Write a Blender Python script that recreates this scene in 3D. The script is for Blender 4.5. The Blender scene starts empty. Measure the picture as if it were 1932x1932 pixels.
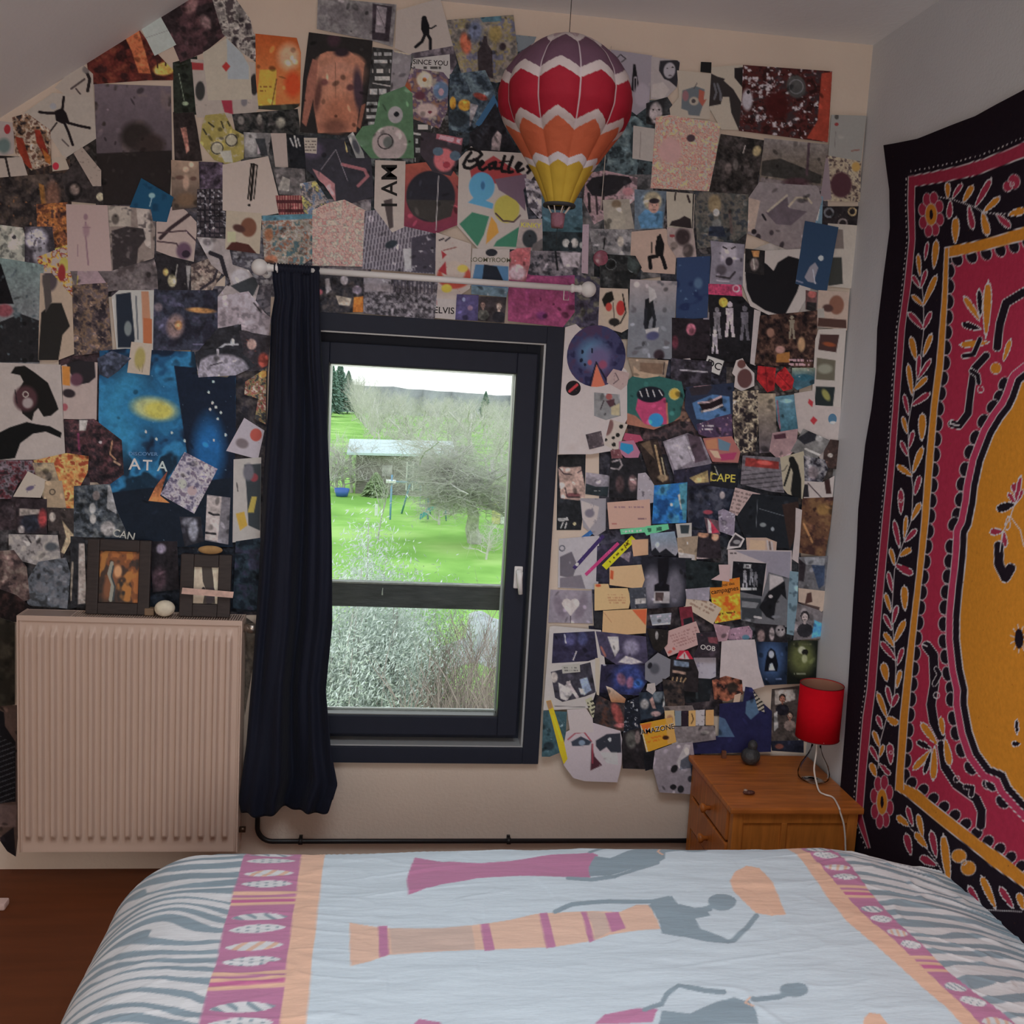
import bpy, bmesh, math, random
import numpy as np
from mathutils import Vector, Matrix

# ------------------------------------------------------------------ camera, world, light, exposure
sc = bpy.context.scene
COL = sc.collection
CAM = np.array([0.0, -3.0, 1.504])
_y, _p, _r = np.radians([7.323, -7.296, 3.191])
FWD = np.array([np.sin(_y)*np.cos(_p), np.cos(_y)*np.cos(_p), np.sin(_p)])
_rt = np.array([np.cos(_y), -np.sin(_y), 0.0]); _up = np.cross(_rt, FWD)
RGT = np.cos(_r)*_rt + np.sin(_r)*_up
UPV = -np.sin(_r)*_rt + np.cos(_r)*_up
cd = bpy.data.cameras.new('camera'); cd.sensor_width = 36; cd.lens = 36
cd.clip_start = 0.05; cd.clip_end = 1200
cam = bpy.data.objects.new('camera', cd); COL.objects.link(cam)
cam.matrix_world = Matrix(((RGT[0], UPV[0], -FWD[0], CAM[0]), (RGT[1], UPV[1], -FWD[1], CAM[1]), (RGT[2], UPV[2], -FWD[2], CAM[2]), (0, 0, 0, 1)))
sc.camera = cam
sc.view_settings.view_transform = 'Standard'; sc.view_settings.look = 'None'
sc.view_settings.exposure = 0.0; sc.view_settings.gamma = 1.0
sc.view_settings.use_curve_mapping = False

w = bpy.data.worlds.new('overcast_sky'); sc.world = w; w.use_nodes = True
nt = w.node_tree; bg = nt.nodes['Background']
tc = nt.nodes.new('ShaderNodeTexCoord'); sp = nt.nodes.new('ShaderNodeSeparateXYZ'); rp = nt.nodes.new('ShaderNodeValToRGB')
nt.links.new(tc.outputs['Generated'], sp.inputs[0]); nt.links.new(sp.outputs['Z'], rp.inputs[0]); nt.links.new(rp.outputs[0], bg.inputs[0])
rp.color_ramp.elements[0].color = (1.0, 0.97, 0.97, 1); rp.color_ramp.elements[1].color = (0.86, 0.94, 1.0, 1)
bg.inputs[1].default_value = 1.6

def area(name, loc, rot, sx, sy, energy, color, spread=180, portal=False):
    l = bpy.data.lights.new(name, 'AREA'); l.shape = 'RECTANGLE'; l.size = sx; l.size_y = sy
    l.energy = energy; l.color = color; l.spread = math.radians(spread)
    if portal: l.cycles.is_portal = True
    o = bpy.data.objects.new(name, l); COL.objects.link(o); o.location = loc; o.rotation_euler = rot
    return o
# daylight through the window opening behind the camera, added fill lamp under the closed ceiling to brighten the bed, portal of the window in view
area('rear_window_daylight', (-0.1, -4.52, 1.3), (math.radians(90), 0, 0), 1.5, 1.2, 22, (1.0, 0.90, 0.80))
area('added_bed_fill', (0.25, -1.9, 2.5), (0, 0, 0), 1.0, 0.9, 17, (0.88, 0.94, 1.0), 155)
area('window_portal', (0.107, 0.30, 1.0), (math.radians(-90), 0, 0), 0.75, 1.15, 1, (1, 1, 1), portal=True)

# ------------------------------------------------------------------ helpers
def s2l(c):
    c = np.asarray(c, float)
    return np.where(c <= 0.04045, c/12.92, ((c+0.055)/1.055)**2.4)
def hx(s):
    if len(s) == 3: return np.array([int(a, 16)/15 for a in s])
    return np.array([int(s[i:i+2], 16)/255 for i in (0, 2, 4)])
KL = np.array([0.34, 0.29, 0.26])          # how bright a white surface of the wall reads in this light
def alb(rgb, k=KL):                        # seen sRGB (0..1) -> albedo
    return np.clip(s2l(rgb)/k, 0.002, 0.9)
def ray(x, y): return (x-966)*RGT - (y-966)*UPV + 1932*FWD
def P(x, y, ax, v):                        # where the sight line of a photo point meets the plane axis=v
    d = ray(x, y); return CAM + d*(v-CAM[ax])/d[ax]
def toPx(V):
    q = V - CAM; k = q @ FWD
    return 966+1932*(q @ RGT)/k, 966-1932*(q @ UPV)/k

MATS = {}
def mat(name, rgb=(0.5, 0.5, 0.5), rough=0.6, metal=0.0, noise=0.0, scale=20, bump=0.0, bscale=60, attr=False, sheen=0.0, stretch=None, spec=0.5, alpha=None):
    if name in MATS: return MATS[name]
    m = bpy.data.materials.new(name); m.use_nodes = True; t = m.node_tree; b = t.nodes['Principled BSDF']
    b.inputs['Roughness'].default_value = rough; b.inputs['Metallic'].default_value = metal
    b.inputs['Specular IOR Level'].default_value = spec
    tcn = t.nodes.new('ShaderNodeTexCoord'); mp = t.nodes.new('ShaderNodeMapping'); t.links.new(tcn.outputs['Object'], mp.inputs[0])
    if stretch: mp.inputs['Scale'].default_value = stretch
    if attr:
        a = t.nodes.new('ShaderNodeAttribute'); a.attribute_name = 'Col'; src = a.outputs['Color']
    else:
        r = t.nodes.new('ShaderNodeRGB'); r.outputs[0].default_value = (*rgb, 1); src = r.outputs[0]
    if noise > 0:
        n = t.nodes.new('ShaderNodeTexNoise'); n.inputs['Scale'].default_value = scale; n.inputs['Detail'].default_value = 5
        t.links.new(mp.outputs[0], n.inputs['Vector'])
        mr = t.nodes.new('ShaderNodeMapRange'); mr.inputs[1].default_value = 0.25; mr.inputs[2].default_value = 0.75
        mr.inputs[3].default_value = 1-noise; mr.inputs[4].default_value = 1+noise; t.links.new(n.outputs[0], mr.inputs[0])
        mx = t.nodes.new('ShaderNodeVectorMath'); mx.operation = 'SCALE'; t.links.new(src, mx.inputs[0]); t.links.new(mr.outputs[0], mx.inputs['Scale'])
        src = mx.outputs[0]
    t.links.new(src, b.inputs['Base Color'])
    if bump > 0:
        n2 = t.nodes.new('ShaderNodeTexNoise'); n2.inputs['Scale'].default_value = bscale; n2.inputs['Detail'].default_value = 4
        t.links.new(mp.outputs[0], n2.inputs['Vector'])
        bp = t.nodes.new('ShaderNodeBump'); bp.inputs['Strength'].default_value = bump; bp.inputs['Distance'].default_value = 0.01
        t.links.new(n2.outputs[0], bp.inputs['Height']); t.links.new(bp.outputs[0], b.inputs['Normal'])
    if sheen: b.inputs['Sheen Weight'].default_value = sheen
    MATS[name] = m; return m
def glassmat(name, tint=(0.95, 0.98, 0.97), gloss=0.06):
    m = bpy.data.materials.new(name); m.use_nodes = True; t = m.node_tree; t.nodes.clear()
    o = t.nodes.new('ShaderNodeOutputMaterial'); tr = t.nodes.new('ShaderNodeBsdfTransparent'); gl = t.nodes.new('ShaderNodeBsdfGlossy'); mi = t.nodes.new('ShaderNodeMixShader')
    fr = t.nodes.new('ShaderNodeLayerWeight'); fr.inputs[0].default_value = gloss
    tr.inputs[0].default_value = (*tint, 1); gl.inputs['Roughness'].default_value = 0.03; gl.inputs[0].default_value = (1, 1, 1, 1)
    t.links.new(fr.outputs['Fresnel'], mi.inputs[0]); t.links.new(tr.outputs[0], mi.inputs[1]); t.links.new(gl.outputs[0], mi.inputs[2]); t.links.new(mi.outputs[0], o.inputs[0])
    MATS[name] = m; return m

def tag(o, label=None, cat=None, group=None, kind=None):
    if label: o['label'] = label
    if cat: o['category'] = cat
    if group: o['group'] = group
    if kind: o['kind'] = kind
    return o
def empty(name, loc=(0, 0, 0), rz=0.0):
    o = bpy.data.objects.new(name, None); COL.objects.link(o); o.location = loc; o.rotation_euler = (0, 0, rz); o.empty_display_size = 0.05
    return o
def place(name, me, parent=None):
    o = bpy.data.objects.new(name, me); COL.objects.link(o)
    if parent is not None:
        o.parent = parent
        o.matrix_parent_inverse = parent_inv(parent)
    return o
def parent_inv(p):
    m = Matrix.Identity(4); q = p
    ch = []
    while q is not None: ch.append(q); q = q.parent
    for q in reversed(ch):
        m = m @ (q.matrix_parent_inverse if q.parent else Matrix.Identity(4)) @ Matrix.LocRotScale(q.location, q.rotation_euler, q.scale)
    return m.inverted()
class MB:
    """collects shapes; build() links them as ONE mesh object (world coordinates)"""
    def __init__(s): s.v = []; s.f = []; s.sm = []
    def add(s, vs, fs, smooth=False):
        k = len(s.v); s.v += [tuple(map(float, q)) for q in vs]; s.f += [[k+i for i in q] for q in fs]; s.sm += [smooth]*len(fs); return s
    def box(s, x0, x1, y0, y1, z0, z1, bev=0.0):
        if bev > 0:
            b = bmesh.new(); bmesh.ops.create_cube(b, size=1)
            for q in b.verts: q.co = Vector((x0+(q.co.x+.5)*(x1-x0), y0+(q.co.y+.5)*(y1-y0), z0+(q.co.z+.5)*(z1-z0)))
            bmesh.ops.bevel(b, geom=list(b.edges), offset=bev, segments=2, affect='EDGES', profile=0.6)
            b.verts.index_update()
            s.add([q.co for q in b.verts], [[q.index for q in f.verts] for f in b.faces]); b.free(); return s
        vs = [(x, y, z) for z in (z0, z1) for y in (y0, y1) for x in (x0, x1)]
        return s.add(vs, [(0, 2, 3, 1), (4, 5, 7, 6), (0, 1, 5, 4), (2, 6, 7, 3), (0, 4, 6, 2), (1, 3, 7, 5)])
    def obox(s, c, ax, ay, az, bev=0):     # oriented box: centre and three half axes
        c, ax, ay, az = map(np.array, (c, ax, ay, az))
        vs = [c+i*ax+j*ay+k*az for k in (-1, 1) for j in (-1, 1) for i in (-1, 1)]
        return s.add(vs, [(0, 2, 3, 1), (4, 5, 7, 6), (0, 1, 5, 4), (2, 6, 7, 3), (0, 4, 6, 2), (1, 3, 7, 5)])
    def tube(s, pts, r, n=8, cap=True):
        pts = [np.array(p, float) for p in pts]; m = len(pts)
        rs = r if hasattr(r, '__len__') else [r]*m
        vs = []; up = np.array((0.1, 0.23, 1.0))
        for i in range(m):
            d = pts[min(i+1, m-1)]-pts[max(i-1, 0)]; d = d/(np.linalg.norm(d)+1e-12)
            a = np.cross(d, up if abs(d @ up)/np.linalg.norm(up) < 0.95 else np.array((1.0, 0, 0))); a /= np.linalg.norm(a); b = np.cross(d, a)
            for k in range(n):
                t = 2*math.pi*k/n; vs.append(pts[i]+rs[i]*(math.cos(t)*a+math.sin(t)*b))
        fs = [(i*n+k, i*n+(k+1) % n, (i+1)*n+(k+1) % n, (i+1)*n+k) for i in range(m-1) for k in range(n)]
        if cap: fs += [tuple(range(n)), tuple(range((m-1)*n, m*n))[::-1]]
        return s.add(vs, fs, True)
    def lathe(s, c, prof, n=32, axis='z', smooth=True):   # prof: (r, h)
        vs = []; m = len(prof)
        for r, h in prof:
            for k in range(n):
                t = 2*math.pi*k/n; a, b = r*math.cos(t), r*math.sin(t)
                vs.append({'z': (c[0]+a, c[1]+b, c[2]+h), 'x': (c[0]+h, c[1]+a, c[2]+b), 'y': (c[0]+a, c[1]+h, c[2]+b)}[axis])
        fs = [(i*n+k, i*n+(k+1) % n, (i+1)*n+(k+1) % n, (i+1)*n+k) for i in range(m-1) for k in range(n)]
        return s.add(vs, fs, smooth)
    def ball(s, c, r, n=20, sc3=(1, 1, 1)):
        m = n//2; vs = []; fs = []
        for i in range(m+1):
            a = math.pi*i/m
            for k in range(n):
                t = 2*math.pi*k/n; vs.append((c[0]+r*sc3[0]*math.sin(a)*math.cos(t), c[1]+r*sc3[1]*math.sin(a)*math.sin(t), c[2]+r*sc3[2]*math.cos(a)))
        fs = [(i*n+k, i*n+(k+1) % n, (i+1)*n+(k+1) % n, (i+1)*n+k) for i in range(m) for k in range(n)]
        return s.add(vs, fs, True)
    def build(s, name, m, parent=None):
        me = bpy.data.meshes.new(name); me.from_pydata(s.v, [], s.f); me.materials.append(m)
        me.polygons.foreach_set('use_smooth', s.sm); me.update()
        b = bmesh.new(); b.from_mesh(me); bmesh.ops.recalc_face_normals(b, faces=b.faces); b.to_mesh(me); b.free()
        return place(name, me, parent)
def gridmesh(name, V, nu, nv, m, cols=None, parent=None, smooth=True):
    """V: (nu*nv,3) world points row by row"""
    me = bpy.data.meshes.new(name); nq = (nu-1)*(nv-1)
    i = np.arange(nv-1)[:, None]*nu + np.arange(nu-1)[None, :]
    q = np.stack([i, i+1, i+nu+1, i+nu], -1).reshape(-1, 4)
    me.vertices.add(nu*nv); me.vertices.foreach_set('co', V.astype(np.float32).ravel())
    me.loops.add(nq*4); me.loops.foreach_set('vertex_index', q.astype(np.int32).ravel())
    me.polygons.add(nq); me.polygons.foreach_set('loop_start', np.arange(0, nq*4, 4, dtype=np.int32))
    me.update(calc_edges=True); me.polygons.foreach_set('use_smooth', np.full(nq, smooth))
    if cols is not None:
        a = me.color_attributes.new('Col', 'FLOAT_COLOR', 'POINT'); c4 = np.ones((nu*nv, 4), np.float32); c4[:, :3] = cols
        a.data.foreach_set('color', c4.ravel())
    me.materials.append(m); me.validate()
    return place(name, me, parent)

# ------------------------------------------------------------------ paint: coloured print on a surface, evaluated per vertex
_rng = np.random.RandomState(7); LAT = _rng.rand(256, 256)
def vn(X, Y, s, seed=0):
    x = X/s+seed*17.3; y = Y/s+seed*5.7
    xi = np.floor(x).astype(int); yi = np.floor(y).astype(int); fx = x-xi; fy = y-yi
    fx = fx*fx*(3-2*fx); fy = fy*fy*(3-2*fy)
    g = lambda a, b: LAT[a % 256, b % 256]
    return (g(xi, yi)*(1-fx)+g(xi+1, yi)*fx)*(1-fy)+(g(xi, yi+1)*(1-fx)+g(xi+1, yi+1)*fx)*fy
def inpoly(X, Y, pts):
    r = np.zeros(X.shape, bool); n = len(pts); j = n-1
    for i in range(n):
        xi, yi = pts[i]; xj, yj = pts[j]
        if yi != yj:
            c = ((yi > Y) != (yj > Y)) & (X < (xj-xi)*(Y-yi)/(yj-yi)+xi); r ^= c
        j = i
    return r
def dseg(X, Y, pts):
    d = np.full(X.shape, 1e9)
    for (x0, y0), (x1, y1) in zip(pts[:-1], pts[1:]):
        L = (x1-x0)**2+(y1-y0)**2+1e-9; t = np.clip(((X-x0)*(x1-x0)+(Y-y0)*(y1-y0))/L, 0, 1)
        d = np.minimum(d, np.hypot(X-x0-t*(x1-x0), Y-y0-t*(y1-y0)))
    return d
def leafmask(X, Y, x0, y0, x1, y1, w):
    L = math.hypot(x1-x0, y1-y0)+1e-9; ux, uy = (x1-x0)/L, (y1-y0)/L
    t = ((X-x0)*ux+(Y-y0)*uy)/L; n = np.abs(-(X-x0)*uy+(Y-y0)*ux)
    tt = np.clip(t, 0, 1); hw = w*np.sqrt(tt)*np.sqrt(np.clip(1-tt, 0, 1))*1.25*(0.55+0.6*tt)
    return n-hw, t
def pairs(a): return [tuple(map(float, q.split(','))) for q in a]
def lerp(C, m, col): C += (col-C)*m[:, None]
def paint(X, Y, base, ops, seed=1):
    C = np.tile(hx(base), (len(X), 1)).astype(float)
    for k, op in enumerate(o for o in ops.split(';') if o.strip()):
        a = op.split(); o = a[0]; q = a[1:]
        if o == 'n':                        # n scale c1 c2 ...   mottled picture from a palette
            s = float(q[0]); pal = np.array([hx(c) for c in q[1:]]); sd = seed+k
            t = 0.55*vn(X, Y, s, sd)+0.3*vn(X, Y, s/2.3, sd+3)+0.15*vn(X, Y, s/5, sd+5)
            t = np.clip((t-0.28)/0.44, 0, 0.999)*(len(pal)-1); i = t.astype(int); fr = t-i
            fr = np.clip((fr-0.25)/0.5, 0, 1); C[:] = pal[i]*(1-fr[:, None])+pal[np.minimum(i+1, len(pal)-1)]*fr[:, None]
        elif o == 'm':                      # m scale amount c    blotches of one colour
            s, am = float(q[0]), float(q[1]); t = vn(X, Y, s, seed+k)*0.7+vn(X, Y, s/2.5, seed+k+9)*0.3
            lerp(C, np.clip((t-1+am)/0.12, 0, 1), hx(q[2]))
        elif o == 'g':                      # g y0 c0 y1 c1       vertical gradient of the print
            y0, y1 = float(q[0]), float(q[2]); t = np.clip((Y-y0)/(y1-y0), 0, 1)[:, None]; C[:] = hx(q[1])*(1-t)+hx(q[3])*t
        elif o == 'e':                      # e x y rx ry ang c [soft]
            x, y, rx, ry, an = map(float, q[:5]); an = math.radians(an); so = float(q[6]) if len(q) > 6 else 0.12
            u = ((X-x)*math.cos(an)+(Y-y)*math.sin(an))/rx; v = (-(X-x)*math.sin(an)+(Y-y)*math.cos(an))/ry
            d = np.hypot(u, v); lerp(C, np.clip((1+so/2-d)/so, 0, 1), hx(q[5]))
        elif o == 'o':                      # o x y r w c         ring
            x, y, r, w_ = map(float, q[:4]); d = np.abs(np.hypot(X-x, Y-y)-r); lerp(C, np.clip((w_/2-d)/0.8+.5, 0, 1), hx(q[4]))
        elif o == 'p':                      # p c x,y x,y ...
            pp = pairs(q[1:]); ip = inpoly(X, Y, pp)
            if len(pp) < 30: dd = dseg(X, Y, pp+pp[:1])/1.3; lerp(C, np.clip(.5+np.where(ip, dd, -dd), 0, 1), hx(q[0]))
            else: lerp(C, ip.astype(float), hx(q[0]))
        elif o == 'l':                      # l w c x,y x,y ...
            w_ = float(q[0]); d = dseg(X, Y, pairs(q[2:])); lerp(C, np.clip((w_/2-d)/0.9+.5, 0, 1), hx(q[1]))
        elif o == 's':                      # s ang period duty c x0,y0 x1,y1 ..(polygon, optional)
            an = math.radians(float(q[0])); pe, du = float(q[1]), float(q[2]); t = ((X*math.cos(an)+Y*math.sin(an))/pe) % 1.0
            mk = (t < du); 
            if len(q) > 4: mk &= inpoly(X, Y, pairs(q[4:]))
            lerp(C, mk.astype(float), hx(q[3]))
        elif o == 'w':                      # w x0 y0 x1 y1 rows c [ang]  rows of small print
            x0, y0, x1, y1 = map(float, q[:4]); rows = int(q[4]); an = math.radians(float(q[6])) if len(q) > 6 else 0
            cx, cy = (x0+x1)/2, (y0+y1)/2; u = (X-cx)*math.cos(an)+(Y-cy)*math.sin(an)+cx; v = -(X-cx)*math.sin(an)+(Y-cy)*math.cos(an)+cy
            rh = (y1-y0)/rows; r = np.floor((v-y0)/rh); fr = (v-y0)/rh-r
            mk = (u > x0) & (u < x1) & (v > y0) & (v < y1) & (fr > 0.25) & (fr < 0.75) & (vn(u, r*37.0, max(1.4, rh*0.35), seed+k) > 0.42)
            lerp(C, mk*0.85, hx(q[5]))
        elif o == 'f':                      # f c x0 y0 x1 y1 w [outline]   leaf with a pale outline
            x0, y0, x1, y1, w_ = map(float, q[1:6]); d, t = leafmask(X, Y, x0, y0, x1, y1, w_); inr = (t > -0.02) & (t < 1.02)
            if len(q) > 6: lerp(C, ((d < 1.5) & (t > -0.05) & (t < 1.05)).astype(float), hx(q[6]))
            lerp(C, ((d < -0.3) & inr & (t > 0.04) & (t < 0.96)).astype(float), hx(q[0]))
        elif o == 'h':                      # h x y s skin hair cloth   head and shoulders
            x, y, s = map(float, q[:3]); sk, ha, cl = map(hx, q[3:6])
            lerp(C, ((np.hypot((X-x)/(1.25*s), (Y-y-2.1*s)/(1.1*s)) < 1)).astype(float), cl)
            lerp(C, (np.hypot((X-x)/(0.68*s), (Y-y+0.12*s)/(0.85*s)) < 1).astype(float), ha)
            lerp(C, np.clip((1.05-np.hypot((X-x)/(0.48*s), (Y-y-0.1*s)/(0.66*s)))/0.15, 0, 1), sk)
            lerp(C, ((np.abs(X-x) < 0.2*s) & (Y > y+0.5*s) & (Y < y+1.1*s)).astype(float), sk*0.9)
            for sx in (-1, 1): lerp(C, (np.hypot((X-x-sx*0.2*s)/(0.1*s), (Y-y)/(0.07*s)) < 1).astype(float), ha*0.7)
            lerp(C, (np.hypot((X-x)/(0.17*s), (Y-y-0.42*s)/(0.05*s)) < 1).astype(float), ha*0.6+sk*0.3)
        elif o == 'H':                      # H x y h c [lean]   small standing figure, feet at x,y
            x, y, h = map(float, q[:3]); le = float(q[4]) if len(q) > 4 else 0
            xx = X-x-(y-Y)*le; t = (y-Y)/h
            mk = (np.hypot(xx/(0.075*h), (t-0.92)*h/(0.085*h)) < 1) | ((t > 0.45) & (t < 0.83) & (np.abs(xx) < h*(0.09+0.06*(t-0.45)))) | \
                 ((t >= 0) & (t < 0.5) & (np.abs(np.abs(xx)-h*(0.10-0.11*t)) < h*0.045))
            lerp(C, mk.astype(float), hx(q[3]))
    return C
# ------------------------------------------------------------------ the room
XR, ZC = 1.372, 2.534
WHITE = alb(hx('917d6e'))
m_wall = mat('white_wall_paint', WHITE, 0.9, noise=0.03, scale=6, bump=0.15, bscale=90)
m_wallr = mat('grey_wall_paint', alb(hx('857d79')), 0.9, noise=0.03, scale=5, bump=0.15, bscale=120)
m_ceil = mat('white_ceiling_paint', alb(hx('a39590')), 0.9, noise=0.02, scale=5, bump=0.1, bscale=70)
m_floor = mat('reddish_brown_floor', (0.15, 0.042, 0.014), 0.55, noise=0.18, scale=3, bump=0.05, bscale=200, stretch=(1, 8, 1), spec=.25)
WX0, WX1, WZ0, WZ1 = -0.25, 0.463, 0.385, 1.624          # window opening
XL, YB = -2.2, -4.6
b = MB(); b.box(XL-0.2, XR+0.2, YB-0.2, 0, -0.2, 0); tag(b.build('floor', m_floor), kind='structure')
b = MB()
b.box(XL-0.2, WX0, 0, 0.25, -0.2, ZC+0.2); b.box(WX1, XR+0.2, 0, 0.25, -0.2, ZC+0.2)
b.box(WX0, WX1, 0, 0.25, -0.2, WZ0); b.box(WX0, WX1, 0, 0.25, WZ1, ZC+0.2)
tag(b.build('wall_back', m_wall), kind='structure')
b = MB(); b.box(XR, XR+0.2, YB-0.2, 0, -0.2, ZC+0.2); tag(b.build('wall_right', m_wallr), kind='structure')
SX = -0.478; SZ = lambda x: ZC-(SX-x)*0.7127
b = MB(); b.box(XL-0.2, XL, YB, 0, -0.2, SZ(XL)); tag(b.build('wall_left', m_wall), kind='structure')
RX0, RX1, RY0, RY1 = -0.75, 0.65, 0.75, 1.95            # rear opening (x, z)
b = MB(); b.box(XL-0.2, RX0, YB-0.2, YB, -0.2, ZC+0.2); b.box(RX1, XR+0.2, YB-0.2, YB, -0.2, ZC+0.2)
b.box(RX0, RX1, YB-0.2, YB, -0.2, RY0); b.box(RX0, RX1, YB-0.2, YB, RY1, ZC+0.2)
tag(b.build('wall_front', m_wall), kind='structure')
b = MB(); xo = XL-0.2; b.add([(SX, YB, ZC), (XR+0.2, YB, ZC), (XR+0.2, 0, ZC), (SX, 0, ZC), (xo, YB, SZ(xo)), (xo, 0, SZ(xo)),
      (SX, YB, ZC+0.2), (XR+0.2, YB, ZC+0.2), (XR+0.2, 0, ZC+0.2), (SX, 0, ZC+0.2), (xo, YB, SZ(xo)+0.25), (xo, 0, SZ(xo)+0.25)],
      [(0, 1, 2, 3), (0, 3, 5, 4), (6, 9, 8, 7), (6, 10, 11, 9), (0, 4, 10, 6), (0, 6, 7, 1), (3, 9, 11, 5), (3, 2, 8, 9), (1, 7, 8, 2), (4, 5, 11, 10)])
tag(b.build('ceiling', m_ceil), kind='structure')
m_dark = mat('anthracite_frame_paint', alb(hx('17171d')), 0.55, noise=0.05, scale=30, spec=.15)
m_seal = mat('grey_rebate_aluminium', alb(hx('77706c'))*0.9, 0.4, metal=0.2)
# frame of the rear window (behind the camera)
b = MB(); b.box(RX0, RX0+.06, YB-.12, YB-.04, RY0, RY1).box(RX1-.06, RX1, YB-.12, YB-.04, RY0, RY1).box(RX0+.06, RX1-.06, YB-.12, YB-.04, RY0, RY0+.06).box(RX0+.06, RX1-.06, YB-.12, YB-.04, RY1-.06, RY1)
tag(b.build('window_2', m_dark), kind='structure')
# window in view: architrave, frame, rebate, sash, glass, handle
W = empty('window_1', (0.107, 0, 0.385)); tag(W, kind='structure')
def ring(b, x0, x1, z0, z1, t, y0, y1, bev=0.0):
    b.box(x0, x0+t, y0, y1, z0, z1, bev).box(x1-t, x1, y0, y1, z0, z1, bev)
    return b.box(x0+t, x1-t, y0, y1, z0, z0+t, bev).box(x0+t, x1-t, y0, y1, z1-t, z1, bev)
ring(MB(), -0.293, 0.507, 0.343, 1.666, 0.05, -0.022, 0.0, 0.002).build('architrave', m_dark, W)
ring(MB(), WX0, WX1, WZ0, WZ1, 0.012, -0.012, 0.09).build('rebate', m_seal, W)
ring(MB(), WX0+.012, WX1-.012, WZ0+.012, WZ1-.012, 0.04, 0.0565, 0.088, 0.001).build('window_frame', m_dark, W)
ring(MB(), -0.224, 0.437, 0.424, 1.585, 0.0595, 0.0, 0.055, 0.004).build('sash', m_dark, W)
ring(MB(), -0.17, 0.383, 0.478, 1.531, 0.008, 0.006, 0.05, 0.002).build('glazing_bead', mat('black_glazing_bead', (0.02, 0.02, 0.022), 0.3), W)
ring(MB(), -0.163, 0.376, 0.485, 1.524, 0.006, 0.051, 0.056).build('spacer_bar', mat('aluminium_spacer', (0.6, 0.62, 0.62), 0.3, metal=0.6), W)
MB().box(-0.1645, 0.3785, 0.046, 0.050, 0.4835, 1.5265).build('glass_pane', glassmat('window_glass'), W)
h = MB(); c = P(978, 1090, 1, -0.01)
h.box(c[0]-.013, c[0]+.013, -0.008, 0.0, c[2]-.034, c[2]+.034, .004)
h.tube([(c[0], -.006, c[2]+.018), (c[0], -.03, c[2]+.018)], .009, 14)
h.tube([(c[0]+.001, -.032, c[2]+.022), (c[0]+.001, -.034, c[2]), (c[0]+.006, -.034, c[2]-.045)], [.009, .0085, .0065], 12)
h.build('window_handle', mat('ivory_plastic', alb(hx('b8b0a4')), 0.35), W)
# rail outside the window
m_rail = mat('weathered_dark_board', (0.085, 0.088, 0.095), 0.8, noise=0.35, scale=14, bump=0.4, bscale=40, stretch=(1, 6, 6))
r = tag(empty('balcony_rail', (0.1, 0.3, 0.75)), 'weathered dark wooden safety rail outside the window across the garden view', 'rail')
b = MB(); b.box(-0.55, 0.75, 0.28, 0.305, 0.752, 0.829, .003); b.build('board', m_rail, r)
b = MB(); b.box(-0.55, 0.75, 0.276, 0.309, 0.829, 0.8345, .001); b.build('top_strip', mat('bleached_wood', (0.33, 0.33, 0.32), 0.9, noise=0.3, scale=40), r)
b = MB(); 
d0 = P(722, 1116, 1, .275); b.tube([(d0[0], .277, d0[2]+.012), (d0[0]-.001, .276, d0[2]), (d0[0]-.001, .2765, d0[2]-.012)], [.0008, .0017, .0024], 8); b.build('paint_drip', mat('pale_drip', (0.6, 0.62, 0.62), 0.5), r)
for x in (-0.5, 0.7): MB().box(x-.02, x+.02, 0.25, 0.28, 0.77, 0.81).build('bracket', m_rail, r)

# ------------------------------------------------------------------ curtain and its rod
m_rod = mat('white_painted_rod', alb(hx('9c9389')), 0.4)
YR = -0.085
pl_, pr_ = P(490, 503, 1, YR), P(1110, 547, 1, YR)
zr = (pl_[2]+pr_[2])/2
rod = tag(empty('curtain_rod', (0.1, YR, zr)), 'white curtain rod with round end knobs above the window', 'curtain rod')
MB().tube([(pl_[0]+.01, YR, zr), (pr_[0]-.02, YR, zr)], .0065, 16).build('pole', m_rod, rod)
MB().tube([(-0.235, YR, zr), (pr_[0]-.03, YR, zr)], .0088, 16).build('outer_pole', m_rod, rod)
for x, s in ((pl_[0], 1), (pr_[0], -1)):
    k = MB().ball((x, YR, zr), .0225, 24).build('knob', m_rod, rod)
    MB().lathe((x+s*.018, YR, zr), [(.001, 0), (.009, 0), (.012, s*.006), (.0095, s*.012), (.0095, s*.022), (.0125, s*.026), (.0125, s*.03), (.009, s*.034), (.001, s*.035)], 20, 'x').build('collar', m_rod, rod)
for x in (-0.345, 0.545):
    b = MB(); b.tube([(x, YR+.004, zr), (x, -.03, zr-.006), (x, -.0035, zr-.008)], .0045, 8); b.lathe((x, -.004, zr-.008), [(.001, -.001), (.014, -.001), (.014, .003), (.001, .004)], 16, 'y'); b.build('bracket', m_rod, rod)
xh = P(1068, 556, 1, YR)[0]
b = MB(); b.tube([(xh-.007, YR-.004, zr-.004), (xh-.007, YR-.004, zr-.034), (xh+.007, YR-.004, zr-.034), (xh+.007, YR-.004, zr-.004)], .0016, 6); b.build('hook', mat('white_wire', (.75, .72, .7), .4), rod)

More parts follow.
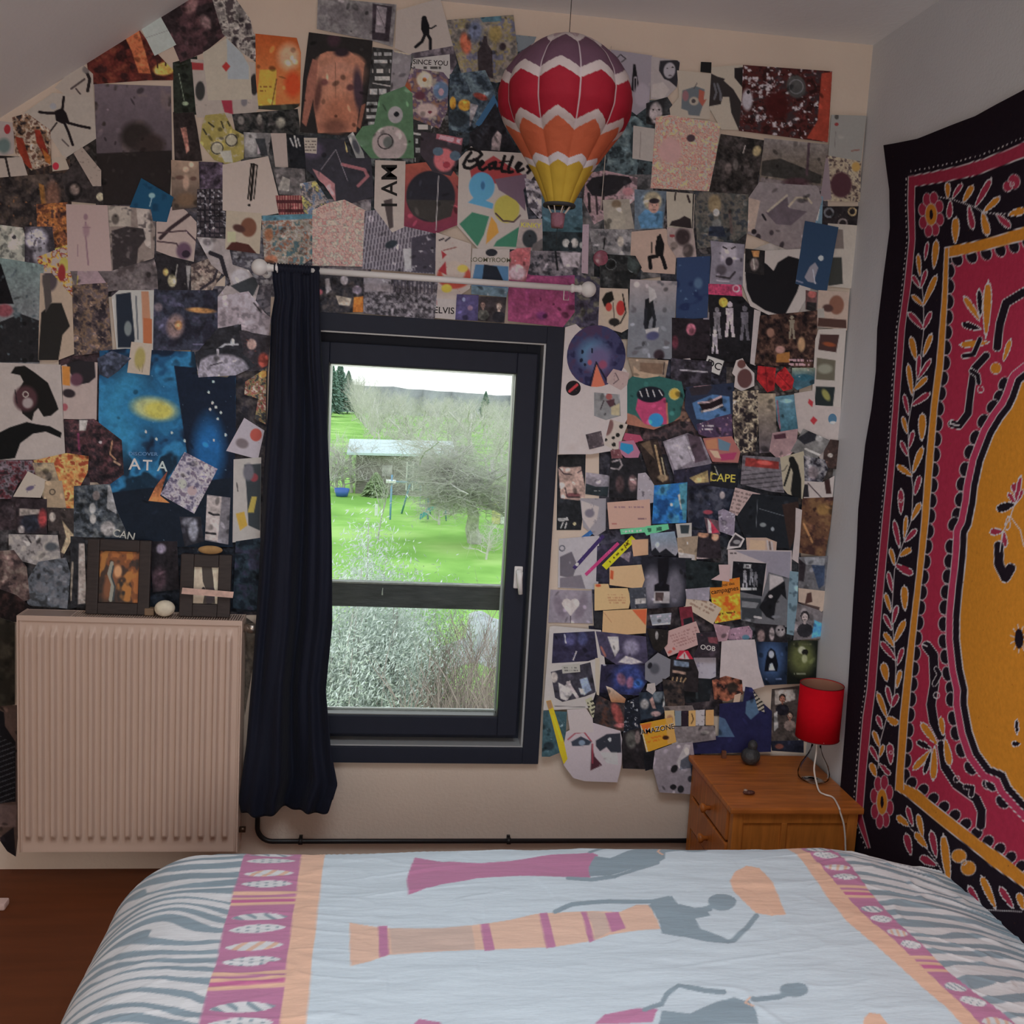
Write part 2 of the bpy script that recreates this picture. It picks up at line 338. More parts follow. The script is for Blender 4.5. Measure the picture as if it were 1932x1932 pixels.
m_cur = mat('midnight_blue_satin', (0.009, 0.012, 0.026), 0.7, noise=0.15, scale=8, bump=0.2, bscale=50, sheen=0.04, stretch=(3, 3, .6), spec=.2)
zt, zbm = zr+.012, 0.225
Lp = [(515, 527), (519, 560), (512, 600), (505, 760), (497, 900), (488, 1100), (478, 1250), (466, 1400), (452, 1500), (458, 1535)]
Rp = [(603, 530), (604, 590), (607, 680), (618, 800), (625, 950), (627, 1020), (628, 1170), (616, 1290), (625, 1400), (637, 1465), (620, 1520), (605, 1540)]
def edge(pp, z):
    q = np.array([P(x, y, 1, -0.07) for x, y in pp]); o = np.argsort(q[:, 2]); return np.interp(z, q[o, 2], q[o, 0])
nu, nv = 150, 190; U_, V_ = np.meshgrid(np.linspace(0, 1, nu), np.linspace(0, 1, nv))
Z = zt+(zbm-zt)*V_; xl = edge(Lp, Z); xr = edge(Rp, Z)
ph = U_*2*np.pi
amp = 0.012+0.028*V_**0.8
fold = np.sin(ph*1.6+.8+1.5*V_)*0.75+np.sin(ph*3.1+2.2*V_+2*np.sin(V_*2.5))*0.4+(np.sin(ph*8+V_*3)*.25+.2*np.sin(ph*13))*np.clip(1-V_*3.5, 0, 1)+.25*np.sin(ph*5+5*V_)
Yc = YR-0.004+amp*fold*np.clip(V_*4+.3, 0, 1)-0.016*V_
Yc += 0.015*(vn(U_*10, V_*10, 1.3, 4)-0.5)*V_
Yc = np.minimum(Yc, -0.029)
X_ = xl+(xr-xl)*U_+0.003*np.sin(ph*3+1)*V_
Z = Z+0.006*np.sin(ph*3)*V_**3+0.014*(U_-0.5)*(V_ > .97)
Cu = tag(empty('curtain', (-0.3, YR, zt)), 'long midnight blue curtain gathered at the left of the window', 'curtain')
o = gridmesh('drape', np.stack([X_, Yc, Z], -1).reshape(-1, 3), nu, nv, m_cur, parent=Cu)
md = o.modifiers.new('thick', 'SOLIDIFY'); md.thickness = 0.0015
nu2 = 90; U2, V2 = np.meshgrid(np.linspace(0, 1, nu2), np.linspace(0, 1, 12))
a2 = 2*np.pi*V2
gridmesh('header_tape', np.stack([-0.316+0.1*U2, YR+.0115*np.sin(a2)+.0, zr+.013*np.cos(a2)+.0025*np.sin(U2*80)], -1).reshape(-1, 3), nu2, 12, m_cur, parent=Cu)

# ------------------------------------------------------------------ radiator
m_rad = mat('cream_radiator_enamel', alb(hx('846c5e')), 0.38, noise=0.02, scale=4)
rx0, rx1, rz0, rz1, ry0, ry1 = -0.980, -0.376, 0.105, 0.792, -0.125, -0.03
rad = tag(empty('radiator', (-.678, -.08, rz0)), 'cream ribbed panel radiator below the collage left of the curtain', 'radiator')
nx, nz = 342, 60; xs = np.linspace(rx0, rx1, nx); zs = np.linspace(rz0, rz1, nz)
zs = np.unique(np.concatenate([zs, [rz0+.012, rz0+.045, rz0+.055, rz1-.055, rz1-.045, rz1-.012]])); nz = len(zs)
Xg, Zg = np.meshgrid(xs, zs); pw = (rx1-rx0-.03)/17
t = ((Xg-rx0-.015)/pw) % 1.0
sm = lambda a, b_, v: np.clip((v-a)/(b_-a), 0, 1)**2*(3-2*np.clip((v-a)/(b_-a), 0, 1))
rib = sm(.10, .26, t)*(1-sm(.50, .72, t))
win = sm(rz0+.035, rz0+.055, Zg)*(1-sm(rz1-.055, rz1-.035, Zg))*((Xg > rx0+.015) & (Xg < rx1-.015))
lip = (1-sm(0.0, .012, np.minimum(np.minimum(Xg-rx0, rx1-Xg), np.minimum(Zg-rz0, rz1-Zg))))
Yg = ry0+.017-rib*win*.017-0.004*sm(.004, .008, np.minimum(np.minimum(Xg-rx0, rx1-Xg), np.minimum(Zg-rz0, rz1-Zg)))*(1-sm(.008, .012, np.minimum(np.minimum(Xg-rx0, rx1-Xg), np.minimum(Zg-rz0, rz1-Zg))))+.0
gridmesh('front_panel', np.stack([Xg, Yg, Zg], -1).reshape(-1, 3), nx, nz, m_rad, parent=rad)
b = MB(); b.box(rx0, rx0+.004, ry0+.011, ry1, rz0, rz1); b.build('side_panel', m_rad, rad)
b = MB(); b.box(rx1-.004, rx1, ry0+.011, ry1, rz0, rz1); b.build('side_panel', m_rad, rad)
b = MB(); b.box(rx0+.004, rx1-.004, ry1-.006, ry1, rz0, rz1-.002); b.build('rear_panel', m_rad, rad)
b = MB()
for i in range(86):
    x = rx0+.012+i*(rx1-rx0-.024)/85; b.box(x-.0012, x+.0012, ry0+.014, ry1-.008, rz1-.012, rz1)
b.box(rx0+.004, rx1-.004, ry0+.0112, ry0+.015, rz1-.014, rz1+.0005).box(rx0+.004, rx1-.004, ry1-.0095, ry1-.006, rz1-.014, rz1+.0005).box(rx0+.006, rx0+.14, ry0+.015, ry1-.01, rz1-.004, rz1).box(rx1-.04, rx1-.006, ry0+.015, ry1-.01, rz1-.004, rz1)
b.build('top_grille', m_rad, rad)
for x in (rx0+.1, rx1-.1): MB().box(x-.02, x+.02, ry1, -.0015, .5, .62).build('wall_bracket', m_rad, rad)
b = MB(); b.tube([(rx1, -.075, rz1-.03), (rx1+.028, -.075, rz1-.03)], .011, 14); b.lathe((rx1+.022, -.075, rz1-.03), [(.001, -.012), (.014, -.012), (.014, .012), (.001, .012)], 12, 'z'); b.build('valve', mat('chromed_brass', (.45, .4, .35), .3, metal=.9), rad)
b = MB(); b.tube([(rx1+.0005, -.08, rz0+.055), (rx1+.018, -.08, rz0+.055)], .009, 14); b.build('bleed_plug', mat('dark_brass', (.1, .06, .04), .4, metal=.8), rad)
# heating pipe
pz = P(700, 1587, 1, -.02)[2]; px0 = P(486, 1545, 1, -.02)[0]
m_pipe = mat('black_painted_pipe', (.012, .012, .014), .45)
hp = tag(empty('heating_pipe', (.2, -.02, pz)), 'thin black heating pipe bending down from the curtain and running above the floor', 'pipe')
pts = [(px0, -.02, .55), (px0, -.02, pz+.05)]+[(px0+.045-.045*math.cos(a), -.02, pz+.045-.045*math.sin(a)) for a in np.linspace(.1, math.pi/2, 8)]+[(XR-.03, -.02, pz)]
MB().tube(pts, .0075, 12).build('pipe', m_pipe, hp)
for x in (P(567, 1587, 1, -.02)[0], P(960, 1583, 1, -.02)[0]):
    MB().box(x-.005, x+.005, -.012, -.001, pz-.006, pz+.012).lathe((x, -.02, pz), [(.0075, -.006), (.0105, -.006), (.0105, .006), (.0075, .006)], 14, 'x').build('pipe_clip', m_pipe, hp)

# ------------------------------------------------------------------ things standing on the radiator
m_fr = mat('worn_dark_wood_frame', alb(hx('1c1412')), .6, noise=.3, scale=25, stretch=(1, 1, 6))
def px2z(y_, x_=450, yy=-.06): return P(x_, y_, 1, yy)[2]
def picframe(name, x0, x1, z1, wdt, y, label, paintops, base, tilt, inner):
    r = tag(empty(name, ((x0+x1)/2, y, rz1)), label, 'picture frame')
    z0 = rz1+.0015
    c = MB(); ring(c, x0, x1, z0, z1, wdt, -.008, .008, .003)
    def lean(b):
        b.v = [(vx, y+vy+(vz-z0)*tilt, vz) for vx, vy, vz in b.v]; return b
    lean(c).build('frame', m_fr, r)
    xa, xb, za, zb_ = x0+wdt, x1-wdt, z0+wdt, z1-wdt
    n1 = 70; Ug, Vg = np.meshgrid(np.linspace(0, 1, n1), np.linspace(0, 1, n1))
    V = np.stack([xa+(xb-xa)*Ug, np.full_like(Ug, y+.004)+(za+(zb_-za)*(1-Vg)-z0)*tilt, za+(zb_-za)*(1-Vg)], -1).reshape(-1, 3)
    cl = alb(paint((Ug*100).ravel(), (Vg*100).ravel(), base, paintops, 3))
    gridmesh('picture', V, n1, n1, mat('photo_print', attr=True, rough=.5, noise=.04, scale=200), cols=cl, parent=r)
    lean(MB().box(x0+.004, x1-.004, .009, .012, z0+.004, z1-.004)).build('backing', m_fr, r)
    return r
xa, xb = P(163, 1100, 1, -.07)[0], P(283, 1100, 1, -.07)[0]
picframe('picture_frame', xa, xb, P(220, 1019, 1, -.06)[2], .032, -.075, 'broad dark brown wooden frame with an orange painting on the radiator', 'n 30 1a1412 2a1a14 5a3018 7a4420;e 30 60 16 40 20 5a3420 .5;l 9 6a6458 30,25 24,45 34,65 30,95;l 4 242a2c 34,30 30,50 40,70 36,95;e 46 40 10 12 0 9a6a48 .5;m 20 .4 7c4c22', '3a2318', .12, 0)
xa, xb = P(340, 1100, 1, -.07)[0], P(436, 1100, 1, -.07)[0]
fr2 = picframe('picture_frame', xa, xb, P(390, 1046, 1, -.06)[2], .036, -.078, 'dark square frame with a pale photo of a hound head on the radiator', 'n 30 8a7866 9a8874;p 2a221e 30,0 70,0 78,30 90,100 40,100 48,60 36,40;e 40 62 7 7 0 1a1416;e 70 80 16 26 20 241c20', '8a7866', .12, 0)
fd = P(398, 1037, 1, -.06)
MB().ball((fd[0], -.070, fd[2]+.001), .034, 24, (1.0, .28, .36)).build('cap', mat('ochre_felt', alb(hx('6e5030')), .95, noise=.2, scale=60), fr2)
# paper strip lying against the second frame, round stone ball, small wooden block
s0, s1 = P(343, 1112, 1, -.1), P(440, 1120, 1, -.1)
b = MB(); b.obox(((s0[0]+s1[0])/2, -.098, (s0[2]+s1[2])/2-.004), ((s1[0]-s0[0])/2, 0, (s1[2]-s0[2])/2), (0, .0008, 0), (0.001, 0.001, .0085))
n1 = 60; st = tag(b.build('paper_strip', mat('pinkish_strip', alb(hx('87695c')), .7, noise=.25, scale=60)), 'narrow pinkish paper strip in front of the square frame on the radiator', 'paper strip')
bc = P(311, 1139, 1, -.085); rb = .0265
tag(MB().ball((bc[0], -.085, rz1+rb*.86+.001), rb, 28, (1.05, 1, .86)).build('stone_ball', mat('cream_stone', alb(hx('9c8672')), .6, noise=.15, scale=40, bump=.3, bscale=60)), 'round cream stone between the two frames on the radiator', 'stone')
bc = P(282, 1148, 1, -.075)
tag(MB().box(bc[0]-.012, bc[0]+.014, -.085, -.06, rz1+.0015, rz1+.022, .003).build('wooden_block', mat('small_brown_block', alb(hx('503c2c')), .7, noise=.2, scale=30)), 'small brown wooden block left of the round stone on the radiator', 'block')

# ------------------------------------------------------------------ nightstand
m_pine = mat('orange_varnished_pine', (0.46, 0.14, 0.028), .38, noise=.28, scale=9, stretch=(1, 9, 1), spec=.35)
m_pinev = mat('orange_varnished_pine_side', (0.50, 0.17, 0.03), .38, noise=.25, scale=8, stretch=(9, 9, 1), spec=.35)
nx0, nx1, ny0, ny1, nz1 = .975, 1.362, -.437, -.035, .384
ns = tag(empty('nightstand', (1.17, -.23, 0)), 'orange pine nightstand in the corner beside the bed', 'nightstand')
MB().box(nx0, nx1, ny0, ny1, nz1-.018, nz1, .005).build('top', m_pine, ns)
bx0, bx1, by0, by1 = nx0+.014, nx1-.012, ny0+.014, ny1-.004
b = MB()
for x in (bx0, bx1-.03):
    for y in (by0, by1-.03): b2 = MB().box(x, x+.03, y, y+.03, 0.0005, nz1-.018, .003).build('leg', m_pinev, ns)
MB().box(bx0+.03, bx1-.03, by0+.004, by0+.018, nz1-.05, nz1-.018).box(bx0+.03, bx1-.03, by0+.004, by0+.018, .05, .08).box(bx0+.03, bx1-.03, by0+.011, by0+.016, .08, nz1-.05).box(bx0+.142, bx0+.158, by0+.0035, by0+.018, .08, nz1-.05, .002).build('side_panel', m_pinev, ns)
MB().box(bx0+.03, bx1-.03, by1-.016, by1-.004, .05, nz1-.018).build('side_panel', m_pinev, ns)
MB().box(bx1-.016, bx1-.004, by0+.03, by1-.03, .05, nz1-.018).build('rear_panel', m_pinev, ns)
MB().box(bx0+.03, bx1-.016, by0+.018, by1-.016, .05, .062).build('bottom_board', m_pinev, ns)
for z0, z1 in ((.27, .362), (.165, .262)):
    d = MB().box(bx0-.006, bx0+.014, by0+.032, by1-.032, z0, z1, .005).build('drawer', m_pine, ns)
    yk = P(1337, 1524, 0, bx0-.01)[1]; zk = P(1337, 1524, 0, bx0-.01)[2] if z0 > .2 else .21
    MB().lathe((bx0-.006, yk, zk), [(.001, -.03), (.011, -.029), (.0145, -.024), (.013, -.018), (.007, -.012), (.007, 0), (.001, 0)], 20, 'x').build('knob', m_pine, d)
MB().box(bx0+.002, bx0+.014, by0+.03, by1-.03, .08, .155, .003).build('door', m_pine, ns)

# lamp
lc = P(1532, 1500, 2, nz1); lx, ly = 1.266, -.235
lc = P(1534, 1470, 1, ly); lx = lc[0]
zs0 = P(1545, 1391, 1, ly)[2]; zs1 = P(1545, 1291, 1, ly)[2]; rs = .0625
sxc = P(1545, 1340, 1, ly)[0]
lm = tag(empty('table_lamp', (lx, ly, nz1)), 'small table lamp with red drum shade and clear glass base on the nightstand', 'lamp')
gp = [(.001, .002), (.036, .002), (.045, .010), (.0465, .025), (.040, .048), (.024, .075), (.0155, .095), (.0135, .115)]
o = MB().lathe((lx, ly, nz1), gp, 40).build('glass_base', glassmat('clear_lamp_glass', (.97, .975, .97), .08), lm); o.modifiers.new('t', 'SOLIDIFY').thickness = .0025
zst = nz1+.113
MB().lathe((lx, ly, zst), [(.001, 0), (.016, 0), (.016, .012), (.011, .016), (.011, zs0-zst+.03), (.001, zs0-zst+.03)], 20).build('socket', mat('white_plastic', alb(hx('b0aaa2')), .4), lm)
MB().ball((lx, ly, zs0+.055), .022, 20, (1, 1, 1.25)).build('bulb', mat('opal_bulb', (.8, .78, .74), .3), lm)
m_sh = mat('red_shade_fabric', (0.60, 0.004, 0.014), .9, noise=.06, scale=60, bump=.1, bscale=300, spec=.1)
sh = MB()
n = 56; V = []
for h_ in (zs0, zs1):
    for k in range(n):
        a = 2*math.pi*k/n; V.append((lx+rs*math.cos(a), ly+rs*math.sin(a), h_))
sh.add(V, [(k, (k+1) % n, n+(k+1) % n, n+k) for k in range(n)], True)
o = sh.build('lamp_shade', m_sh, lm); o.modifiers.new('t', 'SOLIDIFY').thickness = .0012
li = MB(); V = [(lx+(rs-.0022)*math.cos(2*math.pi*k/n), ly+(rs-.0022)*math.sin(2*math.pi*k/n), h_) for h_ in (zs0+.001, zs1-.001) for k in range(n)]
li.add(V, [(k, (k+1) % n, n+(k+1) % n, n+k) for k in range(n)], True); li.build('shade_lining', mat('beige_lining', (.36, .17, .11), .9), lm)
for z_ in (zs0, zs1): MB().tube([(lx+rs*math.cos(2*math.pi*k/40), ly+rs*math.sin(2*math.pi*k/40), z_) for k in range(41)], .0012, 6, False).build('rim', mat('dark_red_rim', (.12, .005, .008), .7), lm)
sp_ = MB()
for k in range(3): sp_.tube([(lx, ly, zs0+.012), (lx+rs*math.cos(2.1*k+.4), ly+rs*math.sin(2.1*k+.4), zs0+.004)], .001, 6)
sp_.build('shade_carrier', mat('white_wire', (.75, .72, .7), .4), lm)
cp = [(1541, 1392, 1, ly-.02), (1540, 1420, 1, ly-.03), (1536, 1450, 1, ly-.045), (1540, 1475, 1, ly-.06)]
cpts = [P(*q) for q in cp]+[P(1546, 1493, 2, nz1+.004), P(1556, 1499, 2, nz1+.004), P(1572, 1505, 2, nz1+.004), P(1583, 1524, 2, nz1+.003), P(1585, 1532, 1, ny0-.004), P(1592, 1556, 1, ny0-.006), P(1595, 1590, 1, ny0-.006), P(1596, 1640, 1, ny0-.008)]
cc = [cpts[0]]
for i in range(len(cpts)-1):
    p0, p1, p2, p3 = cpts[max(i-1, 0)], cpts[i], cpts[i+1], cpts[min(i+2, len(cpts)-1)]
    for t_ in np.linspace(0, 1, 7)[1:]:
        cc.append(.5*((2*p1)+(-p0+p2)*t_+(2*p0-5*p1+4*p2-p3)*t_**2+(-p0+3*p1-3*p2+p3)*t_**3))
MB().tube(cc, .0026, 8).build('cord', mat('white_cord', (.72, .66, .6), .5), lm)
# dark stone ornament
oc = P(1417, 1416, 1, -.115); ox = oc[0]
on = tag(empty('stone_ornament', (ox, -.115, nz1)), 'dark rounded stone ornament with a small head at the back of the nightstand', 'ornament')
m_st = mat('dark_stone', alb(hx('1e1c1c')), .55, noise=.4, scale=50, bump=.6, bscale=60)
MB().ball((ox, -.115, nz1+.027), .029, 24, (1.0, 1, .93)).build('body', m_st, on)
MB().ball((ox+.004, -.115, nz1+.06), .0155, 20, (.95, .9, 1.15)).build('head', m_st, on)
# trinket
tcn_ = P(1413, 1496, 2, nz1+.005)
tr = tag(empty('trinket', tuple(tcn_)), 'small brown carved trinket lying at the front of the nightstand top', 'trinket')
b = MB(); b.ball((tcn_[0], tcn_[1], nz1+.0065), .018, 18, (1.0, .5, .33)); b.build('body', mat('brown_carving', (.09, .03, .02), .5, noise=.4, scale=120, bump=.5, bscale=200), tr)
b = MB(); b.ball((tcn_[0]-.010, tcn_[1]+.001, nz1+.0125), .006, 12, (1, .8, .6)); b.build('pale_head', mat('pale_carving', (.35, .25, .2), .5), tr)
tcn_ = P(1366, 1412, 1, -.06)
tag(MB().box(tcn_[0]-.007, tcn_[0]+.006, -.07, -.058, nz1, nz1+.024, .002).build('cork', mat('cork_brown', (.16, .06, .03), .8, noise=.3, scale=90)), 'small brown cork standing at the rear edge of the nightstand', 'cork')
# small pale thing on the floor at the left edge
fc = P(5, 1706, 2, .01)
tag(MB().box(fc[0]-.05, fc[0]+.012, fc[1]-.02, fc[1]+.02, .0005, .02, .006).build('paper_packet', mat('pale_packet', alb(hx('8a6f66')), .6)), 'pale crumpled packet on the brown floor at the left edge', 'packet')

# ------------------------------------------------------------------ balloon lantern
YA = -.8
bcx = P(1065, 220, 1, YA)[0]; bt = P(1068, 62, 1, YA)[2]; bb = P(1052, 385, 1, YA)[2]; br = .142
bl = tag(empty('balloon_lantern', (bcx, YA, bt)), 'hanging toy hot air balloon with zigzag bands of mauve, red, orange and yellow', 'toy balloon')
H_ = bt-bb
prof = [(0, 0), (.03, .30), (.08, .52), (.16, .76), (.26, .93), (.36, 1.0), (.46, .985), (.55, .89), (.64, .73), (.73, .575), (.82, .43), (.91, .31), (1.0, .205)]
nv, nu = 240, 361
tv = np.linspace(0, 1, nv); rr = np.interp(tv, [p[0] for p in prof], [p[1] for p in prof])
kk = np.ones(9)/9; rr = np.convolve(np.pad(rr, 4, 'edge'), kk, 'valid')
A_, T_ = np.meshgrid(np.linspace(0, 2*np.pi, nu), tv); NG = 10
g = ((A_/(2*np.pi)*NG+.12) % 1.0)
R_ = br*rr[:, None]*(1-.035*(2*np.abs(g-.5))**3*1.3)*(np.cos((g-.5)*0.36)/1)*1.0
zz = bt-T_*H_
tri = 1-2*np.abs(g-.5)                                   # 1 in the middle of a gore
up = tri*.062
c_w, c_m, c_r, c_o, c_y = (alb(hx(q)) for q in ('8e7870', '5c3a44', '70101a', '8e4028', '8c6a22'))
tt = T_+up
c_w, c_m, c_r, c_o, c_y = (q*.52 for q in (c_w, c_m, c_r, c_o, c_y)); c_m = c_m*.6; cg = np.zeros(T_.shape+(3,)); cg[:] = c_m
for lo, hi, c_ in ((-1, .085, alb(hx('5a4644'))), (.085, .125, c_w), (.125, .30, c_m), (.30, .36, c_w), (.36, .575, c_r), (.575, .625, c_w), (.625, .775, c_o)):
    cg[(tt >= lo) & (tt < hi)] = c_
t2 = T_+tri*.028
cg[(tt >= .775) & (t2 < .80)] = c_o
cg[(t2 >= .765) & (t2 < .805) & (tt >= .74)] = alb(hx('958480'))*.56
cg[(t2 >= .805)] = c_y
seam = (np.minimum(g, 1-g) < .018) & (T_ < .60) & (T_ > .02); cg[seam] = alb(hx('8a7470'))*.56
V = np.stack([bcx+R_*np.cos(A_-1.45), YA+R_*np.sin(A_-1.45), zz], -1).reshape(-1, 3)
m_bal = mat('silk_print', attr=True, rough=.75, spec=.15, noise=.05, scale=40, bump=.2, bscale=50)
gridmesh('envelope', V, nu, nv, m_bal, cols=cg.reshape(-1, 3), parent=bl)
MB().tube([(bcx+.21*br*math.cos(2*math.pi*k/30)*1.02, YA+.21*br*math.sin(2*math.pi*k/30)*1.02, bb-.003) for k in range(31)], .0045, 8, False).build('mouth_ring', mat('black_cloth_ring', (.015, .013, .015), .8), bl)
kz1 = P(1052, 403, 1, YA)[2]; kz0 = P(1052, 430, 1, YA)[2]; kx = P(1053, 400, 1, YA)[0]
m_bk = mat('brown_basket', alb(hx('46262a')), .8, noise=.2, scale=50, bump=.5, bscale=90)
MB().lathe((kx, YA, kz0), [(.0001, 0), (.0125, 0), (.0135, .004), (.0155, kz1-kz0), (.014, kz1-kz0), (.012, .004), (.0001, .004)], 24).build('basket', m_bk, bl)
for k in range(8):
    a = 2*math.pi*k/8+.2
    MB().tube([(kx+.015*math.cos(a), YA+.015*math.sin(a), kz1), (bcx+.028*math.cos(a), YA+.028*math.sin(a), bb)], .0012, 6).build('rope', mat('pale_rope', alb(hx('8a7a6e')), .8), bl)
MB().tube([(bcx, YA, bt-.002), (bcx+.001, YA, ZC)], .0008, 6).build('hanging_string', mat('black_thread', (.01, .01, .01), .8), bl)
MB().tube([(kx, YA, kz0), (kx, YA, kz0-.035)], .0006, 5).build('tail_string', mat('black_thread'), bl)
# ------------------------------------------------------------------ outside: garden below, trees, shed
ZG = -5.0
m_grass = bpy.data.materials.new('lawn_green'); MATS['lawn'] = m_grass; m_grass.use_nodes = True
t = m_grass.node_tree; bs = t.nodes['Principled BSDF']; bs.inputs['Roughness'].default_value = .95; bs.inputs['Specular IOR Level'].default_value = .1
tcn = t.nodes.new('ShaderNodeTexCoord'); n = t.nodes.new('ShaderNodeTexNoise'); n.inputs['Scale'].default_value = .35; n.inputs['Detail'].default_value = 9
t.links.new(tcn.outputs['Object'], n.inputs['Vector']); r = t.nodes.new('ShaderNodeValToRGB'); t.links.new(n.outputs[0], r.inputs[0])
for e, (p_, c_) in zip([r.color_ramp.elements[0], r.color_ramp.elements[1]], ((.36, (.20, .40, .085)), (.66, (.40, .62, .19)))): e.position = p_; e.color = (*c_, 1)
e = r.color_ramp.elements.new(.52); e.color = (.28, .52, .12, 1)
t.links.new(r.outputs[0], bs.inputs['Base Color'])
b = MB()
b.add([(-200, .6, ZG), (300, .6, ZG), (300, 165, ZG), (-200, 165, ZG), (-200, 420, ZG-22), (300, 420, ZG-22), (-200, 650, -60), (300, 650, -60)], [(0, 1, 2, 3), (3, 2, 5, 4), (4, 5, 7, 6)])
tag(b.build('lawn_ground', m_grass), 'bright green lawn and meadow seen through the window', 'lawn', kind='structure')

def treemesh(name, seed, H, spread, levels, r0, mat_, kids=(3, 5), up=.25, first=.25, sides=3, ratio=.62, wig=.25, droop=0.0):
    rnd = random.Random(seed); mb = MB()
    def grow(p, d, L, r, lv):
        n = 4 if lv > 1 else 3; pts = [p]; q = np.array(p, float); dd = np.array(d, float)
        for i in range(n):
            dd = dd+np.array([rnd.gauss(0, wig), rnd.gauss(0, wig), rnd.gauss(0, wig)*.6+up*.3-droop*(levels-lv)*.12]); dd /= np.linalg.norm(dd); q = q+dd*L/n; pts.append(q.copy())
        rs = [r*(1-.5*i/n) if lv > 0 else r*(1-.85*i/n) for i in range(n+1)]
        mb.tube(pts, rs, sides if lv < levels else 6, False)
        if lv == 0: return
        k = rnd.randint(*kids)
        for j in range(k):
            f = rnd.uniform(first if lv == levels else .15, 1.0); i = min(int(f*n), n-1); a = pts[i]+(pts[i+1]-pts[i])*(f*n-i)
            ax = np.array([rnd.gauss(0, 1), rnd.gauss(0, 1), rnd.gauss(0, .5)]); ax /= np.linalg.norm(ax)
            nd = dd*(1-spread)+ax*spread+np.array((0, 0, up)); nd /= np.linalg.norm(nd)
            grow(a, nd, L*ratio*rnd.uniform(.75, 1.2), max(rs[i]*.55, .004), lv-1)
    grow(np.array((0, 0, 0.0)), (0, 0, 1), H, r0, levels)
    me = bpy.data.meshes.new(name); me.from_pydata(mb.v, [], mb.f); me.materials.append(mat_); me.update(); return me
m_bark = mat('bare_grey_bark', (.44, .415, .40), .95, noise=.25, scale=4)
m_bark2 = mat('haze_paled_twigs', (.60, .565, .545), .95, noise=.25, scale=4)  # distance haze put into the twig colour by paling it
m_lich = mat('lichened_bark', (.50, .48, .455), .95, noise=.35, scale=6)
m_conif = mat('blue_green_needles', (.16, .27, .21), .95, noise=.3, scale=2)
F = [treemesh('tree_mesh', s, 3.6, .75, 4, .13, m_bark2 if s % 2 else m_bark, kids=(4, 6), up=.35, first=.15, ratio=.66) for s in (1, 2, 3)]
def hgt(me): return max(v.co.z for v in me.vertices)
HT = {}
def inst(name, me, loc, sc_, rz, label, cat, group=None):
    o = bpy.data.objects.new(name, me); COL.objects.link(o); o.location = loc; o.scale = sc_ if hasattr(sc_, '__len__') else (sc_,)*3; o.rotation_euler = (0, 0, rz)
    return tag(o, label, cat, group)
rnd = random.Random(5)
# row of trees along the meadow on the left
for i in range(15):
    f = i/14; x, y = -4.7+f*4.4, 158-f*66
    h = (6.9-1.6*f)*rnd.uniform(.92, 1.08)/hgt(F[i % 3])
    inst('bare_tree', F[i % 3], (x, y, ZG), (h*.8, h*.8, h), rnd.uniform(0, 6), 'bare grey tree in the long row along the left meadow', 'tree', 'bare trees in the row along the meadow')
# far wood behind
k = 0
for y0, n_, hh in ((165, 13, 3.9), (140, 12, 4.3), (118, 11, 4.6), (98, 9, 4.8), (80, 8, 5.0)):
    xa, xb = P(700, 800, 1, y0)[0], P(990, 800, 1, y0)[0]
    if y0 > 200: xa = P(700, 800, 1, y0)[0]
    for i in range(n_):
        x = xa+(xb-xa)*(i+.5)/n_+rnd.uniform(-1, 1)*(xb-xa)/n_*.4
        hq = hh*rnd.uniform(.85, 1.1)/hgt(F[k % 3]); inst('bare_tree', F[k % 3], (x, y0+rnd.uniform(-8, 8), ZG), (hq*1.15, hq*1.15, hq), rnd.uniform(0, 6), 'bare grey tree in the wood behind the shed', 'tree', 'bare trees of the wood behind the garden'); k += 1
hill = MB(); n_ = 40
for i in range(n_): 
    x = -60+i*8; hill.v += [(x, 560, -60), (x, 560+rnd.uniform(-5, 5), -6.2-x*.02+rnd.uniform(0, 1.2)), (x, 600, -60)]; hill.sm += [True]*0
for i in range(n_-1):
    a = 3*i; hill.f += [[a, a+3, a+4, a+1], [a+1, a+4, a+5, a+2]]; hill.sm += [True, True]
tag(hill.build('wooded_hill', mat('hazy_wood', (.38, .40, .40), 1.0, noise=.2, scale=.3)), 'low hazy wooded ridge on the horizon', 'hill', kind='structure')
# conifers
def conifer(name, seed, H, R, m):
    rn = random.Random(seed); b = MB(); b.tube([(0, 0, 0), (0, 0, H)], [R*.07, .01], 6)
    for i in range(900):
        f = rn.random()**.8; a = rn.uniform(0, 6.28); z = H*(.08+.92*f); L = R*(1-f)**.8*rn.uniform(.5, 1.15)+.1; w_ = .09*R
        c, s = math.cos(a), math.sin(a); p = np.array((c*L*.25, s*L*.25, z)); q = np.array((c*L, s*L, z-L*.25)); n2 = np.array((-s, c, 0))*w_
        b.add([p, q+n2, q*1.02+np.array((0, 0, .2*w_)), q-n2, p+np.array((0, 0, w_*.8))], [(0, 1, 2), (0, 2, 3), (4, 1, 2), (4, 2, 3)])
    return b
c1 = conifer('c', 1, 12.6, 3.6, m_conif)
def addc(px_, py_base, dist, Hs, label, nm='conifer'):
    x = P(px_, 760, 1, dist)[0]; o = inst(nm, cme, (x, dist, ZG), Hs, rnd.uniform(0, 6), label, 'tree'); return o
cme = bpy.data.meshes.new('conifer_mesh'); cme.from_pydata(c1.v, [], c1.f); cme.materials.append(m_conif)
addc(624, 0, 146, .60, 'tall blue green conifer at the left edge of the meadow behind the curtain')
addc(640, 0, 158, .62, 'blue green conifer just right of the tallest one beyond the meadow')
addc(656, 0, 160, .52, 'shorter blue green conifer where the meadow meets the tree row')
addc(916, 0, 164, .36, 'small dark conifer poking above the far wood at the right')
